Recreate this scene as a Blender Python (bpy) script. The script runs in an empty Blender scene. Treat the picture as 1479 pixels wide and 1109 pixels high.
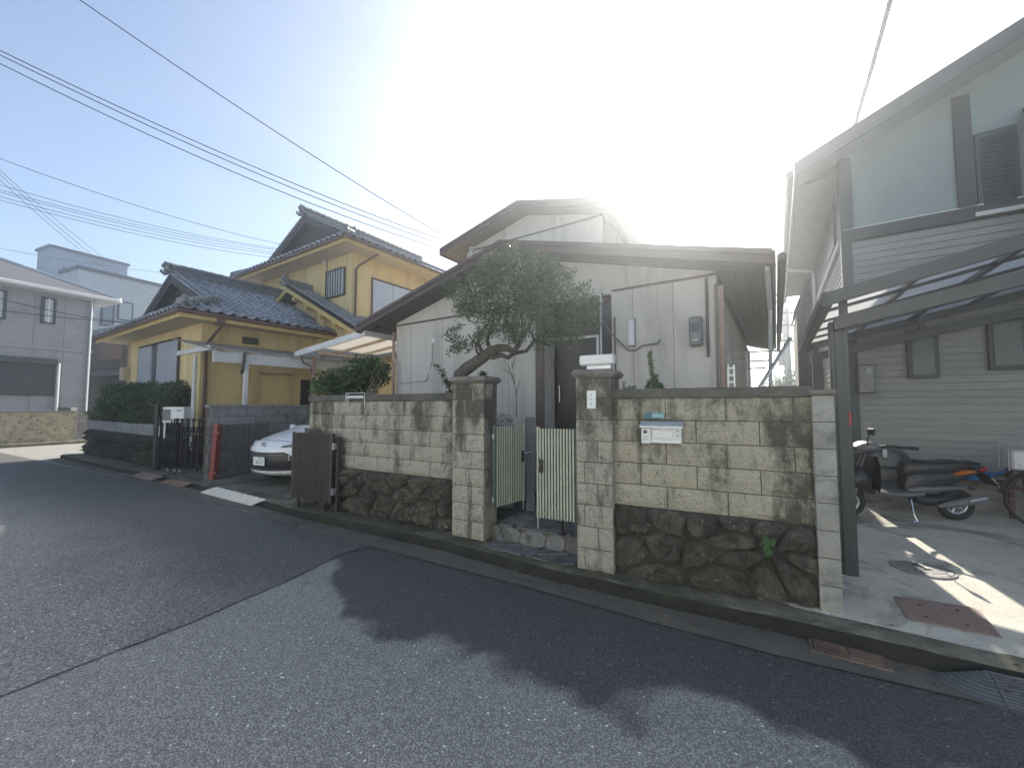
import bpy, bmesh, math, random
import numpy as np
from math import radians as R, sin, cos, pi, sqrt
from mathutils import Vector as V, Matrix, noise

# ------------------------------------------------------------------ camera, sky, sun, exposure
EYE = V((0, 0, 1.67)); FPX = 580.0; PITCH = R(3.207)
scene = bpy.context.scene
COL = scene.collection
cam_d = bpy.data.cameras.new('camera'); cam = bpy.data.objects.new('camera', cam_d); COL.objects.link(cam)
cam_d.sensor_width = 36; cam_d.lens = 36*FPX/1479; cam_d.clip_end = 2000; cam_d.clip_start = .05
cam.location = EYE; cam.rotation_euler = (pi/2+PITCH, 0, 0); scene.camera = cam
SUN_AZ, SUN_EL = 23.2, 32.7           # degrees right of the view axis, above the horizon
SKY, SUN, EXPO, HAZE = .1, 5.0, 1.25, .006
world = bpy.data.worlds.new('World'); scene.world = world; world.use_nodes = True
wn, wl = world.node_tree.nodes, world.node_tree.links
sky = wn.new('ShaderNodeTexSky'); sky.sky_type = 'NISHITA'; sky.sun_disc = False
sky.sun_elevation = R(SUN_EL); sky.sun_rotation = R(SUN_AZ)
sky.air_density = 1.0; sky.dust_density = 1.7; sky.ozone_density = .7; sky.altitude = 10
bg = wn['Background']; bg.inputs[1].default_value = SKY
# thin high cloud: the Nishita sky, a little whiter and brighter in soft wisps
_tc = wn.new('ShaderNodeTexCoord'); _mp = wn.new('ShaderNodeMapping'); _mp.inputs['Scale'].default_value = (1, 1, 3.2); wl.new(_tc.outputs['Generated'], _mp.inputs[0])
_nz = wn.new('ShaderNodeTexNoise'); _nz.inputs['Scale'].default_value = 2.1; _nz.inputs['Detail'].default_value = 7; _nz.inputs['Distortion'].default_value = .5; wl.new(_mp.outputs[0], _nz.inputs['Vector'])
_rp = wn.new('ShaderNodeMapRange'); wl.new(_nz.outputs['Fac'], _rp.inputs[0])
for _i, _v in ((1, .38), (2, .72), (3, 0), (4, .16)): _rp.inputs[_i].default_value = _v
_bw = wn.new('ShaderNodeRGBToBW'); wl.new(sky.outputs[0], _bw.inputs[0])
_ml = wn.new('ShaderNodeMath'); _ml.operation = 'MULTIPLY'; _ml.inputs[1].default_value = 1.45; wl.new(_bw.outputs[0], _ml.inputs[0])
_mx = wn.new('ShaderNodeMix'); _mx.data_type = 'RGBA'; wl.new(_rp.outputs[0], _mx.inputs[0]); wl.new(sky.outputs[0], _mx.inputs[6]); wl.new(_ml.outputs[0], _mx.inputs[7])
wl.new(_mx.outputs[2], bg.inputs[0])
sd = bpy.data.lights.new('sun', 'SUN'); sd.energy = SUN; sd.angle = R(.6); sd.color = (1, .92, .8)
so = bpy.data.objects.new('sun', sd); COL.objects.link(so)
tosun = V((sin(R(SUN_AZ))*cos(R(SUN_EL)), cos(R(SUN_AZ))*cos(R(SUN_EL)), sin(R(SUN_EL))))
so.rotation_euler = tosun.to_track_quat('Z', 'Y').to_euler()
so.location = tosun*60
vs = scene.view_settings; vs.view_transform = 'Standard'; vs.look = 'None'; vs.exposure = EXPO; vs.gamma = 1
vs.use_curve_mapping = False
scene.cycles.use_denoising = True
scene.cycles.max_bounces = 6; scene.cycles.volume_bounces = 1; scene.cycles.transparent_max_bounces = 12
scene.cycles.sample_clamp_indirect = 8
random.seed(7)

# ------------------------------------------------------------------ measuring helpers
def ray(px, py):
    x = (px-739.5)/FPX; v = (554.5-py)/FPX
    return V((x, cos(PITCH)-v*sin(PITCH), sin(PITCH)+v*cos(PITCH)))
def G(px, py, z=0.0):
    r = ray(px, py); t = (z-EYE.z)/r.z
    return EYE + r*t
def AT(px, py, Y):
    r = ray(px, py); return EYE + r*(Y/r.y)
class Fr:
    """a street-aligned frame: s along the fronts (towards the right-near end), d away from the street, z up"""
    def __init__(self, vpx):
        a = V(((vpx-739.5)/FPX, 1.0016)); a.normalize()
        self.e = V((-a.x, -a.y, 0)); self.n = V((a.y, -a.x, 0))
        self.yaw = math.atan2(self.e.y, self.e.x)
    def P(self, s, d, z=0.): return self.e*s + self.n*d + V((0, 0, z))
    def loc(self, p): return (p.dot(self.e), p.dot(self.n), p.z)
    def hit(self, px, py, d):
        r = ray(px, py); t = (d-EYE.dot(self.n))/r.dot(self.n); p = EYE+r*t
        return p.dot(self.e), p.z
    def hits(self, px, py, s):
        r = ray(px, py); t = s/r.dot(self.e); p = EYE+r*t
        return p.dot(self.n), p.z
B, W, L_, K = Fr(-144), Fr(-390), Fr(-300), Fr(-552)
WORLD = Fr(-552); WORLD.e = V((1, 0, 0)); WORLD.n = V((0, 1, 0)); WORLD.yaw = 0

# ------------------------------------------------------------------ materials
MATS = {}
def newmat(name):
    m = bpy.data.materials.new(name); m.use_nodes = True; MATS[name] = m
    return m, m.node_tree.nodes, m.node_tree.links, m.node_tree.nodes['Principled BSDF']
def rgb(c): return (c[0], c[1], c[2], 1)
def nz(N, L, scale, detail=5, rough=.6, vec=None, dist=0):
    n = N.new('ShaderNodeTexNoise'); n.inputs['Scale'].default_value = scale; n.inputs['Detail'].default_value = detail
    n.inputs['Roughness'].default_value = rough; n.inputs['Distortion'].default_value = dist
    if vec: L.new(vec, n.inputs['Vector'])
    return n.outputs['Fac']
def ramp(N, L, fac, a, b, ca=(0, 0, 0), cb=(1, 1, 1)):
    r = N.new('ShaderNodeValToRGB'); L.new(fac, r.inputs[0])
    r.color_ramp.elements[0].position = a; r.color_ramp.elements[1].position = b
    r.color_ramp.elements[0].color = rgb(ca); r.color_ramp.elements[1].color = rgb(cb)
    return r.outputs[0]
def mix(N, L, fac, a, b, mode='MIX'):
    m = N.new('ShaderNodeMix'); m.data_type = 'RGBA'; m.blend_type = mode
    for sock, v in ((m.inputs[0], fac), (m.inputs[6], a), (m.inputs[7], b)):
        if isinstance(v, tuple): sock.default_value = rgb(v)
        elif isinstance(v, (int, float)): sock.default_value = v
        else: L.new(v, sock)
    return m.outputs[2]
def math_(N, L, op, a, b=None):
    m = N.new('ShaderNodeMath'); m.operation = op
    for i, v in enumerate((a, b)):
        if v is None: continue
        if isinstance(v, (int, float)): m.inputs[i].default_value = v
        else: L.new(v, m.inputs[i])
    return m.outputs[0]
def pos(N, L, sc=(1, 1, 1), local=False):
    if local: o = N.new('ShaderNodeTexCoord').outputs['Object']
    else: o = N.new('ShaderNodeNewGeometry').outputs['Position']
    mp = N.new('ShaderNodeMapping'); L.new(o, mp.inputs[0]); mp.inputs['Scale'].default_value = sc
    return mp.outputs[0]
def bump(N, L, bs, fac, strength, dist=.01):
    b = N.new('ShaderNodeBump'); b.inputs['Strength'].default_value = strength; b.inputs['Distance'].default_value = dist
    L.new(fac, b.inputs['Height']); L.new(b.outputs[0], bs.inputs['Normal'])
def pm(name, c1, c2=None, scale=6, rough=.7, bmp=0, bscale=60, metal=0, stain=None, sscale=1.5, st=(.5, .68), sc=(1, 1, 1), spec=.5, vary=0, bdist=.01):
    m, N, L, bs = newmat(name)
    bs.inputs['Roughness'].default_value = rough; bs.inputs['Metallic'].default_value = metal
    bs.inputs['Specular IOR Level'].default_value = spec
    c2 = c2 or tuple(x*.82 for x in c1)
    p = pos(N, L, sc)
    col = mix(N, L, ramp(N, L, nz(N, L, scale, 6, .65, p), .35, .65), c1, c2)
    if stain:
        col = mix(N, L, ramp(N, L, nz(N, L, sscale, 8, .68, p, .4), st[0], st[1]), col, stain)
    if vary:
        oi = N.new('ShaderNodeObjectInfo')
        f = math_(N, L, 'ADD', math_(N, L, 'MULTIPLY', oi.outputs['Random'], vary*2), 1-vary)
        cc = N.new('ShaderNodeCombineColor'); [L.new(f, cc.inputs[i]) for i in range(3)]
        col = mix(N, L, 1.0, col, cc.outputs[0], 'MULTIPLY')
    L.new(col, bs.inputs['Base Color'])
    if bmp: bump(N, L, bs, nz(N, L, bscale, 4, .6, p), bmp, bdist)
    return m

pm('white_paint', (.62, .62, .6), (.52, .52, .5), 3, .55, .1, stain=(.28, .27, .25), sscale=5, st=(.58, .75))
pm('white_metal', (.72, .73, .73), (.66, .67, .67), 2, .35)
pm('alu', (.55, .56, .57), (.48, .49, .5), 9, .35, metal=.7)
pm('galv', (.5, .52, .53), (.42, .44, .45), 12, .45, metal=.6)
pm('black_metal', (.02, .02, .022), (.03, .028, .027), 8, .45)
pm('black_plastic', (.018, .018, .02), (.025, .025, .027), 8, .38)
pm('rubber', (.02, .02, .02), (.035, .034, .032), 20, .8, .3, 90)
pm('brown_metal', (.075, .048, .042), (.1, .065, .055), 5, .45, .05)
pm('brown_pipe', (.13, .06, .045), (.1, .05, .04), 5, .4)
pm('pink_pipe', (.38, .25, .2), (.3, .2, .17), 5, .5)
pm('gate_brown', (.045, .034, .033), (.065, .05, .048), 7, .5, stain=(.1, .085, .075), sscale=12, st=(.6, .8), vary=.15)
pm('gate_grey', (.13, .12, .12), (.09, .085, .085), 7, .55, stain=(.2, .19, .18), sscale=9, vary=.15)
pm('sage', (.46, .48, .38), (.38, .4, .31), 8, .4, stain=(.2, .22, .17), sscale=14, st=(.62, .8), vary=.06)
pm('sage_dark', (.07, .1, .08), (.05, .075, .06), 8, .45)
pm('red_paint', (.27, .06, .055), (.2, .045, .04), 8, .5, stain=(.2, .12, .1), sscale=10, st=(.6, .8))
pm('stucco_beige', (.6, .57, .52), (.55, .52, .475), 1.5, .9, .35, 140, stain=(.27, .26, .235), sscale=2.2, st=(.5, .85), sc=(1, 1, .14))
pm('stucco_yellow', (.74, .59, .31), (.66, .52, .26), 1.3, .9, .3, 120, stain=(.34, .25, .12), sscale=2.4, st=(.48, .85), sc=(1, 1, .13))
pm('yellow_wood', (.62, .45, .17), (.52, .37, .14), 5, .6)
pm('cream_wood', (.5, .42, .3), (.42, .35, .25), 6, .6)
pm('soffit_brown', (.12, .1, .09), (.095, .08, .075), 5, .7, vary=.12)
pm('soffit_grey', (.24, .21, .17), (.2, .175, .15), 3, .8)
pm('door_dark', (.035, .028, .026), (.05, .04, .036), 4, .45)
pm('dark_wood', (.045, .035, .03), (.07, .055, .045), 14, .7, .2, 60, sc=(1, 1, 8), vary=.2)
pm('brown_board', (.17, .1, .06), (.12, .075, .05), 18, .7, sc=(1, 1, 9))
pm('shutter_silver', (.5, .53, .58), (.42, .45, .5), 1, .4, metal=.3)
pm('panel_grey', (.33, .33, .35), (.29, .29, .31), 3, .85, .3, 90, stain=(.24, .24, .25), sscale=1.2, vary=.03)
pm('slate_roof', (.1, .1, .115), (.075, .075, .085), 9, .7, .3, 40, vary=.1)
pm('modern_white', (.5, .52, .54), (.45, .47, .49), 2, .7)
pm('modern_cream', (.72, .76, .77), (.67, .71, .72), 2, .8)
pm('dead_leaf', (.2, .14, .08), (.12, .09, .06), 30, .9)
pm('modern_blue', (.28, .33, .42), (.25, .3, .39), 2, .7)
pm('roof_dark', (.06, .06, .065), (.08, .08, .085), 4, .6)
pm('kawara', (.4, .41, .42), (.24, .25, .26), 7, .22, .15, 50, stain=(.07, .07, .07), sscale=6, st=(.56, .78), vary=.28)
pm('kawara_ridge', (.22, .225, .23), (.12, .125, .13), 9, .5, .3, 40, vary=.2)
pm('grey_block', (.27, .27, .27), (.2, .2, .205), 5, .9, .5, 90, stain=(.1, .1, .1), sscale=2.6, st=(.5, .72), vary=.14)
pm('pale_block', (.34, .335, .3), (.26, .26, .235), 6, .9, .6, 70, stain=(.1, .115, .11), sscale=5, st=(.52, .74), vary=.1)
pm('mortar_dark', (.06, .056, .048), (.035, .033, .028), 14, .95, .4, 120)
pm('mortar', (.12, .115, .095), (.07, .066, .056), 14, .95, .4, 120)
pm('coping', (.14, .13, .115), (.09, .088, .075), 7, .95, .5, 80, stain=(.05, .055, .035), sscale=4, st=(.5, .7))
pm('cap_stone', (.23, .2, .175), (.15, .135, .12), 9, .95, .5, 80, stain=(.08, .08, .06), sscale=5)
pm('flag', (.19, .19, .19), (.12, .12, .12), 7, .85, .4, 60, stain=(.05, .05, .045), sscale=5, vary=.18)
pm('terracotta', (.3, .13, .07), (.23, .1, .06), 10, .7, .2)
pm('granite', (.22, .22, .23), (.14, .14, .15), 60, .8, .3, 90)
pm('ramp_rubber', (.085, .095, .105), (.06, .068, .075), 14, .55, .3, 90)
pm('rust_steel', (.24, .17, .14), (.16, .12, .1), 16, .65, .3, 60, metal=.3, stain=(.06, .05, .045), sscale=7)
pm('checker_steel', (.3, .225, .2), (.22, .165, .15), 18, .6, .2, 80, metal=.2)
pm('iron', (.34, .34, .33), (.2, .2, .2), 50, .55, .4, 120, metal=.3)
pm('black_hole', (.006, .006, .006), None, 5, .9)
pm('glass_dark', (.05, .065, .075), (.04, .05, .06), 2, .12)
pm('glass_pale', (.2, .25, .28), (.15, .19, .21), 1.2, .12)
pm('frosted', (.11, .125, .13), (.08, .09, .095), 6, .35)
pm('curtain', (.45, .5, .52), (.36, .4, .42), 10, .6, sc=(6, 6, .3))
pm('stone_rows', (.5, .44, .32), (.34, .3, .21), 5, .9, .4, 60, stain=(.2, .18, .13), sscale=5, vary=.22)
pm('car_white', (.75, .77, .8), (.74, .76, .79), 1, .16, spec=.7)
pm('chrome', (.6, .6, .6), (.55, .55, .55), 3, .12, metal=1)
pm('seat_vinyl', (.02, .02, .022), (.028, .028, .03), 10, .35, .1, 200)
pm('grey_plastic', (.16, .16, .165), (.13, .13, .135), 4, .35)
pm('orange_lens', (.75, .22, .02), (.7, .2, .02), 4, .2)
pm('red_lens', (.5, .02, .02), (.45, .02, .02), 4, .2)
pm('blue_plastic', (.03, .19, .5), (.025, .17, .45), 6, .4)
pm('hose', (.12, .13, .16), (.09, .1, .13), 6, .5)
pm('red_wood', (.13, .06, .05), (.09, .045, .04), 9, .7)
pm('sign_white', (.75, .76, .76), (.68, .7, .7), 4, .5)
pm('sign_teal', (.1, .33, .36), (.08, .3, .33), 4, .4)
pm('sign_blue', (.05, .12, .2), None, 4, .4)
pm('ink', (.03, .03, .035), None, 4, .6)
pm('plate_green', (.03, .16, .1), None, 4, .5)
pm('bark', (.13, .11, .09), (.07, .06, .05), 22, .9, .8, 60, stain=(.2, .21, .18), sscale=9, st=(.6, .75))
pm('twig', (.17, .14, .11), (.12, .1, .08), 14, .85)
pm('ashlar_soil', (.07, .06, .045), (.05, .045, .035), 6, .95, .5, 50)
pm('stucco_house', (.25, .3, .3), (.22, .265, .265), 1.2, .85, .3, 120, stain=(.22, .24, .25), sscale=.8, st=(.55, .85))
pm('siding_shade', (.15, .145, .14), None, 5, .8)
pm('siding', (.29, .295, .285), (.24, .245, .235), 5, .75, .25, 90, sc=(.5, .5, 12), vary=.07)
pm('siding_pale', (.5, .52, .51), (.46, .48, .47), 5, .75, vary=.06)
pm('trim_dark', (.055, .06, .062), (.045, .05, .052), 4, .5)
pm('canopy_metal', (.05, .056, .06), (.042, .047, .05), 4, .4)
pm('shutter_dark', (.06, .07, .08), (.05, .06, .07), 6, .5)
pm('concrete_base', (.3, .29, .27), (.24, .23, .215), 6, .9, .3, 60, stain=(.13, .125, .11), sscale=4)
pm('wire', (.012, .012, .014), None, 4, .6)
pm('porcelain', (.6, .58, .55), None, 4, .25)
pm('pole_concrete', (.2, .2, .2), None, 4, .8)
pm('terrain', (.09, .09, .085), (.06, .065, .05), .4, .95)
pm('shell_white', (.75, .73, .65), (.62, .6, .5), 20, .6)

def leafmat(name, c1, c2, rough=.45, trans=.25):
    m, N, L, bs = newmat(name)
    at = N.new('ShaderNodeAttribute'); at.attribute_name = 'v'
    p = pos(N, L)
    f = math_(N, L, 'ADD', math_(N, L, 'MULTIPLY', at.outputs['Fac'], .7), math_(N, L, 'MULTIPLY', nz(N, L, 5, 3, .5, p), .4))
    L.new(ramp(N, L, f, .15, .85, c1, c2), bs.inputs['Base Color'])
    bs.inputs['Roughness'].default_value = rough
    tr = N.new('ShaderNodeBsdfTranslucent'); L.new(ramp(N, L, f, .15, .85, tuple(x*1.3 for x in c1), tuple(x*1.5 for x in c2)), tr.inputs[0])
    ms = N.new('ShaderNodeMixShader'); ms.inputs[0].default_value = trans
    L.new(bs.outputs[0], ms.inputs[1]); L.new(tr.outputs[0], ms.inputs[2]); L.new(ms.outputs[0], N['Material Output'].inputs[0])
leafmat('leaf_holly', (.04, .065, .035), (.16, .22, .11))
leafmat('leaf_camellia', (.02, .045, .02), (.07, .13, .045), .3)
leafmat('leaf_hedge', (.02, .045, .022), (.09, .15, .06), .45)
leafmat('leaf_lime', (.09, .17, .04), (.17, .27, .08), .4)
leafmat('leaf_ivy', (.05, .11, .035), (.1, .19, .06), .5)

# split-face block: yellow-buff stone with drifting dark mould in vertical runs
def blockmat(name, ca, cb, thr):
    m, N, L, bs = newmat(name)
    bs.inputs['Roughness'].default_value = .93; bs.inputs['Specular IOR Level'].default_value = .25
    p = pos(N, L); pv = pos(N, L, (1, 1, .42)); ps = pos(N, L, (1, 1, .1))
    col = mix(N, L, nz(N, L, 9, 6, .7, p), ca, cb)
    col = mix(N, L, ramp(N, L, nz(N, L, 70, 3, .6, p), .42, .62), col, tuple(x*.62 for x in ca))
    oi = N.new('ShaderNodeObjectInfo')
    big = math_(N, L, 'ADD', nz(N, L, 2.3, 8, .72, pv, .3), math_(N, L, 'MULTIPLY', oi.outputs['Random'], .09))
    big = math_(N, L, 'ADD', big, math_(N, L, 'MULTIPLY', math_(N, L, 'SUBTRACT', nz(N, L, 7, 5, .6, ps), .5), .42))
    # mould is thicker where rain soaks in: near the top courses and the foot of the wall
    sp = N.new('ShaderNodeSeparateXYZ'); L.new(N.new('ShaderNodeNewGeometry').outputs['Position'], sp.inputs[0])
    mr = N.new('ShaderNodeMapRange'); L.new(sp.outputs[2], mr.inputs[0])
    mr.inputs[1].default_value = .9; mr.inputs[2].default_value = 1.85; mr.inputs[3].default_value = -.03; mr.inputs[4].default_value = .1
    big = math_(N, L, 'ADD', big, mr.outputs[0])
    col = mix(N, L, ramp(N, L, big, thr+.01, thr+.16, (0, 0, 0), (.88, .88, .88)), col, (.085, .08, .065))
    col = mix(N, L, ramp(N, L, nz(N, L, 14, 8, .78, p), .55, .66, (0, 0, 0), (.65, .65, .65)), col, (.08, .075, .06))
    L.new(col, bs.inputs['Base Color'])
    vor = N.new('ShaderNodeTexVoronoi'); vor.inputs['Scale'].default_value = 38; L.new(p, vor.inputs['Vector'])
    h = math_(N, L, 'ADD', math_(N, L, 'MULTIPLY', vor.outputs['Distance'], .7), nz(N, L, 90, 4, .7, p))
    bump(N, L, bs, h, 1.0, .022)
blockmat('block_buff', (.7, .65, .5), (.5, .46, .35), .515)
blockmat('block_pier', (.66, .62, .51), (.46, .43, .36), .51)
def rockmat(name, ca, cb, fleck):
    m, N, L, bs = newmat(name)
    bs.inputs['Roughness'].default_value = .85
    p = pos(N, L)
    col = mix(N, L, ramp(N, L, nz(N, L, 5, 8, .72, p, .5), .35, .68), ca, cb)
    col = mix(N, L, ramp(N, L, nz(N, L, 2.1, 5, .6, p), .52, .66, (0, 0, 0), (.7, .7, .7)), col, (.035, .045, .02))
    col = mix(N, L, ramp(N, L, nz(N, L, 26, 7, .8, p, .8), .6, .65), col, fleck)
    oi = N.new('ShaderNodeObjectInfo')
    f = math_(N, L, 'ADD', math_(N, L, 'MULTIPLY', oi.outputs['Random'], .5), .75)
    cc = N.new('ShaderNodeCombineColor'); [L.new(f, cc.inputs[i]) for i in range(3)]
    L.new(mix(N, L, 1.0, col, cc.outputs[0], 'MULTIPLY'), bs.inputs['Base Color'])
    bump(N, L, bs, math_(N, L, 'ADD', nz(N, L, 12, 8, .75, p), math_(N, L, 'MULTIPLY', nz(N, L, 70, 4, .7, p), .3)), 1.0, .05)
rockmat('rock_dark', (.17, .145, .115), (.035, .032, .028), (.62, .6, .55))
rockmat('rock_mossy', (.075, .07, .06), (.035, .038, .03), (.22, .22, .2))

# asphalt: fine aggregate, light worn stones, darker, less rough lobed area beside the kerb
def asphalt(name, base, light, kerb_dark, coarse):
    m, N, L, bs = newmat(name)
    p = pos(N, L)
    big = nz(N, L, .7, 6, .6, p)
    col = mix(N, L, ramp(N, L, big, .38, .64), base, tuple(x*1.25 for x in base))
    pt = pos(N, L, (.55, .9, 1)); rt = N.new('ShaderNodeVectorRotate'); rt.rotation_type = 'Z_AXIS'; rt.inputs['Angle'].default_value = R(30); L.new(p, rt.inputs[0])
    m3 = N.new('ShaderNodeMapping'); m3.inputs['Scale'].default_value = (.18, 1.5, 1); L.new(rt.outputs[0], m3.inputs[0])
    col = mix(N, L, 1.0, col, ramp(N, L, nz(N, L, 1.2, 6, .6, m3.outputs[0], .3), .35, .7, (.72, .74, .77), (1.0, 1.0, 1.0)), 'MULTIPLY')
    col = mix(N, L, ramp(N, L, nz(N, L, 5.5, 7, .7, p), .55, .72, (0, 0, 0), (.5, .5, .5)), col, tuple(x*.5 for x in base))
    v = N.new('ShaderNodeTexVoronoi'); v.inputs['Scale'].default_value = coarse; L.new(p, v.inputs['Vector'])
    sep = N.new('ShaderNodeSeparateColor'); L.new(v.outputs['Color'], sep.inputs[0])
    col = mix(N, L, ramp(N, L, sep.outputs[0], .1, .85, (.0, .0, .0), (.85, .85, .85)), col, light)
    core = ramp(N, L, v.outputs['Distance'], .2, .6, (.0, .0, .0), (.7, .7, .7))
    col = mix(N, L, core, col, tuple(x*.55 for x in base))
    v2 = N.new('ShaderNodeTexVoronoi'); v2.inputs['Scale'].default_value = 24; L.new(p, v2.inputs['Vector'])
    s2 = N.new('ShaderNodeSeparateColor'); L.new(v2.outputs['Color'], s2.inputs[0])
    fl = math_(N, L, 'MULTIPLY', math_(N, L, 'GREATER_THAN', s2.outputs[1], .8), math_(N, L, 'LESS_THAN', v2.outputs['Distance'], .17))
    col = mix(N, L, fl, col, (.8, .8, .74))
    rough = .8
    if kerb_dark:
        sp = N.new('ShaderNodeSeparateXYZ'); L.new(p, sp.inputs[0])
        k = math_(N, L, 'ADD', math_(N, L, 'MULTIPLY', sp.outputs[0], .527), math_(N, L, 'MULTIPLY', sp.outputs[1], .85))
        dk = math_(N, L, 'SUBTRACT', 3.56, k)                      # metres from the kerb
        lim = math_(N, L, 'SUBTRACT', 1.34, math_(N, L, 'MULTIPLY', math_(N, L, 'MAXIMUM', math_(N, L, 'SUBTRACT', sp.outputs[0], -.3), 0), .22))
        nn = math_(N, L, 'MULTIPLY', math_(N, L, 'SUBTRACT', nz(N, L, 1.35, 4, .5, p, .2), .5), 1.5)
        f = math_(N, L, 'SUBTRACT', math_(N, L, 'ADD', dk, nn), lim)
        if kerb_dark != 'old': f = math_(N, L, 'ADD', f, math_(N, L, 'MULTIPLY', math_(N, L, 'MAXIMUM', math_(N, L, 'SUBTRACT', -1.35, sp.outputs[0]), 0), 1.0))
        dm = ramp(N, L, f, -.22, .16, (1, 1, 1), (0, 0, 0)) if kerb_dark != 'old' else ramp(N, L, math_(N, L, 'MULTIPLY', math_(N, L, 'SUBTRACT', f, .1), .2), -.22, .22, (.75, .75, .75), (0, 0, 0))
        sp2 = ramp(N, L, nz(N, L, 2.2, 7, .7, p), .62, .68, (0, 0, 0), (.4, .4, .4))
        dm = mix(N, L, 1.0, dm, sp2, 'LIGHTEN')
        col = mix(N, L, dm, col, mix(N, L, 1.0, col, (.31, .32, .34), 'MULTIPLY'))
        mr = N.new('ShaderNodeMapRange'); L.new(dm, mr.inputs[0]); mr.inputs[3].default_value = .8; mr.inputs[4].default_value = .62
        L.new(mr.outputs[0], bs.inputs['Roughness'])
    else: bs.inputs['Roughness'].default_value = rough
    L.new(col, bs.inputs['Base Color'])
    h = math_(N, L, 'ADD', math_(N, L, 'MULTIPLY', v.outputs['Distance'], -1.2), nz(N, L, coarse*.5, 4, .7, p))
    bump(N, L, bs, h, .9, .006)
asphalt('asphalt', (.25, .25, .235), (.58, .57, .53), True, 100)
pm('crack', (.045, .045, .043), None, 30, .95)
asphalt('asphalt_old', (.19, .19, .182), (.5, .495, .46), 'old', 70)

def concrete(name, ca, cb, moss, mt):
    m, N, L, bs = newmat(name); bs.inputs['Roughness'].default_value = .88
    p = pos(N, L)
    col = mix(N, L, ramp(N, L, nz(N, L, 2.5, 8, .65, p), .35, .65), ca, cb)
    col = mix(N, L, ramp(N, L, nz(N, L, 1.1, 9, .72, p, .6), mt, mt+.12, (0, 0, 0), (.8, .8, .8)), col, moss)
    col = mix(N, L, ramp(N, L, nz(N, L, 60, 3, .6, p), .5, .7, (0, 0, 0), (.5, .5, .5)), col, tuple(x*.6 for x in cb))
    L.new(col, bs.inputs['Base Color'])
    bump(N, L, bs, nz(N, L, 55, 6, .7, p), .6, .008)
concrete('drive_concrete', (.6, .58, .5), (.46, .45, .4), (.13, .13, .115), .49)
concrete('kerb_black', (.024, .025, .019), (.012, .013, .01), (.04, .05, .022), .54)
concrete('drive_dark', (.19, .18, .155), (.12, .12, .105), (.05, .055, .035), .5)
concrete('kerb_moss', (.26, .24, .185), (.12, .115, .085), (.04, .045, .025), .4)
concrete('gutter', (.15, .135, .112), (.1, .094, .083), (.24, .2, .12), .56)

# clear panel with a smoke tint, and corrugated milky sheet
def sheet(name, col, t):
    m, N, L, bs = newmat(name)
    tr = N.new('ShaderNodeBsdfTransparent'); tr.inputs[0].default_value = rgb(col)
    tl = N.new('ShaderNodeBsdfTranslucent'); tl.inputs[0].default_value = rgb(col)
    bs.inputs['Base Color'].default_value = rgb(tuple(x*.5 for x in col)); bs.inputs['Roughness'].default_value = .45
    a = N.new('ShaderNodeMixShader'); a.inputs[0].default_value = .35; L.new(tl.outputs[0], a.inputs[1]); L.new(bs.outputs[0], a.inputs[2])
    b = N.new('ShaderNodeMixShader'); b.inputs[0].default_value = t; L.new(a.outputs[0], b.inputs[1]); L.new(tr.outputs[0], b.inputs[2])
    L.new(b.outputs[0], N['Material Output'].inputs[0])
sheet('smoke_panel', (.82, .82, .82), .4)
sheet('milky_panel', (.75, .72, .68), .2)

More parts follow.
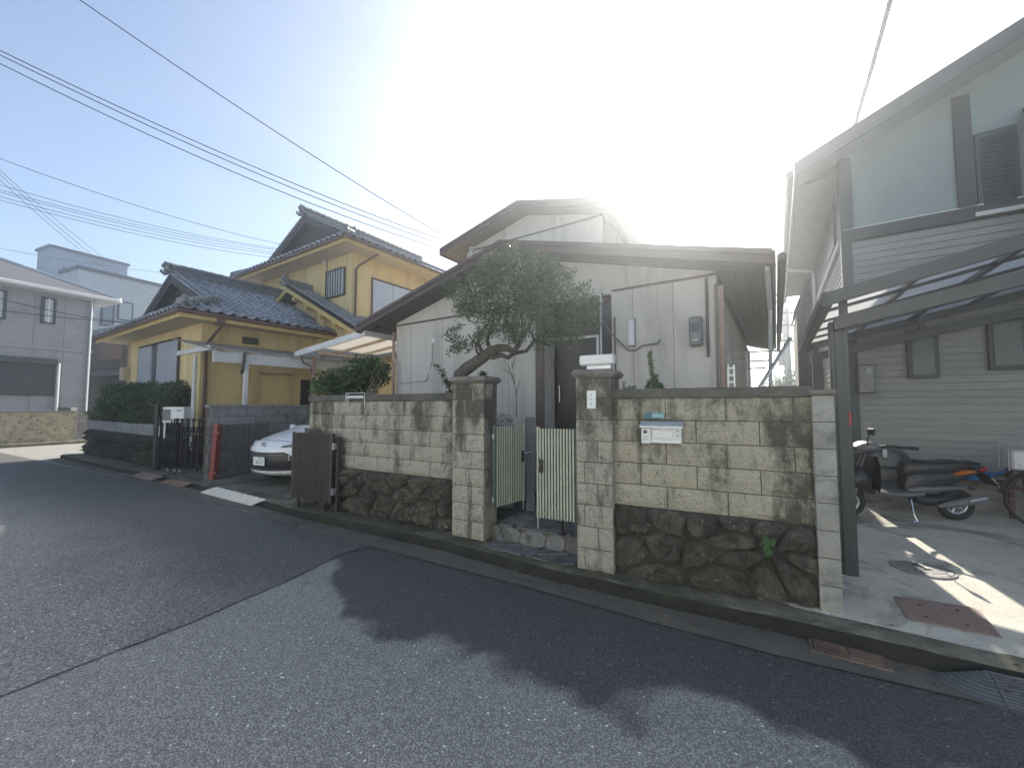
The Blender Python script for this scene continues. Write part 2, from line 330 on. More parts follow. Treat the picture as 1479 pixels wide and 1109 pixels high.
# ------------------------------------------------------------------ object helpers
ROOT = {}
class MB:
    def __init__(self): self.v = []; self.f = []
    def add(self, vs_, fs):
        o = len(self.v); self.v += [tuple(x) for x in vs_]; self.f += [tuple(i+o for i in f) for f in fs]; return self
    def box(self, s0, s1, d0, d1, z0, z1, bev=0.):
        s0, s1 = min(s0, s1), max(s0, s1); d0, d1 = min(d0, d1), max(d0, d1); z0, z1 = min(z0, z1), max(z0, z1)
        if bev <= 0:
            return self.add([(s0, d0, z0), (s1, d0, z0), (s1, d1, z0), (s0, d1, z0), (s0, d0, z1), (s1, d0, z1), (s1, d1, z1), (s0, d1, z1)],
                            [(0, 3, 2, 1), (4, 5, 6, 7), (0, 1, 5, 4), (1, 2, 6, 5), (2, 3, 7, 6), (3, 0, 4, 7)])
        b = min(bev, (s1-s0)/2.01, (d1-d0)/2.01, (z1-z0)/2.01)
        vs_ = []; idx = {}
        for ix, x in ((0, (s0, s0+b)), (1, (s1, s1-b))):
            for iy, y in ((0, (d0, d0+b)), (1, (d1, d1-b))):
                for iz, z in ((0, (z0, z0+b)), (1, (z1, z1-b))):
                    for ax in range(3):
                        c = [x[1], y[1], z[1]]; c[ax] = (x, y, z)[ax][0]
                        idx[(ix, iy, iz, ax)] = len(vs_); vs_.append(tuple(c))
        fs = []
        for ax in range(3):
            o = [a for a in range(3) if a != ax]
            for side in (0, 1):
                q = []
                for a, b_ in ((0, 0), (1, 0), (1, 1), (0, 1)):
                    k = [0, 0, 0]; k[ax] = side; k[o[0]] = a; k[o[1]] = b_; q.append(idx[(k[0], k[1], k[2], ax)])
                fs.append(q)
        for ax in range(3):
            o = [a for a in range(3) if a != ax]
            for a in (0, 1):
                for b_ in (0, 1):
                    k0 = [0, 0, 0]; k0[o[0]] = a; k0[o[1]] = b_; k1 = list(k0); k1[ax] = 1
                    fs.append([idx[(*k0, o[0])], idx[(*k1, o[0])], idx[(*k1, o[1])], idx[(*k0, o[1])]])
        for ix in (0, 1):
            for iy in (0, 1):
                for iz in (0, 1): fs.append([idx[(ix, iy, iz, a)] for a in range(3)])
        return self.add(vs_, fs)
    def tube(self, pts, r, n=8, cap=True, closed=False):
        pts = [V(p) for p in pts]; m = len(pts)
        rr = r if isinstance(r, (list, tuple)) else [r]*m
        vs_ = []; up = None
        for i, p in enumerate(pts):
            t = (pts[(i+1) % m]-pts[i-1]) if closed else (pts[min(i+1, m-1)]-pts[max(i-1, 0)])
            t.normalize()
            if up is None: up = V((0, 0, 1)) if abs(t.z) < .9 else V((1, 0, 0))
            a = t.cross(up); a.normalize(); b = a.cross(t); up = b
            for k in range(n):
                an = 2*pi*k/n; vs_.append(p+a*cos(an)*rr[i]+b*sin(an)*rr[i])
        fs = []
        for i in range(m if closed else m-1):
            j = (i+1) % m
            for k in range(n): fs.append((i*n+k, i*n+(k+1) % n, j*n+(k+1) % n, j*n+k))
        if cap and not closed: fs += [tuple(range(n))[::-1], tuple((m-1)*n+k for k in range(n))]
        return self.add(vs_, fs)
    def beam(self, p, q, w, h, up=V((0, 0, 1)), ends=None):
        p, q = V(p), V(q); t = (q-p).normalized(); a = t.cross(up)
        if a.length < 1e-4: a = V((1, 0, 0))
        a.normalize(); b = a.cross(t)
        vs_ = [c+a*x*w/2+b*y*h/2 for c in (p, q) for x, y in ((-1, -1), (1, -1), (1, 1), (-1, 1))]
        return self.add(vs_, [(3, 2, 1, 0), (4, 5, 6, 7), (0, 1, 5, 4), (1, 2, 6, 5), (2, 3, 7, 6), (3, 0, 4, 7)])
    def slab(self, poly, t):
        """a closed plate: 3-D polygon thickened by the vector t"""
        t = V(t); n = len(poly); vs_ = [V(p) for p in poly]+[V(p)+t for p in poly]
        return self.add(vs_, [tuple(range(n)), tuple(range(2*n-1, n-1, -1))]+[(i, (i+1) % n, n+(i+1) % n, n+i) for i in range(n)])
    def lathe(self, c, prof, n=20, axis='z'):
        c = V(c); vs_ = []
        for r, h in prof:
            for k in range(n):
                a = 2*pi*k/n; x, y = r*cos(a), r*sin(a)
                vs_.append(c+(V((x, y, h)) if axis == 'z' else V((x, h, y)) if axis == 'y' else V((h, x, y))))
        m = len(prof)
        fs = [(i*n+k, i*n+(k+1) % n, (i+1)*n+(k+1) % n, (i+1)*n+k) for i in range(m-1) for k in range(n)]
        fs += [tuple(range(n)), tuple((m-1)*n+k for k in range(n))]
        return self.add(vs_, fs)
    def mesh(self, name, mat, org=(0, 0, 0), smooth=False):
        me = bpy.data.meshes.new(name); o = V(org)
        me.from_pydata([tuple(V(v)-o) for v in self.v], [], self.f)
        if len(self.f) < 40000:
            bm = bmesh.new(); bm.from_mesh(me); bmesh.ops.recalc_face_normals(bm, faces=bm.faces); bm.to_mesh(me); bm.free()
        me.materials.append(MATS[mat])
        if smooth:
            me.polygons.foreach_set('use_smooth', [True]*len(me.polygons))
            try: me.set_sharp_from_angle(angle=R(38))
            except Exception: pass
        return me
    def build(self, name, mat, parent=None, smooth=False, fr=None, org=None, label=None, kind=None):
        """as a child the mesh is given in the parent's street frame; alone it is its own thing"""
        if parent is not None: org = ROOT[parent.name][1]; fr = ROOT[parent.name][0]
        else:
            fr = fr or WORLD
            if org is None: org = (0, 0, 0)
        o = bpy.data.objects.new(name, self.mesh(name, mat, org, smooth)); COL.objects.link(o)
        ROOT[o.name] = (fr, org)
        if parent is not None: o.parent = parent
        else: o.location = fr.P(*org); o.rotation_euler = (0, 0, fr.yaw)
        if label: o['label'] = label
        if kind: o['kind'] = kind
        return o
def thing(name, label, cat, fr, org, group=None):
    o = bpy.data.objects.new(name, None); COL.objects.link(o); o.empty_display_size = .2
    o.location = fr.P(*org); o.rotation_euler = (0, 0, fr.yaw)
    o['label'] = label; o['category'] = cat
    if group: o['group'] = group
    ROOT[o.name] = (fr, org); return o
def tag(o, label, cat, group=None):
    o['label'] = label; o['category'] = cat
    if group: o['group'] = group
    return o
def inst(name, me, parent, M, **kw):
    """one more object on a shared mesh; M in the parent's street frame"""
    o = bpy.data.objects.new(name, me); COL.objects.link(o); o.parent = parent
    fr, org = ROOT[parent.name]; o.matrix_local = Matrix.Translation(-V(org)) @ M
    ROOT[o.name] = (fr, org)
    return o
def copy_tree(src, loc=None, yaw=None, **props):
    def rec(o, par):
        c = o.copy(); COL.objects.link(c); c.parent = par; ROOT[c.name] = ROOT[o.name]
        for ch in o.children: rec(ch, c)
        return c
    r = rec(src, None)
    if loc is not None: r.location = loc
    if yaw is not None: r.rotation_euler = (0, 0, yaw)
    for k, v in props.items(): r[k] = v
    return r
def text(body, size, mat, parent, M, name='lettering', ext=.0008, align='CENTER'):
    cu = bpy.data.curves.new(name, 'FONT'); cu.body = body; cu.size = size; cu.align_x = align; cu.align_y = 'CENTER'; cu.extrude = ext
    cu.materials.append(MATS[mat]); cu.resolution_u = 3
    tmp = bpy.data.objects.new('tmp', cu); COL.objects.link(tmp); dg = bpy.context.evaluated_depsgraph_get(); dg.update()
    me = bpy.data.meshes.new_from_object(tmp.evaluated_get(dg)); bpy.data.objects.remove(tmp); bpy.data.curves.remove(cu)
    if not me.materials: me.materials.append(MATS[mat])
    return inst(name, me, parent, M)
UPRIGHT = Matrix.Rotation(pi/2, 4, 'X')      # text facing the street (towards -d)

def voronoi(u0, u1, v0, v1, seeds):
    cells = []
    for i, (a, b) in enumerate(seeds):
        poly = [(u0, v0), (u1, v0), (u1, v1), (u0, v1)]
        for j, (c, d) in enumerate(seeds):
            if i == j: continue
            mx, my = (a+c)/2, (b+d)/2; nx, ny = c-a, d-b; out = []
            for k in range(len(poly)):
                p, q = poly[k], poly[(k+1) % len(poly)]
                fp = (p[0]-mx)*nx+(p[1]-my)*ny; fq = (q[0]-mx)*nx+(q[1]-my)*ny
                if fp <= 0: out.append(p)
                if (fp < 0) != (fq < 0) and fp != fq:
                    t = fp/(fp-fq); out.append((p[0]+(q[0]-p[0])*t, p[1]+(q[1]-p[1])*t))
            poly = out
            if len(poly) < 3: break
        if len(poly) >= 3: cells.append(poly)
    return cells
def soften(poly, gap, cuts=1):
    """shrink a polygon by a joint and round its corners"""
    n = len(poly); cx = sum(p[0] for p in poly)/n; cy = sum(p[1] for p in poly)/n
    q = []
    for p in poly:
        dx, dy = cx-p[0], cy-p[1]; l = max(sqrt(dx*dx+dy*dy), 1e-6); q.append((p[0]+dx/l*gap*1.3, p[1]+dy/l*gap*1.3))
    for _ in range(cuts):
        r = []
        for i in range(len(q)):
            a, b = q[i], q[(i+1) % len(q)]
            if (a[0]-b[0])**2+(a[1]-b[1])**2 < 1e-5: continue
            r += [(a[0]*.78+b[0]*.22, a[1]*.78+b[1]*.22), (a[0]*.22+b[0]*.78, a[1]*.22+b[1]*.78)]
        q = r
    return q, (cx, cy)
def boulder(mb, poly, gap, bulge, back, f, seed, rings=(1, .96, .88, .76, .62, .47, .31, .15)):
    """a broken field stone over a wall outline; f(u, v, h) gives the frame point h metres proud of the wall"""
    q, (cx, cy) = soften(poly, gap)
    if len(q) < 3: return
    r = []
    for i in range(len(q)):                              # finer, slightly ragged outline
        a, b = q[i], q[(i+1) % len(q)]; L = sqrt((a[0]-b[0])**2+(a[1]-b[1])**2); k = max(1, int(L/.03))
        r += [(a[0]+(b[0]-a[0])*t/k, a[1]+(b[1]-a[1])*t/k) for t in range(k)]
    q = [(u+.010*noise.noise(V((u*22, v*22, seed))), v+.010*noise.noise(V((u*22, v*22, seed+5)))) for u, v in r]
    n = len(q); vs_ = [f(u, v, -back) for u, v in q]; tx, ty = noise.noise(V((seed*3.3, 1, 2)))*.9, noise.noise(V((seed*2.1, 5, 2)))*.9
    sc = max(max(abs(u-cx) for u, v in q), max(abs(v-cy) for u, v in q))
    for r in rings:
        for u, v in q:
            uu, vv = cx+(u-cx)*r, cy+(v-cy)*r
            nn = noise.noise(V((uu*7+seed, vv*7, seed*1.7)))+.7*noise.noise(V((uu*17, vv*17+seed, 3)))+.5*noise.noise(V((uu*38, vv*38+seed, 7)))
            h = bulge*(.92-r**5)+nn*bulge*.75*(1-r**5)+bulge*.35*(tx*(uu-cx)+ty*(vv-cy))/sc*(1-r**4)+(.0 if r == 1 else .012)
            vs_.append(f(uu, vv, h))
    vs_.append(f(cx, cy, bulge*.95+noise.noise(V((cx*7+seed, cy*7, seed*1.7)))*bulge*.75))
    m = len(rings)+1; fs = [(i*n+j, i*n+(j+1) % n, (i+1)*n+(j+1) % n, (i+1)*n+j) for i in range(m-1) for j in range(n)]
    fs += [((m-1)*n+j, (m-1)*n+(j+1) % n, m*n) for j in range(n)]
    mb.add(vs_, fs)
def rough_block(w, h, t, seed, amp=.009, nx=None, nz_=4):
    """split-face masonry unit: front face broken and uneven, arrises worn; front at d=0"""
    nx = nx or max(2, round(w/.055)); mb = MB(); vs_ = []
    for j in range(nz_+1):
        for i in range(nx+1):
            x = w*i/nx; z = h*j/nz_
            edge = i in (0, nx) or j in (0, nz_)
            y = .009 if edge else -amp*(1.0+1.6*noise.noise(V((x*14+seed*3.1, z*16, seed))))
            if edge:
                x += .0022*noise.noise(V((z*40, seed, i))); z += .0022*noise.noise(V((x*40, seed, j+9)))
            vs_.append((x, y, z))
    fs = [(j*(nx+1)+i, j*(nx+1)+i+1, (j+1)*(nx+1)+i+1, (j+1)*(nx+1)+i) for j in range(nz_) for i in range(nx)]
    b = len(vs_); vs_ += [(0, t, 0), (w, t, 0), (w, t, h), (0, t, h)]
    c = [0, nx, (nz_+1)*(nx+1)-1, nz_*(nx+1)]
    ring = list(range(0, nx+1)), [j*(nx+1)+nx for j in range(nz_+1)], list(range(c[2], c[3]-1, -1)), [j*(nx+1) for j in range(nz_, -1, -1)]
    for k, e in enumerate(ring): fs.append(tuple([b+(k+1) % 4, b+k]+list(e)) if False else tuple(list(e)[::-1]+[b+k, b+(k+1) % 4]))
    fs.append((b, b+3, b+2, b+1)[::-1])
    return mb.add(vs_, fs)
BLOCKS = {}
def block_mesh(w, h, t, mat, var=6):
    key = (round(w, 3), round(h, 3), round(t, 3), mat, random.randrange(var))
    if key not in BLOCKS: BLOCKS[key] = rough_block(w, h, t, (len(BLOCKS)*7.31) % 97+.37).mesh('block', mat)
    return BLOCKS[key]
def T(s, d, z, rz=0, rx=0, ry=0): return Matrix.Translation((s, d, z)) @ Matrix.Rotation(rz, 4, 'Z') @ Matrix.Rotation(ry, 4, 'Y') @ Matrix.Rotation(rx, 4, 'X')

def leaves(name, mat, parent, clumps, density, size, seed=1, fr=None, flat=.0, fill=.45, spray=0., label=None, kind='stuff', aspect=.5):
    """many small bent leaves through the volume of ellipsoid clumps (centre, radii) given in the parent's frame"""
    rng = np.random.default_rng(seed); C = []; S = []; Nn = []
    for c, r in clumps:
        r = np.array(r if hasattr(r, '__len__') else (r, r, r)); n = int(density*(r[0]*r[1]+r[0]*r[2]+r[1]*r[2])*4.2)
        d = rng.normal(size=(n, 3)); d /= np.linalg.norm(d, axis=1)[:, None]
        rad = (1-fill*rng.random(n)**1.6)[:, None]
        if spray: rad = rad+(rng.random((n, 1)) < .1)*rng.random((n, 1))*spray
        C.append(np.array(c)+d*r*rad); Nn.append(d)
        S.append(size*(.6+.8*rng.random(n)))
    C = np.concatenate(C); Nn = np.concatenate(Nn); S = np.concatenate(S)[:, None]; n = len(C)
    org = np.array(ROOT[parent.name][1]); C = C-org
    a = Nn*.8+rng.normal(size=(n, 3))*.8+np.array([0, 0, .35]); a /= np.linalg.norm(a, axis=1)[:, None]
    b = np.cross(a, rng.normal(size=(n, 3))); b /= np.linalg.norm(b, axis=1)[:, None]; c = np.cross(a, b)
    vs_ = np.empty((n, 4, 3)); vs_[:, 0] = C; vs_[:, 1] = C+a*S*.5+b*S*aspect*.5+c*S*.08; vs_[:, 2] = C+a*S; vs_[:, 3] = C+a*S*.5-b*S*aspect*.5+c*S*.08
    me = bpy.data.meshes.new(name); me.vertices.add(n*4); me.vertices.foreach_set('co', vs_.ravel())
    me.loops.add(n*4); me.loops.foreach_set('vertex_index', np.arange(n*4, dtype=np.int32))
    me.polygons.add(n); me.polygons.foreach_set('loop_start', np.arange(0, n*4, 4, dtype=np.int32)); me.polygons.foreach_set('loop_total', np.full(n, 4, dtype=np.int32))
    me.update(); at = me.attributes.new('v', 'FLOAT', 'FACE'); at.data.foreach_set('value', rng.random(n).astype(np.float32))
    me.materials.append(MATS[mat])
    o = bpy.data.objects.new(name, me); COL.objects.link(o); o.parent = parent; ROOT[o.name] = ROOT[parent.name]
    if kind: o['kind'] = kind
    if label: o['label'] = label
    return o
# ================================================================== THE SETTING
KERB = [V((-14.6, 13.1, 0)), V((-13.3, 12.3, 0)), V((-9.95, 10.3, 0)), V((-8.17, 9.36, 0)), V((-6.06, 8.0, 0)), V((-4.11, 6.76, 0)), V((-3.31, 6.2, 0)), V((-.82, 4.77, 0)),
        V((.294, 4.01, 0)), V((1.2, 3.48, 0)), V((1.92, 3.1, 0)), V((2.83, 2.55, 0)), V((4.6, 1.52, 0)), V((9, -1.0, 0)), V((16, -5.2, 0))]
m = MB(); m.add([(-400, -400, -.03), (400, -400, -.03), (400, 400, -.03), (-400, 400, -.03)], [(0, 1, 2, 3)])
m.build('ground', 'terrain', kind='structure')
m = MB(); g = 1.0
m.add([(-60, -30, 0), (40, -30, 0), (40, 60, 0), (-60, 60, 0)], [(0, 1, 2, 3)])
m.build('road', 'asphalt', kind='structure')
# older coarser asphalt beyond the seam
seam = [(-3.9, .6), (-2.99, 2.34), (-2.72, 2.8), (-2.5, 3.16), (-2.15, 3.95), (-1.92, 4.65), (-1.62, 4.98), (-1.45, 5.18)]
m = MB(); poly = [V((x, y, .005)) for x, y in seam]+[V((p.x-.16, p.y-.26, .005)) for p in KERB[6:1:-1]]+[V((-30, 21, .005)), V((-45, 10, .005)), V((-30, -20, .005)), V((-6, -10, .005))]
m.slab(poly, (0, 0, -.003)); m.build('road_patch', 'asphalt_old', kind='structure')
m = MB(); sp = []
for (x0, y0), (x1, y1) in zip(seam, seam[1:]):
    for k in range(8):
        t = k/8; x, y = x0+(x1-x0)*t, y0+(y1-y0)*t; j = .016*noise.noise(V((x*5, y*5, 3))); sp.append((x+j, y-j*.5))
vs_ = []
for x, y in sp:
    w = .003+.009*abs(noise.noise(V((x*4, y*3, 8)))); vs_ += [(x-w, y+w*.4, .0065), (x+w, y-w*.4, .0065)]
m.add(vs_, [(2*i, 2*i+1, 2*i+3, 2*i+2) for i in range(len(sp)-1)]); m.build('road_crack', 'crack', kind='structure')
def kn(i, off):
    a, b = KERB[max(i-1, 0)], KERB[min(i+1, len(KERB)-1)]; t = (b-a).normalized(); return KERB[i]+V((-t.y, t.x, 0))*off
def resample(pts, step):
    out = []
    for a, b in zip(pts, pts[1:]):
        n = max(1, int((b-a).length/step)); out += [a+(b-a)*(k/n) for k in range(n)]
    return out+[pts[-1]]
m = MB(); rp = resample(KERB, .12); prof = [(-.02, -.02), (-.012, .03), (-.004, .085), (.008, .108), (.04, .119), (.2, .123), (.3, .12), (.3, -.02)]
vs_ = []
for i, p in enumerate(rp):
    t = (rp[min(i+1, len(rp)-1)]-rp[max(i-1, 0)]).normalized(); nn = V((-t.y, t.x, 0))
    for j, (a, h) in enumerate(prof):
        w = noise.noise(V((p.x*3, p.y*3, j*.7)))+.6*noise.noise(V((p.x*11, p.y*11, j*1.7)))
        vs_.append(p+nn*(a+.012*w)+V((0, 0, h+(.007*w if 0 < j < 6 else 0))))
k = len(prof); m.add(vs_, [(i*k+j, i*k+j+1, (i+1)*k+j+1, (i+1)*k+j) for i in range(len(rp)-1) for j in range(3, k-1)])
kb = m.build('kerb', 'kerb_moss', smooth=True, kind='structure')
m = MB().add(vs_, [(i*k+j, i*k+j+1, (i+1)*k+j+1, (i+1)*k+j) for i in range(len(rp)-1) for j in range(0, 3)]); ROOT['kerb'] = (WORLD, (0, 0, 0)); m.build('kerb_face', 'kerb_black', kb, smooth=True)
m = MB(); ia = [kn(i, -.02) for i in range(len(KERB))]; ib = [kn(i, -.3-.05*sin(i*2.1)) for i in range(len(KERB))]
m.add([p+V((0, 0, .0095)) for p in ia]+[p+V((0, 0, .0095)) for p in ib], [(i, i+1, len(KERB)+i+1, len(KERB)+i) for i in range(len(KERB)-1)])
m.build('gutter', 'gutter', kind='structure')
# the building lots behind the kerb
m = MB(); poly = [kn(i, .25) for i in range(len(KERB))]+[V((40, 10, 0)), V((30, 45, 0)), V((0, 45, 0)), V((-1.5, 42, 0))]
m.slab([p+V((0, 0, .112)) for p in poly], (0, 0, -.14)); m.build('yard', 'drive_dark', kind='structure')
# light concrete forecourt, rising towards the house on the right
m = MB(); vs_ = []; ns, nd = 30, 22
kp = resample([V((1.98, 3.33, 0)), V((2.95, 2.68, 0)), V((4.7, 1.68, 0)), V((9.0, -.72, 0))], .25)
for i in range(ns+1):
    t = i/ns*(len(kp)-1); a = int(t); f = t-a; p = kp[a]*(1-f)+kp[min(a+1, len(kp)-1)]*f
    q = B.P(.25+6.5*i/ns, 8.2)
    for j in range(nd+1):
        u = j/nd; c = p*(1-u)+q*u; vs_.append((c.x, c.y, .125+.17*u**.8+.004*noise.noise(c*1.5)))
m.add(vs_, [(i*(nd+1)+j, (i+1)*(nd+1)+j, (i+1)*(nd+1)+j+1, i*(nd+1)+j+1) for i in range(ns) for j in range(nd)])
m.build('driveway', 'drive_concrete', smooth=True, kind='structure')
def fz(x, y):
    """height of the forecourt"""
    d = B.loc(V((x, y, 0)))[1]; kx = 3.0
    return .125+.17*min(max((d-3.6)/4.6, 0), 1)**.8
# garden soil behind the front walls
m = MB(); m.slab([L_.P(-5.6, 4.3, .9), L_.P(-3.3, 4.3, .9), L_.P(-3.3, 6.2, .9), L_.P(-5.6, 6.2, .9)], (0, 0, -.85)); m.build('garden_soil', 'ashlar_soil', kind='structure')
m = MB(); m.slab([W.P(-.8, 4.06, .8), W.P(.75, 4.06, .8), W.P(.55, 5.3, .8), W.P(-.9, 5.3, .8)], (0, 0, -.75)); m.build('garden_soil', 'ashlar_soil', kind='structure')

# flagged step and ledge between the gate piers
st = thing('entrance_steps', 'dark flagstone entrance steps between the two gate piers', 'steps', W, (-1.9, 3.9, .12))
s_a, s_b = W.hit(706, 760, 3.95)[0], W.hit(833, 790, 3.9)[0]
m = MB(); m.box(s_a-.06, s_b+.02, 4.12, 6.4, .1, .305); m.build('step', 'mortar', st)
m = MB(); m.box(s_a, s_b+.02, 5.15, 6.4, .31, .475); m.build('step', 'flag', st)
m = MB(); m.box(s_a+.0, s_b+.02, 5.5, 6.4, .475, .64); m.build('step', 'flag', st)
m = MB(); m.box(s_a+.0, s_b+.02, 5.85, 6.6, .64, .9, .01); m.build('step', 'terracotta', st, label='terracotta tiled top step at the front door')
def flags(parent, u0, u1, v0, v1, n, f, seed, mat='flag', gap=.006, th=.014, name='flagstone'):
    rnd = random.Random(seed); seeds = []
    while len(seeds) < n:
        c = (rnd.uniform(u0, u1), rnd.uniform(v0, v1))
        if all((c[0]-q[0])**2+(c[1]-q[1])**2 > .45*(u1-u0)*(v1-v0)/n for q in seeds) or rnd.random() < .004: seeds.append(c)
    for i, poly in enumerate(voronoi(u0, u1, v0, v1, seeds)):
        q, c = soften(poly, gap, 1); mb = MB(); hh = th+rnd.uniform(-.003, .004)
        k = len(q); vs_ = [f(u, v, 0) for u, v in q]+[f(u, v, hh*.8) for u, v in q]+[f(c[0]+(u-c[0])*.95, c[1]+(v-c[1])*.95, hh) for u, v in q]
        mb.add(vs_, [(a*k+j, a*k+(j+1) % k, (a+1)*k+(j+1) % k, (a+1)*k+j) for a in (0, 1) for j in range(k)]+[tuple(2*k+j for j in range(k))])
        mb.build(name, mat, parent)
kline = lambda s: W.loc(V((.294, 4.01, 0))+V((.8509, -.5253, 0))*((s-W.loc(V((.294, 4.01, 0)))[0])/V((.8509, -.5253, 0)).dot(W.e)))[1]
flags(st, s_a, s_b, 0, .42, 7, lambda u, v, h: (u, kline(u)+.1+v/.42*(4.1-kline(u)-.1), .126+h), 3)
flags(st, s_a, s_b, 4.1, 5.13, 12, lambda u, v, h: (u, v, .305+h), 5)
flags(st, s_a, s_b, .125, .3, 5, lambda u, v, h: (u, 4.12-h, v), 9)

# ================================================================== FRONT WALLS AND PIERS
def stones(parent, fr, s0, s1, z0, z1, d, seeds, mat, seed, bulge=.07, zt=None):
    def f(u, v, h): return (u, d-h, z0+(z1-z0)*v if zt is None else z0+(zt(u)-z0)*v)
    sc = (s1-s0)/(z1-z0)
    for i, poly in enumerate(voronoi(s0, s1, 0, 1, seeds)):
        mb = MB(); poly = [(u, v*(z1-z0)) for u, v in poly]
        g = lambda u, v, h: (u, d-h, z0+v)
        if len(poly) > 2: boulder(mb, poly, .008, bulge*(.7+.5*random.random()), .06, g, seed+i)
        mb.build('stone', mat, parent)
# --- right front wall
DW = 3.9
s0, s1 = W.hit(886, 700, DW)[0], W.hit(1178, 700, DW)[0]
wl_r = thing('block_wall', 'buff split-face block wall with the silver mailbox, boulders along its foot', 'wall', W, ((s0+s1)/2, DW, .1))
m = MB(); m.box(s0-.05, s1, DW+.012, DW+.15, .1, 1.745); m.build('mortar_core', 'mortar', wl_r)
m = MB(); m.box(s0-.06, s1+.0, DW-.012, DW+.165, 1.745, 1.835, .012); m.build('coping', 'coping', wl_r)
m = MB(); m.box(s0-.05, s1, DW+.0, DW+.05, .1, .745); m.build('mortar_base', 'mortar_dark', wl_r)
def lay(parent, fr, d, z0, rows, s0, s1, mat, h=.2, t=.1, jt=.009):
    for r, js in enumerate(rows):                     # rows from the top down
        e = [s0]+[j for j in js if s0+.05 < j < s1-.05]+[s1]; z = z0-(r+1)*h
        for a, b in zip(e, e[1:]):
            inst('block', block_mesh(b-a-jt, h-jt, t, mat), parent, T(a+jt/2, d, z+jt/2))
xs = lambda l, fr, d, ox, sc: [fr.hit(ox+x/sc, 650, d)[0] for x in l]
ro = xs([745, 995, 1275], W, DW, 700, 2.844); re = xs([640, 870, 1132], W, DW, 700, 2.844)
lay(wl_r, W, DW, 1.745, [ro, re, ro, re, ro], s0, s1, 'block_buff')
def seeds_px(l, fr, d, ox, oy, sc, z0, z1):
    out = []
    for x, y in l:
        s, z = fr.hit(ox+x/sc, oy+y/sc, d); out.append((s, (z-z0)/(z1-z0)))
    return out
sd_r = seeds_px([(590, 660), (600, 790), (765, 650), (745, 780), (890, 665), (1030, 660), (870, 810), (1050, 820), (1010, 745), (1180, 690), (1290, 730), (1150, 880), (1260, 880), (1340, 850), (700, 880), (960, 900)], W, DW-.04, 700, 520, 2.844, .1, .75)
stones(wl_r, W, s0+.0, s1, .1, .745, DW-.0, sd_r, 'rock_dark', 11, .075)
# --- left front wall
DL = 4.12
s0, s1 = L_.hit(445, 640, DL)[0], L_.hit(655, 640, DL)[0]
wl_l = thing('block_wall', 'darker mould-stained block wall beside the brown folded gate, boulders at its foot', 'wall', L_, ((s0+s1)/2, DL, .1))
m = MB(); m.box(s0+.01, s1+.15, DL+.012, DL+.15, .1, 1.745); m.build('mortar_core', 'mortar', wl_l)
m = MB(); m.box(s0-.02, s1+.02, DL-.012, DL+.165, 1.745, 1.845, .012); m.build('coping', 'coping', wl_l)
m = MB(); m.box(s0+.01, s1+.1, DL-.0, DL+.05, .1, .745); m.build('mortar_base', 'mortar_dark', wl_l)
ro = xs([195, 320, 450, 595, 750], L_, DL, 430, 3.961); re = xs([125, 255, 380, 520, 665, 830], L_, DL, 430, 3.961)
lay(wl_l, L_, DL, 1.745, [ro, re, ro, re, ro], s0, s1, 'block_pier')
sd_l = seeds_px([(100, 700), (160, 760), (250, 680), (300, 740), (330, 820), (395, 790), (480, 720), (480, 830), (570, 690), (620, 760), (600, 880), (700, 720), (760, 760), (830, 720), (700, 880), (760, 850), (830, 860), (840, 950), (60, 780), (200, 860), (120, 870)], L_, DL-.04, 430, 520, 3.961, .1, .75)
stones(wl_l, L_, s0, s1, .1, .745, DL, sd_l, 'rock_dark', 31, .09)

def pier(label, fr, s0, s1, d, dep, zb, ztop, caps, splits, mat):
    t = thing('gate_pier', label, 'gate pier', fr, ((s0+s1)/2, d+dep/2, zb), 'stone block gate piers')
    w = s1-s0; n = round((ztop-zb)/.2); h = (ztop-zb)/n
    m = MB(); m.box(s0+.014, s1-.014, d+.014, d+dep-.01, zb, ztop); m.build('mortar_core', 'mortar', t)
    for r in range(n):
        z = zb+r*h
        for k in range(2):
            x = splits[(r+1) % 2]*w
            a, b = (s0, s0+x-.004) if k == 0 else (s0+x+.004, s1)
            # rough on the street side and down the outer flank
            mb = rough_block(b-a, h-.009, dep if k else .2, r*3.3+k*1.7+s0, .007)
            if k:
                mb.v = [(min(x_, b-a-.0)+0, y_, z_) for x_, y_, z_ in mb.v]
            o = inst('block', mb.mesh('block', mat), t, T(a, d, z+.0045))
    m = MB(); o = caps; m.box(s0-o, s1+o, d-o, d+dep+o, ztop, ztop+.08, .032); m.build('cap', 'cap_stone', t)
    return t
ps0, ps1 = W.hit(832.5, 680, 3.8)[0], W.hit(884, 680, 3.8)[0]
pier('stone pier with a long white lamp box on its cap and the white name plate', W, ps0, ps1, 3.8, .36, .12, 1.95, .045, (.6, .22), 'block_pier')
ls0, ls1 = L_.hit(653, 680, 3.95)[0], L_.hit(698, 680, 3.95)[0]
ldep = L_.hits(711.5, 680, ls1)[0]-3.95
pier('stone pier below the leaning tree, nothing on its cap', L_, ls0, ls1, 3.95, max(.3, min(ldep, .5)), .12, 1.95, .05, (.42, .62), 'block_pier')
# slim pier of pale blocks at the forecourt
es0, es1 = W.hit(1178, 700, 3.84)[0], W.hit(1211, 700, 3.84)[0]
t = thing('boundary_pier', 'slim pale grey block pier with a small cap beside the dark carport post', 'pier', W, ((es0+es1)/2, 3.9, .12))
m = MB(); m.box(es0+.012, es1-.012, 3.852, 4.05, .12, 1.76); m.build('mortar_core', 'mortar', t)
for r in range(8):
    inst('block', rough_block(es1-es0-.002, .197, .2, r*2.3+.6, .003, nx=4).mesh('block', 'pale_block'), t, T(es0, 3.84, .12+r*.205))
m = MB(); m.box(es0-.02, es1+.02, 3.82, 4.07, 1.76, 1.80, .012); m.build('cap', 'cap_stone', t)

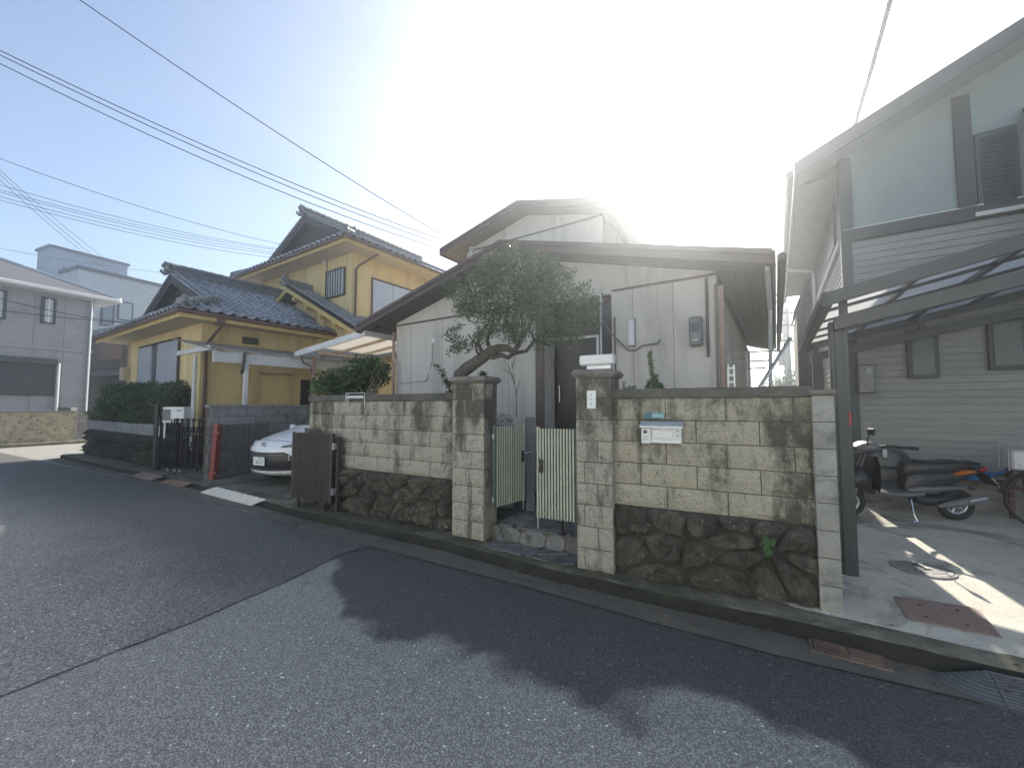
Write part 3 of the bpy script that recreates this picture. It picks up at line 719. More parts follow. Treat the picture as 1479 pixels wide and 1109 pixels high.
# ================================================================== THINGS ON THE FRONT WALLS
a, zt = W.hit(924, 605.5, 3.8); b, _ = W.hit(986, 610, 3.8)
mbx = thing('mailbox', 'silver letterbox with a sloping hood set in the block wall', 'mailbox', W, ((a+b)/2, 3.84, 1.4))
zt = 1.54
m = MB(); m.box(a+.012, b-.012, 3.83, 3.95, zt-.20, zt-.035, .004); m.build('body', 'galv', mbx)
m = MB(); prof = [(3.775, zt-.045), (3.772, zt-.058), (3.78, zt-.058), (3.8, zt-.04), (3.9, zt-.012), (3.9, zt+.0), (3.83, zt-.003)]
m.add([(a, y, z) for y, z in prof]+[(b, y, z) for y, z in prof], [tuple(range(7)), tuple(range(13, 6, -1))]+[(i, (i+1) % 7, 7+(i+1) % 7, 7+i) for i in range(7)]); m.build('hood', 'alu', mbx)
m = MB(); m.box(a+.105, b-.085, 3.823, 3.832, zt-.15, zt-.085, .003); m.build('flap', 'white_metal', mbx)
m = MB(); m.box(a+.018, b-.018, 3.824, 3.831, zt-.188, zt-.172); m.build('rail', 'alu', mbx)
m = MB(); m.box(a+.18, b-.11, 3.824, 3.831, zt-.075, zt-.062); m.build('slot', 'white_metal', mbx)
for z in (zt-.085, zt-.13):
    m = MB(); m.lathe((b-.045, 3.832, z), [(.007, -.008), (.007, 0)], 12, 'y'); m.build('screw', 'black_metal', mbx)
ic = thing('intercom', 'white door intercom with a round camera eye at the mailbox corner', 'intercom', W, (a+.055, 3.82, 1.4))
m = MB(); m.box(a+.01, a+.092, 3.806, 3.83, zt-.205, zt-.062, .006); m.build('case', 'white_metal', ic)
m = MB(); m.lathe((a+.045, 3.807, zt-.098), [(.017, -.004), (.017, 0)], 18, 'y'); m.build('camera_eye', 'black_plastic', ic)
m = MB(); m.lathe((a+.045, 3.8035, zt-.098), [(.007, -.003), (.009, 0)], 14, 'y'); m.build('lens', 'glass_dark', ic)
m = MB()
for i in range(4): m.box(a+.024, a+.076, 3.8045, 3.807, zt-.14-.011*i, zt-.137-.011*i)
m.build('speaker_slots', 'grey_plastic', ic)
ap0 = W.hit(931, 602, 3.88)[0]; ap1 = W.hit(960, 602, 3.88)[0]
ad = thing('address_plate', 'small teal street number plate just above the silver mailbox', 'address plate', W, ((ap0+ap1)/2, 3.88, 1.59))
m = MB(); m.box(ap0, ap1, 3.872, 3.89, 1.562, 1.612, .002); m.build('plate', 'sign_teal', ad)
m = MB(); m.box(ap0+.003, ap0+(ap1-ap0)*.36, 3.8705, 3.873, 1.565, 1.609); m.build('inset', 'sign_blue', ad)
text('10-12', .042, 'sign_white', ad, T(ap0+(ap1-ap0)*.68, 3.8695, 1.587) @ UPRIGHT)
na, nzb = W.hit(848, 590, 3.78); nb, nzt = W.hit(860.5, 564, 3.78)
npl = thing('name_plate', 'narrow white upright name plate on the right gate pier', 'name plate', W, ((na+nb)/2, 3.78, (nzb+nzt)/2))
m = MB(); m.box(na, nb, 3.772, 3.8, nzb, nzt, .003); m.build('plate', 'sign_white', npl)
m = MB()
for i in range(3): m.box((na+nb)/2-.012, (na+nb)/2+.01, 3.7705, 3.773, nzt-.035-.048*i, nzt-.031-.048*i); m.box((na+nb)/2-.002, (na+nb)/2+.002, 3.7703, 3.7725, nzt-.05-.048*i, nzt-.025-.048*i)
m.build('lettering', 'iron', npl)
la, _ = W.hit(839, 525, 3.86); lb, _ = W.hit(888, 520, 3.86)
lp = thing('gate_lamp', 'long white lamp box lying on the cap of the right gate pier', 'lamp', W, ((la+lb)/2, 3.88, 2.03))
m = MB(); m.box(la, lb, 3.8, 3.9, 2.07, 2.17, .014); m.build('diffuser', 'white_metal', lp)
m = MB(); m.box(la+.07, lb-.03, 3.82, 3.88, 2.03, 2.068, .003); m.build('base', 'alu', lp)
m = MB(); m.box(lb, lb+.012, 3.806, 3.894, 2.076, 2.164, .004); m.build('end_cap', 'galv', lp)
# bracket on the left wall
c0, c1 = L_.hit(499, 590, 4.09)[0], L_.hit(526, 590, 4.09)[0]
br = thing('planter_bracket', 'galvanised hanging bracket hooked over the coping of the left wall', 'bracket', L_, ((c0+c1)/2, 4.1, 1.85))
for x in (c0, c0+.05, c1):
    m = MB(); m.box(x, x+.016, 4.085, 4.093, 1.66, 1.858); m.box(x, x+.016, 4.085, 4.3, 1.858, 1.864); m.build('hook', 'galv', br)
m = MB(); m.box(c0+.05, c1, 4.06, 4.085, 1.79, 1.83, .004); m.build('rail', 'alu', br)
m = MB(); m.box(c0+.02, c1+.02, 4.07, 4.33, 1.866, 1.875); m.build('tray', 'galv', br)

# ================================================================== GATES
def leaf_frame(A, Bp):
    f = Fr(-144); f.e = (Bp-A).copy(); f.e.z = 0; f.e.normalize(); f.n = V((-f.e.y, f.e.x, 0)); f.yaw = math.atan2(f.e.y, f.e.x)
    return f
def on(px, Y): r = ray(px, 587); return V((r.x/r.y*Y, Y, 0))
def sage_gate(label, A, Bp, zb, zt, n, latch_left, stile):
    f = leaf_frame(A, Bp); s0, d0, _ = f.loc(A); w = (Bp-A).length
    t = thing('gate_leaf', label, 'gate', f, (s0, d0, zb), 'sage green entrance gate leaves')
    m = MB(); m.box(s0+.01, s0+w-.01, d0+.004, d0+.016, zb+.03, zt-.012); m.build('backing', 'sage_dark', t)
    for x in ((s0, s0+.02), (s0+w-.02, s0+w)):
        m = MB(); m.box(x[0], x[1], d0-.008, d0+.028, zb, zt+.008, .003); m.build('stile', 'sage' if (x[0] == s0) == latch_left else 'sage_dark', t)
    sh = MB().box(0, .017, 0, .016, 0, zt-zb-.02, .003).mesh('slat', 'sage')
    a, b = s0+.032, s0+w-.03
    for i in range(n):
        x = a+(b-a-.017)*i/(n-1); inst('slat', sh, t, T(x, d0-.012, zb+.012))
    for z in (zb+.07, zt-.09):
        m = MB(); m.box(s0+.02, s0+w-.02, d0+.017, d0+.03, z, z+.03, .002); m.build('rail', 'sage_dark', t)
    lx = s0+.05 if latch_left else s0+w-.05; zl = zb+(zt-zb)*.59
    m = MB(); m.box(lx-.024, lx+.024, d0-.024, d0-.012, zl-.075, zl+.065, .004); m.build('lock_plate', 'black_metal', t)
    m = MB(); m.lathe((lx, d0-.024, zl+.02), [(.02, -.012), (.022, 0)], 16, 'y'); m.lathe((lx+.005, d0-.024, zl-.04), [(.012, -.008), (.014, 0)], 14, 'y'); m.build('lock_rose', 'black_plastic', t)
    m = MB(); m.tube([(lx, d0-.02, zl-.02), (lx, d0-.05, zl-.025), (lx+(.03 if latch_left else -.03), d0-.055, zl-.03)], .007, 8); m.build('lever', 'black_metal', t)
    if not latch_left:
        m = MB(); m.tube([(lx+.02, d0, zl+.01), (lx+.05, d0-.02, zl+.02), (lx+.15, d0-.03, zl+.035)], .012, 10); m.build('handle', 'alu', t)
    m = MB(); m.box(s0+(.004 if latch_left else w-.016), s0+(.016 if latch_left else w-.004), d0+.0, d0+.012, zb-.1, zb, .002); m.build('drop_bolt', 'alu', t)
    for z in (zb+.1, zt-.12):
        x = s0+w if latch_left else s0
        m = MB(); m.box(x-.022, x+.022, d0+.002, d0+.02, z-.03, z+.03, .003); m.build('hinge', 'galv', t)
    return t
sage_gate('sage green slatted gate leaf swung back beside the left pier', on(714.5, 4.56), on(757, 4.95), .53, 1.452, 12, False, 0)
sage_gate('sage green slatted gate leaf with a black lock, against the right pier', on(775, 4.2), on(833, 4.02), .52, 1.452, 12, True, 0)
g = on(810, 4.35); m = MB(); m.tube([(g.x, g.y, .31), (g.x, g.y, .53)], .02, 10); m.lathe((g.x, g.y, .315), [(.05, 0), (.045, .015), (.022, .02)], 14)
tag(m.build('gate_stop', 'black_metal', org=(g.x, g.y, .31)), 'short black stop post under the sage gate leaf near the right pier', 'post')
# upright granite post behind the gates
g0 = on(765.5, 5.35); m = MB(); m.box(g0.x-.06, g0.x+.06, g0.y-.06, g0.y+.06, .3, 1.535, .008)
tag(m.build('stone_post', 'granite', org=(g0.x, g0.y, .31)), 'upright grey stone post behind the sage gates', 'post')

# folded brown driveway gate: two slatted panels lying together, two more stacked behind
def slat_gate(t, f, s0, d0, w, zb, zt, n, mat, th=.03, frame=True, sw=.6, name='slat'):
    m = MB(); m.box(s0, s0+w, d0+th*.55, d0+th, zb+.06, zb+.1); m.box(s0, s0+w, d0+th*.55, d0+th, zt-.12, zt-.08); 
    m.box(s0, s0+w, d0+th*.55, d0+th, (zb+zt)/2-.02, (zb+zt)/2+.02); m.build('rail', mat, t)
    p = w/n; me = MB().box(0, p*sw, 0, th*.52, 0, zt-zb, min(.004, p*.15)).mesh(name, mat)
    for i in range(n): inst(name, me, t, T(s0+p*i+p*.2, d0, zb))
A_, B_ = on(425, 6.4), on(479, 5.98); f = leaf_frame(A_, B_); s0, d0, _ = f.loc(A_); w = (B_-A_).length
t = thing('driveway_gate', 'dark brown slatted metal gate folded back in front of the block wall', 'gate', f, (s0+w/2, d0, .12))
slat_gate(t, f, s0, d0, w, .25, 1.25, 22, 'gate_brown', .03)
m = MB(); m.box(s0-.02, s0+.012, d0-.006, d0+.035, .24, 1.27, .003); m.box(s0+w-.005, s0+w+.03, d0-.006, d0+.035, .24, 1.27, .003); m.box(s0, s0+w, d0-.0, d0+.028, 1.25, 1.262); m.build('frame', 'gate_brown', t)
m = MB(); m.box(s0+w*.02, s0+w*.98, d0+.07, d0+.09, .27, 1.26); m.build('backing_panel', 'gate_brown', t)
for i in range(9):
    inst('slat', MB().box(0, .02, 0, .016, 0, 1.05, .003).mesh('slat', 'gate_brown'), t, T(s0+.1+.045*i, d0+.12, .28))
for z in (.42, 1.08):
    m = MB(); m.box(s0+w+.03, s0+w+.055, d0+.0, d0+.07, z-.05, z+.05, .004); m.build('hinge', 'galv', t)
m = MB(); m.box(s0+w+.03, s0+w+.085, d0+.06, d0+.12, .13, 1.22, .004); m.build('post', 'gate_brown', t)
m = MB(); m.tube([(s0-.03, d0-.02, .83), (s0-.055, d0-.03, .83), (s0-.055, d0-.03, .9)], .008, 8); m.build('latch', 'galv', t)
m = MB()
for x in (s0+.15, s0+w-.12): m.box(x-.02, x+.02, d0+.0, d0+.03, .12, .25)
m.build('wheel_bracket', 'black_metal', t)
# grey open gate leaf along the inner side
A_, B_ = on(317, 8.72), on(388, 9.8); f = leaf_frame(A_, B_); s0, d0, _ = f.loc(A_); w = (B_-A_).length
t = thing('driveway_gate', 'grey slatted metal gate opened back along the grey block wall beside the white car', 'gate', f, (s0+w/2, d0, .12))
slat_gate(t, f, s0, d0, w, .2, 1.27, 21, 'gate_grey', .03, sw=.5)
m = MB(); m.box(s0-.03, s0, d0-.005, d0+.04, .16, 1.29, .003); m.box(s0+w, s0+w+.035, d0-.005, d0+.04, .16, 1.29, .003); m.box(s0, s0+w, d0+.002, d0+.028, .16, .21); m.build('frame', 'gate_grey', t)
for z in (.33, 1.12):
    m = MB(); m.box(s0-.055, s0-.03, d0-.0, d0+.05, z-.03, z+.03, .004); m.build('hinge', 'galv', t)
m = MB(); m.lathe((s0+w*.72, d0-.01, .15), [(.03, -.015), (.035, 0), (.03, .015)], 12, 'y'); m.build('wheel', 'alu', t)
# red leaning post with bands
P0, P1 = G(307.5, 692, .12), AT(310, 615, 8.6)
t = thing('red_post', 'red painted steel gate post with two hinge bands, leaning slightly', 'post', WORLD, (P0.x, P0.y, .12))
m = MB(); a = V((P0.x, P0.y, .1)); b = V((P1.x+.02, P0.y, 1.3)); m.beam(a, b, .085, .135, V((0, 1, 0))); m.build('column', 'red_paint', t)
for u in (.13, .84):
    c = a+(b-a)*u; m = MB(); m.box(c.x-.06, c.x+.1, c.y-.085, c.y-.055, c.z-.02, c.z+.025, .004); m.build('hinge_band', 'red_paint', t)
# ================================================================== THE HOUSE BEHIND THE PIERS
mh = thing('bungalow', 'beige stucco house with low brown gabled roofs behind the block wall', 'house', B, (-4.0, 8.5, .12))
RK, EZ, RZ = 5.77, 3.55, 4.60                    # rake plane, eave and ridge heights
RL, RR, RM = -8.09, .02, -4.03
WD = 6.27; WL, WR = -7.34, -.66
def rz(s): return EZ+(RZ-EZ)*(1-abs(s-RM)/(RR-RM))
def gable_wall(mb, s0, s1, d0, d1, z0, zf, mid):
    pts = [(s0, z0), (s1, z0), (s1, zf(s1))]+([(mid, zf(mid))] if s0 < mid < s1 else [])+[(s0, zf(s0))]
    mb.slab([(s, d0, z) for s, z in pts], (0, d1-d0, 0))
m = MB(); gable_wall(m, WL, -3.45, WD, WD+.12, .1, lambda s: rz(s)-.14, RM); m.build('wall', 'stucco_beige', mh)
m = MB(); gable_wall(m, -2.19, WR, WD, WD+.12, .1, lambda s: rz(s)-.14, RM); m.build('wall', 'stucco_beige', mh)
m = MB(); gable_wall(m, -3.45, -2.19, WD, WD+.1, 3.5, lambda s: rz(s)-.14, RM); m.build('wall', 'stucco_beige', mh)
m = MB(); m.box(WR-.12, WR, WD+.12, 15, .1, 3.4); m.box(WL, WL+.12, WD+.12, 15, .1, 3.4); m.box(WL, WR, 15, 15.1, .1, 3.4); m.build('wall', 'stucco_beige', mh)
# shaded porch recess
m = MB(); m.box(-3.53, -3.45, WD+.12, 6.7, .6, 3.5); m.build('porch_side', 'stucco_beige', mh)
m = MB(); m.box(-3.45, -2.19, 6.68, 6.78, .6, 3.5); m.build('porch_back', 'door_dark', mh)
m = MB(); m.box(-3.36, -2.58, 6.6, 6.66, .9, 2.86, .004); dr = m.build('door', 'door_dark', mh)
m = MB(); m.tube([(-3.28, 6.55, 1.75), (-3.28, 6.55, 2.05)], .012, 8); m.build('handle', 'alu', dr)
m = MB(); m.box(-2.5, -2.25, 6.6, 6.65, .9, 3.4, .003); m.build('side_panel', 'glass_dark', mh)
m = MB(); m.box(-3.42, -2.52, 6.56, 6.6, 2.87, 2.91); m.build('door_head', 'white_metal', mh)
m = MB(); m.box(-2.57, -2.52, 6.56, 6.6, .9, 2.87); m.build('door_jamb', 'white_metal', mh)
m = MB(); m.box(-3.44, -3.39, 6.56, 6.6, .9, 2.87); m.build('door_jamb', 'alu', mh)
m = MB(); m.box(-3.6, -3.43, WD-.03, WD-.001, .6, 3.5, .004); m.build('porch_post', 'brown_metal', mh)
m = MB(); m.tube([(-2.36, WD-.03, .8), (-2.36, WD-.03, 3.6)], .018, 8); m.build('conduit', 'galv', mh)
m = MB(); m.tube([(-2.13, WD-.03, .8), (-2.13, WD-.03, 3.1)], .014, 8); m.build('conduit', 'brown_metal', mh)
# string course, seams
m = MB(); m.box(WL, -3.6, WD-.018, WD-.001, 3.525, 3.56); m.build('string_course', 'brown_metal', mh)
m = MB(); m.box(-2.18, WR, WD-.018, WD-.001, 3.525, 3.56); m.build('string_course', 'brown_metal', mh)
for s in (-6.85, -5.9, -4.95, -4.2, -1.85, -1.25):
    m = MB(); m.box(s, s+.008, WD-.003, WD-.0005, .5, 3.52); m.build('wall_seam', 'soffit_grey', mh)
# vent, pipe runs
s, z = B.hit(626, 492, WD-.01); m = MB(); m.lathe((s, WD, z), [(.05, -.02), (.062, -.004), (.062, 0)], 18, 'y'); m.build('vent_cap', 'white_metal', mh)
m = MB(); m.tube([(s-.02, WD-.012, z-.06), (s-.02, WD-.012, z-.42), (s-.1, WD-.012, z-.62)], .006, 6); m.build('cable', 'soffit_grey', mh)
s0, z0 = B.hit(577, 553, WD-.02); s1, z1 = B.hit(617, 549, WD-.02)
m = MB(); m.tube([(s0, WD-.02, z0), (s1-.06, WD-.02, z0+.03), (s1, WD-.02, z0+.05), (s1, WD-.02, z0+.2)], .018, 8); m.build('drain_pipe', 'stucco_beige', mh)
# downpipes at the left corner
m = MB(); m.tube([(WL-.35, WD+.2, 3.42), (WL-.06, WD+.0, 3.36), (WL-.03, WD-.05, 3.28), (WL-.03, WD-.05, .5)], .038, 10); m.build('downpipe', 'pink_pipe', mh)
m = MB(); s, z = B.hit(568, 516, WD-.1); m.tube([(s-.02, WD-.09, z+.02), (s+.11, WD-.09, z-.16), (s+.11, WD-.09, .5)], .026, 10); m.build('downpipe', 'cream_wood', mh)
# right corner: downpipe and boards
m = MB(); m.tube([(WR+.06, WD-.05, 3.35), (WR+.06, WD-.05, .6)], .04, 10); m.build('downpipe', 'pink_pipe', mh)
m = MB(); m.box(WR-.03, WR+.0, WD-.02, WD-.001, .6, 3.4); m.build('corner_board', 'soffit_grey', mh)
m = MB(); m.tube([(WR+.62, WD-.35, 3.42), (WR+.62, 8.0, 3.3), (WR+.55, 8.2, .6)], .03, 8); m.build('downpipe', 'white_metal', mh)
# slim lamp box, meter, conduit with cable
s, z = B.hit(912, 480, WD-.04); m = MB(); m.box(s-.05, s+.045, WD-.07, WD, z-.21, z+.21, .008); m.build('wall_lamp', 'sign_white', mh)
m = MB(); m.box(s-.065, s+.06, WD-.02, WD-.001, z-.225, z+.225, .004); m.build('lamp_base', 'grey_plastic', mh)
s, z = B.hit(1005, 478, WD-.06); m = MB(); m.box(s-.08, s+.09, WD-.14, WD, z-.22, z+.2, .02); mt_ = m.build('electric_meter', 'grey_plastic', mh)
m = MB(); m.box(s-.045, s+.055, WD-.146, WD-.14, z-.02, z+.1, .002); m.build('window', 'glass_dark', mt_)
m = MB(); m.box(s-.03, s+.04, WD-.147, WD-.14, z-.15, z-.13, .001); m.build('label', 'white_metal', mt_)
m = MB(); m.tube([(s+.15, WD-.03, 3.5), (s+.15, WD-.03, z-.38)], .02, 8); m.build('conduit', 'brown_metal', mh)
q = [B.hit(x, y, WD-.03) for x, y in ((868, 460), (885, 484), (908, 506), (918, 506), (928, 499), (950, 496), (953, 490))]
m = MB(); m.tube([(a, WD-.03, b) for a, b in q], .014, 8); m.build('conduit', 'grey_plastic', mh)
# lower roof
rf = MB(); 
def roof_slopes(mb, sl, sr, sm, d0, d1, ze, zr, t):
    for a, b in (((sl, ze), (sm, zr)), ((sm, zr), (sr, ze))):
        mb.slab([(a[0], d0, a[1]), (b[0], d0, b[1]), (b[0], d1, b[1]), (a[0], d1, a[1])], (0, 0, -t))
roof_slopes(rf, RL, RR, RM, RK, 15.4, EZ+.02, RZ+.02, .05); roof = rf.build('roof', 'brown_metal', mh)
def rake(parent, sl, sr, sm, d, ze, zr, h, mat, dd=.03):
    for a, b in (((sl, ze), (sm, zr)), ((sm, zr), (sr, ze))):
        m = MB(); m.slab([(a[0], d, a[1]-h), (b[0], d, b[1]-h), (b[0], d, b[1]), (a[0], d, a[1])], (0, dd, 0)); m.build('fascia', mat, parent)
        m = MB(); m.slab([(a[0], d-.022, a[1]-h*.36), (b[0], d-.022, b[1]-h*.36), (b[0], d-.022, b[1]+.02), (a[0], d-.022, a[1]+.02)], (0, .021, 0)); m.build('drip_edge', mat, parent)
rake(roof, RL, RR, RM, RK-.03, EZ+.015, RZ+.015, .16, 'brown_metal')
for s in (RL, RR):
    sg = -1 if s == RL else 1
    m = MB(); m.box(s, s+sg*.03, RK-.03, 15.4, EZ-.17, EZ+.02, .004); m.build('fascia', 'brown_metal', roof)
    m = MB(); m.tube([(s+sg*.09, RK-.02, EZ-.07), (s+sg*.09, 15.4, EZ-.09)], .05, 10); m.build('gutter', 'brown_metal', roof)
def soffits(parent, sl, sr, sm, wl, wr, d0, wd, d1, ze, zr, drop, mat, w=.11):
    # boards follow the rake on the gable side and run back along the eaves
    def zz(s): return ze+(zr-ze)*(1-abs(s-sm)/(sr-sm))-drop
    n = int((wd-d0)/w)
    for i in range(n+1):
        a = d0+i*(wd-d0)/(n+1); b = a+(wd-d0)/(n+1)-.012
        for p, q in (((sl), (sm)), ((sm), (sr))):
            m = MB(); m.slab([(p, a, zz(p)), (q, a, zz(q)), (q, b, zz(q)), (p, b, zz(p))], (0, 0, .014)); m.build('soffit_board', mat, parent)
    for e, wv in ((sl, wl), (sr, wr)):
        k = max(2, int(abs(e-wv)/w))
        for i in range(k):
            a = e+(wv-e)*i/k; b = e+(wv-e)*(i+1)/k-(.012 if wv > e else -.012)
            m = MB(); m.slab([(a, wd, zz(a)), (b, wd, zz(b)), (b, d1, zz(b)), (a, d1, zz(a))], (0, 0, .014)); m.build('soffit_board', mat, parent)
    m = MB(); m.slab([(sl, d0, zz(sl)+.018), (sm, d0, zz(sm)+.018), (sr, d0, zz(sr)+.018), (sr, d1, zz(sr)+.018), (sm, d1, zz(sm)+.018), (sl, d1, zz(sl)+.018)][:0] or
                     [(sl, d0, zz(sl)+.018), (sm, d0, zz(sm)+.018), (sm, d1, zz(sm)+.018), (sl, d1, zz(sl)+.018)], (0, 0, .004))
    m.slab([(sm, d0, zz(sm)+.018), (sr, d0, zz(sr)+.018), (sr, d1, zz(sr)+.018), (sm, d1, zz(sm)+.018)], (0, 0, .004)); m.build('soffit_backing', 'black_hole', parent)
soffits(roof, RL+.02, RR-.02, RM, WL, WR, RK+.01, WD-.002, 15, EZ, RZ, .13, 'soffit_brown')
m = MB(); s, z = B.hit(543, 471, 6.0); m.box(s-.09, s+.09, 5.93, 6.05, z-.03, z-.0); m.build('soffit_vent', 'black_hole', roof)
# upper storey
UD, UE, UR_ = 8.78, 6.40, 7.10; UL, URt, UM = -8.36, -2.86, -5.61
m = MB(); gable_wall(m, -7.75, -3.45, 9.3, 9.42, 3.6, lambda s: UE+(UR_-UE)*(1-abs(s-UM)/(URt-UM))-.14, UM); m.build('wall', 'stucco_beige', mh)
m = MB(); m.box(-3.57, -3.45, 9.42, 14, 3.6, 6.25); m.box(-7.75, -7.63, 9.42, 14, 3.6, 6.25); m.build('wall', 'stucco_beige', mh)
m = MB(); m.box(-7.75, -3.45, 9.282, 9.299, 6.36, 6.4); m.build('string_course', 'brown_metal', mh)
rf = MB(); roof_slopes(rf, UL, URt, UM, UD, 14.6, UE+.02, UR_+.02, .05); up = rf.build('roof', 'brown_metal', mh)
rake(up, UL, URt, UM, UD-.03, UE+.015, UR_+.015, .16, 'brown_metal')
for s in (UL, URt):
    sg = -1 if s == UL else 1
    m = MB(); m.box(s, s+sg*.03, UD-.03, 14.6, UE-.17, UE+.02, .004); m.build('fascia', 'brown_metal', up)
soffits(up, UL+.02, URt-.02, UM, -7.75, -3.45, UD+.01, 9.298, 14, UE, UR_, .13, 'soffit_grey')
# insulator on the lower roof, white stacked discs
s, z = B.hit(682, 367, 5.85)
ins = thing('insulator', 'stack of white porcelain insulator discs on the lower roof edge', 'insulator', B, (s, 5.85, z-.14))
m = MB(); zz = z-.16
for i in range(5):
    m.lathe((s, 5.85, zz+.05+i*.055), [(.02, -.02), (.06, -.01), (.062, .0), (.03, .014), (.02, .03)], 16)
m.build('disc', 'porcelain', ins)
m = MB(); m.tube([(s, 5.85, zz-.12), (s, 5.85, zz+.32)], .012, 8); m.build('pin', 'black_metal', ins)

# ================================================================== WHITE CANOPY OVER THE PARKED CAR
cv = thing('car_canopy', 'white framed flat canopy over the white car, beside the beige house', 'canopy', B, (-9.5, 7, .12))
cs0, cs1, cd0, cd1 = -10.98, -8.02, 5.88, 10.2
zl, zr_ = 3.03, 3.32
m = MB(); m.slab([(cs0, cd0, zl), (cs1, cd0, zr_), (cs1, cd0, zr_+.15), (cs0, cd0, zl+.15)], (0, .05, 0)); m.build('fascia', 'white_metal', cv)
m = MB(); m.slab([(cs1, cd0+.0, zr_), (cs1, cd1, zr_), (cs1, cd1, zr_+.15), (cs1, cd0, zr_+.15)], (.045, 0, 0)); m.build('fascia', 'white_metal', cv)
m = MB(); m.slab([(cs0, cd0, zl), (cs0, cd1, zl), (cs0, cd1, zl+.12), (cs0, cd0, zl+.12)], (-.05, 0, 0)); m.build('gutter', 'white_metal', cv)
for i in range(6):
    a = cd0+.06+i*(cd1-cd0)/6; b = a+(cd1-cd0)/6-.05
    m = MB(); m.slab([(cs0+.02, a, zl+.09), (cs1-.02, a, zr_+.09), (cs1-.02, b, zr_+.09), (cs0+.02, b, zl+.09)], (0, 0, .012)); m.build('roof_panel', 'milky_panel', cv)
    m = MB(); m.slab([(cs0, a-.05, zl+.02), (cs1, a-.05, zr_+.02), (cs1, a-.005, zr_+.02), (cs0, a-.005, zl+.02)], (0, 0, .07)); m.build('purlin', 'cream_wood', cv)
m = MB(); m.slab([(cs0+1.0, cd0+.06, zl+.07), (cs0+1.05, cd0+.06, zl+.07), (cs0+1.05, cd1, zl+.07), (cs0+1.0, cd1, zl+.07)], (0, 0, -.06)); m.build('beam', 'cream_wood', cv)
for d in (6.25, 9.9):
    m = MB(); m.box(cs0+.2, cs0+.28, d, d+.08, .1, zl+.03, .005); m.build('post', 'pink_pipe', cv)
m = MB(); m.tube([(cs0+.04, cd0+.15, zl-.01), (cs0+.06, cd0+.2, zl-.15), (cs0+.2, cd0+.36, zl-.25), (cs0+.2, cd0+.36, .3)], .022, 8); m.build('downpipe', 'brown_pipe', cv)

# ================================================================== YELLOW HOUSE WITH TILED ROOFS
yh = thing('tiled_house', 'yellow stucco house with grey wave-tiled hip and gable roofs', 'house', B, (-15, 8.3, .9))
tile_n = 0; stuff_tiles = MB()
def tile_mb():
    """one wave tile: 0.30 wide, 0.30 long, lapping the next; x across, y up the slope, z out"""
    n = 9; vs_ = []
    for y, dz in ((0, .034), (.3, .0)):
        for i in range(n):
            x = -.155+.31*i/(n-1); u = i/(n-1)
            z = dz+(.068*max(0, 1-((u-.12)/.18)**2) if u < .32 else .04*max(0, 1-((u-1.0)/.14)**2) if u > .86 else -.012*sin((u-.32)/.54*pi))+.008
            vs_.append((x, y, z))
    for i in range(n): x, y, z = vs_[i]; vs_.append((x, .004, z-.028))
    fs = [(i, i+1, n+i+1, n+i) for i in range(n-1)]+[(2*n+i, 2*n+i+1, i+1, i) for i in range(n-1)]
    return MB().add(vs_, fs)
TM = tile_mb(); TILE = TM.mesh('roof_tile', 'kawara', smooth=True)
def lay_tiles(parent, o, u, v, cols, rows, keep, budget, pw=.29, pl=.245):
    """o eave corner, u along the eave, v up the slope (unit vectors, parent's frame)"""
    global tile_n
    nrm = u.cross(v).normalized()
    if nrm.z < 0: nrm = -nrm
    k = 0
    for r in range(rows):
        for c in range(cols):
            ctr = o+u*(pw*(c+.5))+v*(pl*r)
            if not keep(ctr+v*.12): continue
            j = noise.noise(ctr*3.1)*.006
            M = Matrix(((u.x, v.x, nrm.x, ctr.x+nrm.x*j), (u.y, v.y, nrm.y, ctr.y+nrm.y*j), (u.z, v.z, nrm.z, ctr.z+nrm.z*j), (0, 0, 0, 1)))
            if k < budget and tile_n < 300: inst('roof_tile', TILE, parent, M); tile_n += 1; k += 1
            else: stuff_tiles.add([M @ V(p) for p in TM.v], TM.f)
def ridge(parent, pts, r=.075, layers=3, mat='kawara_ridge'):
    """a built-up ridge: courses of flat tiles under a row of half-round caps"""
    for p, q in zip(pts, pts[1:]):
        p, q = V(p), V(q); L = (q-p).length; t = (q-p)/L
        m = MB()
        for i in range(layers): m.beam(p+V((0, 0, .03+i*.05)), q+V((0, 0, .03+i*.05)), .2-.03*i+(.02 if i % 2 else 0), .036)
        m.build('ridge_course', mat, parent)
        n = max(2, int(L/.26)); m = MB()
        for i in range(n):
            a = p+t*(L*i/n)+V((0, 0, .06+layers*.05)); b = a+t*(L/n*1.04)
            m.tube([a, a+t*.02, b], [r*1.18, r*1.12, r*.94], 10)
        m.build('ridge_caps', mat, parent, smooth=True, kind='stuff')
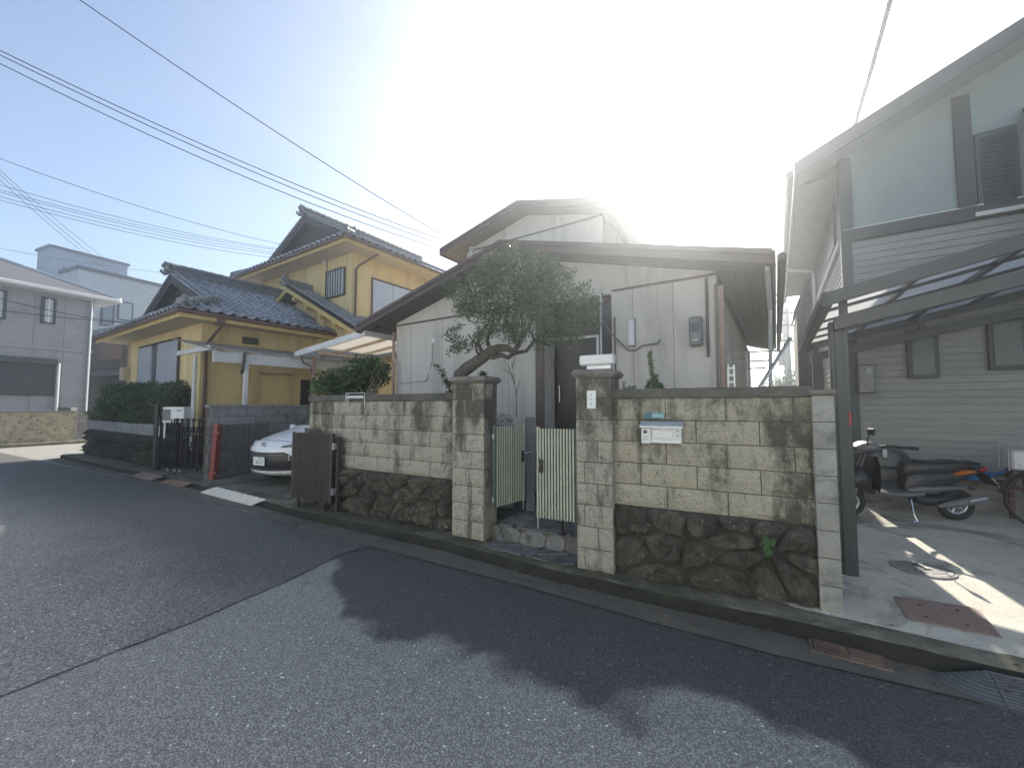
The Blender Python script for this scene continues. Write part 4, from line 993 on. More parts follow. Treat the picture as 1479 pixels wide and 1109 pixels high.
def ornament(parent, c, face, sc=1.0):
    """end tile: a round boss on a shouldered, curled plate"""
    sc *= .8
    c = V(c); f = V(face); f.z = 0; f.normalize(); sd_ = V((-f.y, f.x, 0)); m = MB()
    prof = [(-.2, 0), (-.24, .1), (-.16, .16), (-.17, .26), (-.09, .3), (-.07, .38), (0, .42), (.07, .38), (.09, .3), (.17, .26), (.16, .16), (.24, .1), (.2, 0)]
    m.slab([c+sd_*x*sc+V((0, 0, z*sc))+f*.05*sc for x, z in prof], -f*.09*sc)
    o = MB(); 
    pts = [c+f*.05*sc+V((0, 0, .3*sc)), c+f*.12*sc+V((0, 0, .31*sc)), c+f*.15*sc+V((0, 0, .31*sc))]
    m.tube(pts, [.09*sc, .09*sc, .05*sc], 14)
    m.tube([c+V((0, 0, .4*sc))-f*.1*sc, c+V((0, 0, .42*sc))+f*.08*sc], [.07*sc, .08*sc], 12)
    for s_ in (-1, 1): m.tube([c+sd_*s_*.2*sc+V((0, 0, .08*sc))+f*.04, c+sd_*s_*.25*sc+V((0, 0, .13*sc))+f*.09*sc, c+sd_*s_*.19*sc+V((0, 0, .2*sc))+f*.1*sc], [.05*sc, .055*sc, .035*sc], 8)
    m.build('ridge_ornament', 'kawara_ridge', parent, smooth=True)
def irimoya(parent, s0, s1, d0, d1, ze, zr, hip, budget, tiled='right front', lift=.0):
    sm = (s0+s1)/2; hw = (s1-s0)/2; k = (zr-ze)/hw; zh = ze+k*hip; dg = d0+hip
    rf = MB()
    # roof deck: right, left, front hip
    rf.slab([(s1, d0, ze), (s1, d1, ze), (sm, d1, zr), (sm, dg, zr), (s1-hip, dg, zh)], (0, 0, -.06))
    rf.slab([(s0, d0, ze), (s0+hip, dg, zh), (sm, dg, zr), (sm, d1, zr), (s0, d1, ze)], (0, 0, -.06))
    rf.slab([(s0, d0, ze), (s1, d0, ze), (s1-hip, dg, zh), (s0+hip, dg, zh)], (0, 0, -.06))
    # verge overhang of the upper gable
    for a, b in (((s1-hip, zh), (sm, zr)), ((s0+hip, zh), (sm, zr))):
        rf.slab([(a[0], dg, a[1]), (b[0], dg, b[1]), (b[0], dg-.32, b[1]), (a[0], dg-.32, a[1])], (0, 0, -.05))
    roof = rf.build('roof', 'roof_dark', parent)
    L = sqrt(1+k*k)
    if 'right' in tiled:
        def keep(p):
            r = s1-p.x; return p.y >= d0+min(r, hip)-(.32 if r > hip+.1 else 0)-.05 and p.y < d1 and r < hw-.02
        lay_tiles(roof, V((s1+.06, d0-.35, ze+.02)), V((0, 1, 0)), V((-1/L, 0, k/L)), int((d1-d0+.35)/.29), int(hw*L/.245), keep, budget[0])
    if 'front' in tiled:
        def keep(p):
            r = p.y-d0; return s0+r+.0 <= p.x <= s1-r+.05 and r < hip+.15
        lay_tiles(roof, V((s0, d0-.06, ze+.02)), V((1, 0, 0)), V((0, 1/L, k/L)), int((s1-s0)/.29)+1, int(hip*L/.245)+1, keep, budget[1])
    if 'left' in tiled:
        def keep(p):
            r = p.x-s0; return p.y >= d0+min(r, hip)-(.32 if r > hip+.1 else 0) and p.y < d1 and r < hw
        lay_tiles(roof, V((s0-.06, d0-.35, ze+.02)), V((0, 1, 0)), V((1/L, 0, k/L)), int((d1-d0+.35)/.29), int(hw*L/.245), keep, 0)
    ridge(roof, [(s1+.03, d0-.03, ze+.03), (s1-hip, dg, zh+.03)], .07, 2)
    ridge(roof, [(s0-.03, d0-.03, ze+.03), (s0+hip, dg, zh+.03)], .07, 2)
    ridge(roof, [(sm, dg-.34, zr+.02), (sm, d1, zr+.02)], .085, 5)
    # verge rolls down the gable
    ridge(roof, [(sm+.1, dg-.25, zr-.02), (s1-hip+.2, dg-.25, zh-.02+.0)], .065, 1)
    ridge(roof, [(sm-.1, dg-.25, zr-.02), (s0+hip-.2, dg-.25, zh-.02)], .065, 1)
    ornament(roof, (sm, dg-.42, zr+.02), (0, -1, 0), 1.05)
    ornament(roof, (s1-.12, d0+.12, ze+.07), (1, -1, 0), .85)
    ornament(roof, (s0+.12, d0+.12, ze+.07), (-1, -1, 0), .7)
    ornament(roof, (s1-hip+.25, dg-.22, zh-.06), (1, -.2, 0), .8)
    # gable infill with board
    m = MB(); m.slab([(s0+hip, dg, zh-.02), (s1-hip, dg, zh-.02), (sm, dg, zr-.04)], (0, .05, 0)); m.build('gable_panel', 'dark_wood', parent)
    for sg in (-1, 1):
        a = (sm, dg-.3, zr-.07); b = (sm+sg*(hw-hip+.1), dg-.3, zh-.07-.045)
        m = MB(); m.slab([a, b, (b[0], b[1], b[2]-.13), (a[0], a[1], a[2]-.16)], (0, .03, 0)); m.build('bargeboard', 'dark_wood', parent)
    # soffit, fascia, gutter
    m = MB(); m.slab([(s0+.04, d0+.04, ze-.14), (s1-.04, d0+.04, ze-.14), (s1-.04, d1, ze-.14), (s0+.04, d1, ze-.14)], (0, 0, .02)); m.build('soffit', 'cream_wood', parent)
    m = MB(); m.box(s0+.02, s1-.02, d0+.0, d0+.035, ze-.19, ze-.03); m.build('fascia', 'yellow_wood', parent)
    m = MB(); m.box(s1-.035, s1, d0+.036, d1, ze-.19, ze-.03); m.build('fascia', 'yellow_wood', parent)
    m = MB(); m.tube([(s0, d0-.05, ze-.045), (s1+.05, d0-.05, ze-.045), (s1+.05, d1, ze-.045)], .052, 10); m.build('gutter', 'brown_pipe', parent)
    return roof
r1 = irimoya(yh, -20.0, -12.2, 3.68, 8.1, 4.08, 5.85, 1.2, (215, 85))
r2 = irimoya(yh, -19.1, -11.2, 7.47, 14.5, 7.08, 9.05, 1.15, (0, 0))
# walls
m = MB(); m.box(-19.4, -12.98, 4.40, 8.27, .9, 3.96); m.build('wall', 'stucco_yellow', yh)
m = MB(); m.box(-18.3, -12.02, 8.27, 14, .9, 6.96); m.build('wall', 'stucco_yellow', yh)
m = MB(); m.box(-12.97, -8.9, 8.35, 13, .2, 3.6); m.build('wall', 'stucco_yellow', yh)
m = MB(); m.box(-12.97, -12.55, 7.62, 8.26, .9, 4.6); m.build('wall', 'stucco_yellow', yh)
# lean gable over the side wing
px0, px1, pz0, pz1, pd = -14.4, -10.35, 5.9, 3.9, 7.35
k = (pz0-pz1)/(px1-px0); L = sqrt(1+k*k)
m = MB(); m.slab([(px0, pd, pz0), (px1, pd, pz1), (px1, 9.6, pz1), (px0, 9.6, pz0)], (0, 0, -.06)); r3 = m.build('roof', 'roof_dark', yh)
lay_tiles(r3, V((px1+.05, pd, pz1+.03)), V((0, 1, 0)), V((-1/L, 0, k/L)), 5, 18, lambda p: p.y < 8.24 or p.x > -11.9, 0)
ridge(r3, [(px0, pd-.02, pz0+.02), (px0, 8.26, pz0+.02)], .08, 3); ornament(r3, (px0, pd-.08, pz0+.04), (0, -1, 0), 1.0)
m = MB(); m.slab([(px0, pd-.03, pz0-.03), (px1, pd-.03, pz1-.03), (px1, pd-.03, pz1-.17), (px0, pd-.03, pz0-.17)], (0, .04, 0)); m.build('bargeboard', 'yellow_wood', yh)
m = MB(); m.slab([(px0, pd-.03, pz0-.03), (px0-.7, pd-.03, pz0-.38), (px0-.7, pd-.03, pz0-.52), (px0, pd-.03, pz0-.17)], (0, .04, 0)); m.build('bargeboard', 'yellow_wood', yh)
m = MB(); m.slab([(px0, pd, pz0-.0), (px0-.8, pd, pz0-.4), (px0-.8, 8.26, pz0-.4), (px0, 8.26, pz0-.0)], (0, 0, -.06)); m.build('roof', 'roof_dark', yh)
for i in range(5):
    s = px0+.45+i*.82; z = pz0-k*(s-px0)-.2; m = MB(); m.box(s-.06, s+.06, pd-.02, pd+.5, z-.14, z, .004); m.build('purlin_end', 'yellow_wood', yh)
m = MB(); m.slab([(px0-.5, pd+.5, 2.5), (-10.7, pd+.5, 2.5), (-10.7, pd+.5, pz1+.0), (px0, pd+.5, pz0-.25), (px0-.5, pd+.5, pz0-.6)], (0, .1, 0)); m.build('wall', 'stucco_yellow', yh)
# openings
def shutter_pair(s0, s1, d, z0, z1, gapc, mat='shutter_silver', frm='brown_pipe'):
    m = MB(); m.box(s0-.06, s0, d-.05, d, z0-.06, z1+.06); m.box(s1, s1+.06, d-.05, d, z0-.06, z1+.06); m.box(s0, s1, d-.05, d, z1, z1+.06); m.box(s0, s1, d-.05, d, z0-.06, z0)
    w_ = m.build('window_frame', frm, yh)
    return w_
q0, q1 = B.hit(203, 520, 4.4)[0], B.hit(259, 520, 4.4)[0]; zt = B.hit(240, 495, 4.4)[1]
shutter_pair(q0, q1, 4.4, 1.5, zt, 0, frm='dark_wood')
for a, b in ((q0+.02, q0+(q1-q0)*.36), (q0+(q1-q0)*.52, q1-.02)):
    m = MB(); m.box(a, b, 4.34, 4.395, 1.5, zt-.01); sh = m.build('shutter', 'shutter_silver', yh)
m = MB(); m.box(q0+(q1-q0)*.36, q0+(q1-q0)*.52, 4.375, 4.398, 1.5, zt); m.build('pane', 'glass_dark', yh)
# upper-floor barred window
a, zt = B.hit(471.5, 395, 8.2); b, zb = B.hit(495.5, 424, 8.2); zt = B.hit(483, 391, 8.2)[1]
m = MB(); m.box(a, b, 8.22, 8.265, zb, zt); wd = m.build('window', 'curtain', yh)
m = MB(); m.box(a-.04, a, 8.2, 8.265, zb-.04, zt+.04); m.box(b, b+.04, 8.2, 8.265, zb-.04, zt+.04); m.box(a, b, 8.2, 8.265, zt, zt+.04); m.box(a, b, 8.2, 8.265, zb-.04, zb); m.build('frame', 'dark_wood', wd)
for i in range(7):
    x = a+(b-a)*(i+.5)/7; m = MB(); m.box(x-.011, x+.011, 8.12, 8.14, zb-.03, zt+.05); m.build('bar', 'black_metal', wd)
# side shutters of the upper floor (faces the beige house)
dA, zA = B.hits(538, 430, -12.0); dB, zB = B.hits(584, 430, -12.0); zt = B.hits(538, 403, -12.0)[1]; zb = zt-1.75
m = MB(); m.box(-12.02, -11.97, dA-.05, dA, zb, zt+.05); m.box(-12.02, -11.97, dA, dB+1.2, zt, zt+.05); wd = m.build('window_frame', 'brown_pipe', yh)
for i in range(3):
    w_ = (dB-dA)*.62; x = dA+.01+i*w_; m = MB(); m.box(-12.02, -11.985, x, x+w_-.02, zb, zt-.005, .004); m.build('shutter', 'shutter_silver', yh)
# downpipes
m = MB(); m.tube([(-12.26, 4.55, 4.02), (-12.3, 4.6, 3.8), (-12.9, 4.55, 3.45), (-12.93, 4.5, 3.3), (-12.93, 4.5, .9)], .04, 10); m.build('downpipe', 'brown_pipe', yh)
m = MB(); m.box(-12.36, -12.16, 4.45, 4.65, 3.82, 4.02, .02); m.build('rainwater_head', 'brown_pipe', yh)
dd, zz = B.hits(505, 380, -11.98); m = MB(); m.tube([(-11.25, 8.9, 7.0), (-11.9, 8.5, 6.55), (-11.97, 8.42, 6.4), (-11.97, 8.42, 4.7)], .04, 10); m.build('downpipe', 'brown_pipe', yh)
m = MB(); m.tube([(-19.0, 7.55, 7.0), (-18.6, 7.9, 6.7), (-18.35, 8.22, 6.6), (-18.33, 8.22, 4.5)], .035, 8); m.build('downpipe', 'brown_pipe', yh)
s, z = B.hit(469, 378, 8.2); m = MB(); m.box(s-.04, s+.04, 8.14, 8.265, z-.12, z+.12, .01); m.build('junction_box', 'sign_white', yh)
m = MB(); m.tube([(s+.08, 8.25, z-1.6), (s+.08, 8.25, z+.5), (s-.1, 8.1, z+.55)], .014, 6); m.build('cable', 'brown_metal', yh)
s, z = B.hit(184, 535, 4.35); m = MB(); m.box(s-.25, s+.15, 4.2, 4.395, z-.35, z+.1, .01); m.build('meter_box', 'cream_wood', yh)
m = MB(); m.tube([(s, 4.36, z+.1), (s, 4.36, 3.9)], .02, 8); m.build('conduit', 'cream_wood', yh)
# dark doorway and small louvre on the side
dA = B.hits(434, 570, -12.97)[0]; m = MB(); m.box(-12.99, -12.955, dA, dA+.9, .9, 2.55); m.build('doorway', 'black_metal', yh)
dA, zA = B.hits(350, 492, -12.97); m = MB(); m.box(-12.985, -12.94, dA, dA+.42, zA-.08, zA+.12, .004); m.build('louvre', 'dark_wood', yh)
m = MB(); dA, zA = B.hits(375, 538, -12.94); m.tube([(-12.9, dA, zA), (-12.9, dA+1.0, zA)], .035, 8); m.build('strip_lamp', 'cream_wood', yh)
s = stuff_tiles.build('roof_tiles', 'kawara', r2, smooth=True, kind='stuff')

# yellow house's lean-to of white timber
lt = thing('lean_to', 'weathered white timber lean-to with corrugated sheet against the yellow house', 'lean-to', B, (-11.9, 5, .9))
m = MB(); m.box(-10.99, -10.93, 3.95, 7.6, 2.72, 2.97, .004); m.build('beam', 'white_paint', lt)
m = MB(); m.box(-12.9, -11.0, 3.86, 3.92, 2.98, 3.1, .004); m.build('beam', 'white_paint', lt)
m = MB(); n = 46; vs_ = []
for i in range(n+1):
    d = 3.75+3.95*i/n
    for s, z in ((-10.86, 3.02), (-12.96, 3.42)): vs_.append((s, d, z+.012*(1 if i % 2 else -1)))
m.add(vs_, [(2*i, 2*i+2, 2*i+3, 2*i+1) for i in range(n)]); m.build('corrugated_sheet', 'milky_panel', lt)
for i in range(7):
    d = 4.0+i*.58; m = MB(); m.slab([(-10.93, d, 2.93), (-12.96, d, 3.33), (-12.96, d, 3.39), (-10.93, d, 2.99)], (0, .045, 0)); m.build('rafter', 'white_paint', lt)
for d in (4.62, 7.4):
    m = MB(); m.box(-11.0, -10.92, d, d+.09, 1.0, 2.72, .004); m.build('post', 'white_paint', lt)
m = MB(); m.tube([(-10.9, 4.6, 3.0), (-10.88, 4.58, 2.8), (-10.9, 4.57, 2.6), (-11.03, 4.6, 2.5)], .035, 8); m.build('downpipe', 'dark_wood', lt)
p = on(279, 10.0); s, d, _ = B.loc(p); m = MB(); m.tube([(s, d, .6), (s, d, 2.95)], .045, 10); m.build('post', 'white_paint', lt)
# air conditioner unit
p0, p1 = on(240, 10.1), on(259, 9.9)
f = leaf_frame(on(233, 9.75), on(263, 9.75)); s0, d0, _ = f.loc(on(235, 9.75)); 
ac = thing('air_conditioner', 'white outdoor air conditioning unit above the black gate', 'air conditioner', f, (s0+.25, d0, 1.0))
w = .52
m = MB(); m.box(s0, s0+w, d0, d0+.28, 1.28, 1.66, .012); m.build('casing', 'white_metal', ac)
m = MB(); m.box(s0+.02, s0+.2, d0-.006, d0+.004, 1.33, 1.6); m.build('grille', 'grey_plastic', ac)
for i in range(5):
    m = MB(); m.box(s0+.015, s0+.205, d0-.014, d0-.006, 1.345+i*.05, 1.36+i*.05); m.build('louvre', 'grey_plastic', ac)
for z in (1.35, 1.56):
    m = MB(); m.box(s0+.36, s0+.46, d0-.005, d0+.001, z, z+.025); m.build('vent', 'black_plastic', ac)
for x in (s0+.03, s0+w-.07):
    m = MB(); m.box(x, x+.04, d0+.02, d0+.24, .9, 1.28); m.build('stand', 'galv', ac)

# grey block wall beside the driveway
f = K; a = on(303, 8.62); s0, d0, _ = f.loc(a)
gw = thing('grey_block_wall', 'plain grey concrete block wall between the car and the yellow house', 'wall', f, (s0, d0+2, .12))
ztop = 1.71
m = MB(); m.box(s0-.13, s0-.012, d0+.0, d0+6.2, .1, ztop-.06); m.build('mortar_core', 'mortar', gw)
m = MB(); m.box(s0-.15, s0+.015, d0-.02, d0+6.2, ztop-.06, ztop, .006); m.build('coping', 'grey_block', gw)
gb = MB().box(-.11, 0, 0, .392, 0, .192, .005).mesh('block', 'grey_block'); gbh = MB().box(-.11, 0, 0, .192, 0, .192, .005).mesh('block', 'grey_block')
for r in range(8):
    z = ztop-.06-.2*(r+1); d = d0+.0
    if z < .0: z = .0
    if r % 2: inst('block', gbh, gw, T(s0, d, z+.004)); d += .2
    while d < d0+6.0: inst('block', gb, gw, T(s0, d+.004, z+.004)); d += .4

# accordion gate
A_, B_ = on(234, 9.98), on(301, 9.25); f = leaf_frame(A_, B_); s0, d0, _ = f.loc(A_); w = (B_-A_).length
ag = thing('accordion_gate', 'black folding lattice gate, bunched at its left, on small wheels', 'gate', f, (s0+w/2, d0, .12))
bars = [s0+.03+i*.048 for i in range(15)]; x = bars[-1]
while x < s0+w-.1: x += .112; bars.append(x)
bm_ = MB().box(-.011, .011, -.014, .014, .17, 1.37, .003).mesh('bar', 'black_metal')
for i, x in enumerate(bars): inst('bar', bm_, ag, T(x, d0+(.03 if i % 2 else -.03), -.0+.01*(i % 3)))
for i in range(len(bars)-1):
    a, b = bars[i], bars[i+1]
    for z in (.35, .72, 1.08):
        for up_ in (1, -1):
            m = MB(); h = .11; m.beam((a, d0-.045*up_, z-h*up_), (b, d0-.045*up_, z+h*up_), .008, .026, V((0, 1, 0))); m.build('link', 'black_metal', ag)
    m = MB(); m.tube([(a, d0, 1.31), (a, d0, 1.37), ((a+b)/2, d0, 1.375), (b, d0, 1.37), (b, d0, 1.31)], .009, 6); m.build('hoop', 'black_metal', ag)
for x in (bars[8], bars[14], bars[16]):
    m = MB(); m.lathe((x, d0-.03, .15), [(.028, -.014), (.034, 0), (.028, .014)], 12, 'y'); m.build('wheel', 'alu', ag)
m = MB(); m.box(s0-.03, s0+.0, d0-.04, d0+.04, .12, 1.42, .003); m.build('stile', 'black_metal', ag)
m = MB(); m.box(s0+.05, s0+.075, d0-.07, d0-.055, .95, 1.2, .004); m.build('handle', 'alu', ag)
p = on(228, 10.0); m = MB(); m.box(p.x-.04, p.x+.04, p.y-.04, p.y+.04, .1, 1.72, .005)
tag(m.build('gate_post', 'black_metal', org=(p.x, p.y, .12)), 'tall dark steel post between the hedge and the black gate', 'post')

# hedge on its boulder bank
A_, B_ = on(131, 13.7), on(226, 10.35); f = leaf_frame(A_, B_); s0, d0, _ = f.loc(A_); w = (B_-A_).length
bk = thing('rock_bank', 'mossy boulder retaining bank under a grey concrete band', 'retaining wall', f, (s0+w/2, d0, .12))
rnd = random.Random(4); seeds = [(s0+w*(i+.5+rnd.uniform(-.3, .3))/9, .33+.45*(j)+rnd.uniform(-.12, .12)) for i in range(9) for j in range(2)]
def bank_stones():
    for i, poly in enumerate(voronoi(s0, s0+w, 0, 1, seeds)):
        mb = MB(); boulder(mb, [(u, v*.86) for u, v in poly], .025, .17*(.8+.5*rnd.random()), .1, lambda u, v, h: (u, d0-h+.05, .08+v), i+61)
        mb.build('stone', 'rock_mossy', bk, smooth=True)
bank_stones()
m = MB(); m.box(s0-.05, s0+w+.02, d0-.06, d0+.16, .92, 1.2, .01); m.build('band', 'grey_block', bk)
m = MB(); m.box(s0, s0+w, d0+.06, d0+1.6, .1, 1.1); m.build('fill', 'ashlar_soil', bk)
hd = thing('hedge', 'dense clipped green hedge on the boulder bank by the yellow house', 'hedge', f, (s0+w/2, d0+.5, 1.1))
cl = []
rnd = random.Random(8)
for i in range(90):
    cl.append(((s0+.1+rnd.random()*(w-.15), d0+.1+rnd.random()*.9, 1.25+rnd.random()*1.0), (.34, .3, .22)))
leaves('foliage', 'leaf_hedge', hd, cl, 520, .06, 3, fill=.5, spray=.2)
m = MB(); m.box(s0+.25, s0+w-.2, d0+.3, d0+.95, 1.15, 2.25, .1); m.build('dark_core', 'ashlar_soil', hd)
m = MB()
for i in range(9):
    x = s0+.2+i*(w-.3)/8; m.tube([(x, d0+.4, 1.15), (x+.06, d0+.35, 1.5), (x-.05, d0+.3, 1.9)], [.03, .022, .012], 6)
m.build('stem', 'bark', hd)
# ================================================================== THE HOUSE AND CARPORT ON THE RIGHT
from mathutils.bvhtree import BVHTree
_dw = bpy.data.objects['driveway'].data
_bvh = BVHTree.FromPolygons([v.co.copy() for v in _dw.vertices], [tuple(p.vertices) for p in _dw.polygons])
def fh(p):
    h = _bvh.ray_cast(V((p.x, p.y, 5)), V((0, 0, -1)))[0]; return h.z if h else .125
def GF(px, py):
    p = G(px, py, .15)
    for _ in range(4): p = G(px, py, fh(p))
    return p
FD, HC = 7.99, .95
rh = thing('sided_house', 'two storey house with dark timber bands and grey lap siding behind the scooter', 'house', B, (3.5, 9, .3))
def rzz(s): return 5.4+.447*(s-.38) if s < 4.6 else 5.4+.447*(4.22)-.447*(s-4.6)
m = MB(); gable_wall(m, HC, 8.2, FD, FD+.12, 4.3, lambda s: rzz(s)-.12, 4.6); m.build('wall', 'stucco_house', rh)
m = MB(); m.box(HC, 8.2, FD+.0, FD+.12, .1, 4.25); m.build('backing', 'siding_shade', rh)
m = MB(); m.box(HC+.02, HC+.12, FD+.12, 16, .1, 5.5); m.box(8.1, 8.2, FD+.12, 16, .1, 5.5); m.build('wall', 'stucco_house', rh)
# lap siding, board by board
pitch = .1; z = .8; i = 0
while z < 4.2:
    m = MB(); m.slab([(HC+.1, FD-.022, z), (8.15, FD-.022, z), (8.15, FD-.012, z+pitch-.005), (HC+.1, FD-.012, z+pitch-.005)], (0, .008, 0)); m.build('siding_board', 'siding', rh)
    m = MB(); m.slab([(HC-.004, FD+.1, z), (HC-.004, 16, z), (HC+.012, 16, z+pitch+.004), (HC+.012, FD+.1, z+pitch+.004)], (.01, 0, 0)); m.build('siding_board', 'siding_pale', rh)  # gap-side boards: their sunlit look is put into a paler colour
    z += pitch; i += 1
m = MB(); m.box(HC-.01, 8.2, FD-.03, FD+.02, .22, .76, .004); m.build('foundation', 'concrete_base', rh)
m = MB(); m.box(HC-.01, 8.2, FD-.045, FD-.0, .76, .80, .003); m.build('drip_strip', 'trim_dark', rh)
m = MB(); m.box(HC-.03, 8.2, FD-.05, FD+.01, 4.22, 4.4, .004); m.build('band', 'trim_dark', rh)
m = MB(); m.box(HC-.05, HC+.012, FD+.1, 16, 4.22, 4.34, .004); m.build('band', 'siding_pale', rh)  # belt along the gap side, sunlight painted in as a paler tone
m = MB(); m.box(HC-.03, HC+.1, FD-.045, FD+.1, .2, 4.22, .004); m.build('corner_post', 'trim_dark', rh)
m = MB(); m.box(HC-.03, HC+.13, FD-.045, FD+.1, 4.4, 5.55, .004); m.build('corner_post', 'trim_dark', rh)
t0, t1 = B.hit(1380, 250, FD)[0], B.hit(1406, 250, FD)[0]
m = MB(); m.box(t0, t1, FD-.045, FD+.01, 4.4, rzz(t0)-.2, .004); m.build('post', 'trim_dark', rh)
m = MB(); m.box(HC, 8.2, FD-.045, FD-.01, 4.4, 4.42); m.build('flashing', 'siding_pale', rh)
# louvred upper window and bay at the right
a = B.hit(1416, 240, FD)[0]; b, zt = B.hit(1459, 190, FD); zb = B.hit(1440, 298, FD)[1]
zt = B.hit(1440, 193, FD)[1]
m = MB(); m.box(a-.05, b+.05, FD-.04, FD-.004, zb-.05, zt+.05, .004); w1 = m.build('window', 'shutter_dark', rh)
n = 16
for i in range(n):
    z = zb+.03+(zt-zb-.06)*i/n; m = MB(); m.slab([(a, FD-.062, z), (b, FD-.062, z), (b, FD-.042, z+(zt-zb)/n), (a, FD-.042, z+(zt-zb)/n)], (0, .008, 0)); m.build('louvre', 'shutter_dark', w1)
m = MB(); m.box(a-.1, b+.4, FD-.09, FD-.0, zb-.12, zb-.06, .006); m.build('sill', 'siding_pale', rh)
m = MB(); m.box(b+.12, 4.6, FD-.5, FD, zb-.6, zt-.15); m.build('bay', 'stucco_house', rh)
m = MB(); m.slab([(b+.02, FD-.6, zt-.18), (4.7, FD-.6, zt-.18), (4.7, FD, zt+.2), (b+.12, FD, zt+.2)], (0, 0, .06)); m.build('bay_roof', 'trim_dark', rh)
# lower windows with dark shutters
for (xa, xb, ya, yb) in ((1311, 1357, 478, 547), (1427.5, 1485, 463, 535)):
    a, zb = B.hit(xa, yb, FD-.02); b, _ = B.hit(xb, yb, FD-.02); zt = B.hit(xa, ya, FD-.02)[1]
    m = MB(); m.box(a, b, FD-.07, FD-.03, zb, zt, .006); w1 = m.build('window', 'trim_dark', rh)
    m = MB(); m.box(a+.05, b-.05, FD-.078, FD-.068, zb+.06, zt-.05); m.build('pane', 'frosted', w1)
a, zb = B.hit(1239, 568, FD-.08); b, zt = B.hit(1263, 526, FD-.08)
m = MB(); m.box(a, b, FD-.15, FD-.03, zb, zt, .02); mt_ = m.build('meter', 'grey_plastic', rh)
m = MB(); m.box(a+.1, b-.05, FD-.156, FD-.149, zt-.14, zt-.06, .002); m.build('window', 'glass_pale', mt_)
# roof with rake and the eave running back
m = MB(); m.slab([(.38, 7.4, 5.4), (4.6, 7.4, rzz(4.6)), (4.6, 16.4, rzz(4.6)), (.38, 16.4, 5.4)], (0, 0, -.05)); m.slab([(4.6, 7.4, rzz(4.6)), (8.8, 7.4, 5.4), (8.8, 16.4, 5.4), (4.6, 16.4, rzz(4.6))], (0, 0, -.05)); rr = m.build('roof', 'slate_roof', rh)
m = MB(); m.slab([(.38, 7.37, 5.2), (4.6, 7.37, rzz(4.6)-.2), (4.6, 7.37, rzz(4.6)+.02), (.38, 7.37, 5.42)], (0, .03, 0)); m.build('fascia', 'trim_dark', rr)
m = MB(); m.box(.34, .38, 7.38, 16.4, 5.2, 5.42, .004); m.build('fascia', 'trim_dark', rr)
m = MB(); m.slab([(.4, 7.42, 5.3), (4.6, 7.42, rzz(4.6)-.1), (4.6, FD-.002, rzz(4.6)-.1), (.4, FD-.002, 5.3)], (0, 0, -.012)); m.build('soffit', 'stucco_house', rr)
m = MB(); m.slab([(.4, FD, 5.3), (HC, FD, 5.3), (HC, 16, 5.3), (.4, 16, 5.3)], (0, 0, -.012)); m.build('soffit', 'stucco_house', rr)
m = MB(); m.tube([(.28, 7.36, 5.24), (.28, 16.4, 5.2)], .055, 10); m.build('gutter', 'trim_dark', rr)
m = MB(); m.tube([(.3, 12.0, 5.16), (.35, 12, 5.05), (HC-.12, 12, 4.95), (HC-.1, 12, 4.8), (HC-.1, 12, .3)], .035, 8); m.build('downpipe', 'white_metal', rh)
m = MB(); m.box(HC-.02, HC+.01, 8.9, 9.9, 4.5, 5.2, .003); m.build('window', 'trim_dark', rh)

# carport
cp = thing('carport', 'dark aluminium carport with sloping smoke tinted panels over the forecourt', 'carport', B, (.53, 4.6, .14))
def cz(s): return 2.66+.225*(s-.41)
def za(s): return 2.46+.2*(s-.41)
S1 = 3.9
def xbeam(d, zo, h, th, name, mat='canopy_metal'):
    m = MB(); m.slab([(.38, d, cz(.38)+zo), (S1, d, cz(S1)+zo), (S1, d, cz(S1)+zo-h), (.38, d, cz(.38)+zo-h)], (0, th, 0)); m.build(name, mat, cp)
xbeam(4.37, .0, .11, .05, 'front_beam'); xbeam(8.0-.1, .0, .11, .05, 'rear_beam')
for d in (4.6, 7.62):
    m = MB(); m.slab([(.46, d, za(.46)), (S1, d, za(S1)), (S1, d, za(S1)-.11), (.46, d, za(.46)-.11)], (0, .09, 0)); m.build('arm', 'canopy_metal', cp)
    for s in (.53, 1.7, 2.9):
        m = MB(); m.box(s-.03, s+.03, d+.02, d+.07, za(s), cz(s)-.03); m.build('bracket', 'canopy_metal', cp)
for d in (5.1, 5.75, 6.4, 7.05): xbeam(d, -.02, .03, .03, 'purlin')
m = MB(); m.box(.36, .43, 4.37, 7.94, 2.53, 2.665, .008); m.build('side_beam', 'canopy_metal', cp)
m = MB(); m.box(.325, .36, 4.37, 7.94, 2.54, 2.6, .008); m.build('gutter', 'canopy_metal', cp)
for i in range(1, 6):
    s = .41+.6*i; m = MB(); m.slab([(s, 4.42, cz(s)-.005), (s, 7.9, cz(s)-.005), (s, 7.9, cz(s)-.045), (s, 4.42, cz(s)-.045)], (.04, 0, 0)); m.build('rafter', 'canopy_metal', cp)
for i in range(6):
    a, b = .435+.6*i, .405+.6*(i+1); m = MB(); m.slab([(a, 4.43, cz(a)+.0), (b, 4.43, cz(b)+.0), (b, 7.89, cz(b)+.0), (a, 7.89, cz(a)+.0)], (0, 0, -.003)); m.build('roof_panel', 'smoke_panel', cp)
pL = GF(1212, 828); sp_, dp_, zp_ = B.loc(pL); pR = B.loc(GF(1237, 829))
m = MB(); m.box(sp_+.005, sp_+.14, dp_+.0, dp_+.13, .1, 2.455, .006); m.box(sp_+.04, sp_+.1, dp_-.012, dp_, .1, 2.36, .003); m.build('post', 'canopy_metal', cp)
m = MB(); m.box(.47, .6, 7.5, 7.63, .1, 2.455, .006); m.build('post', 'canopy_metal', cp)

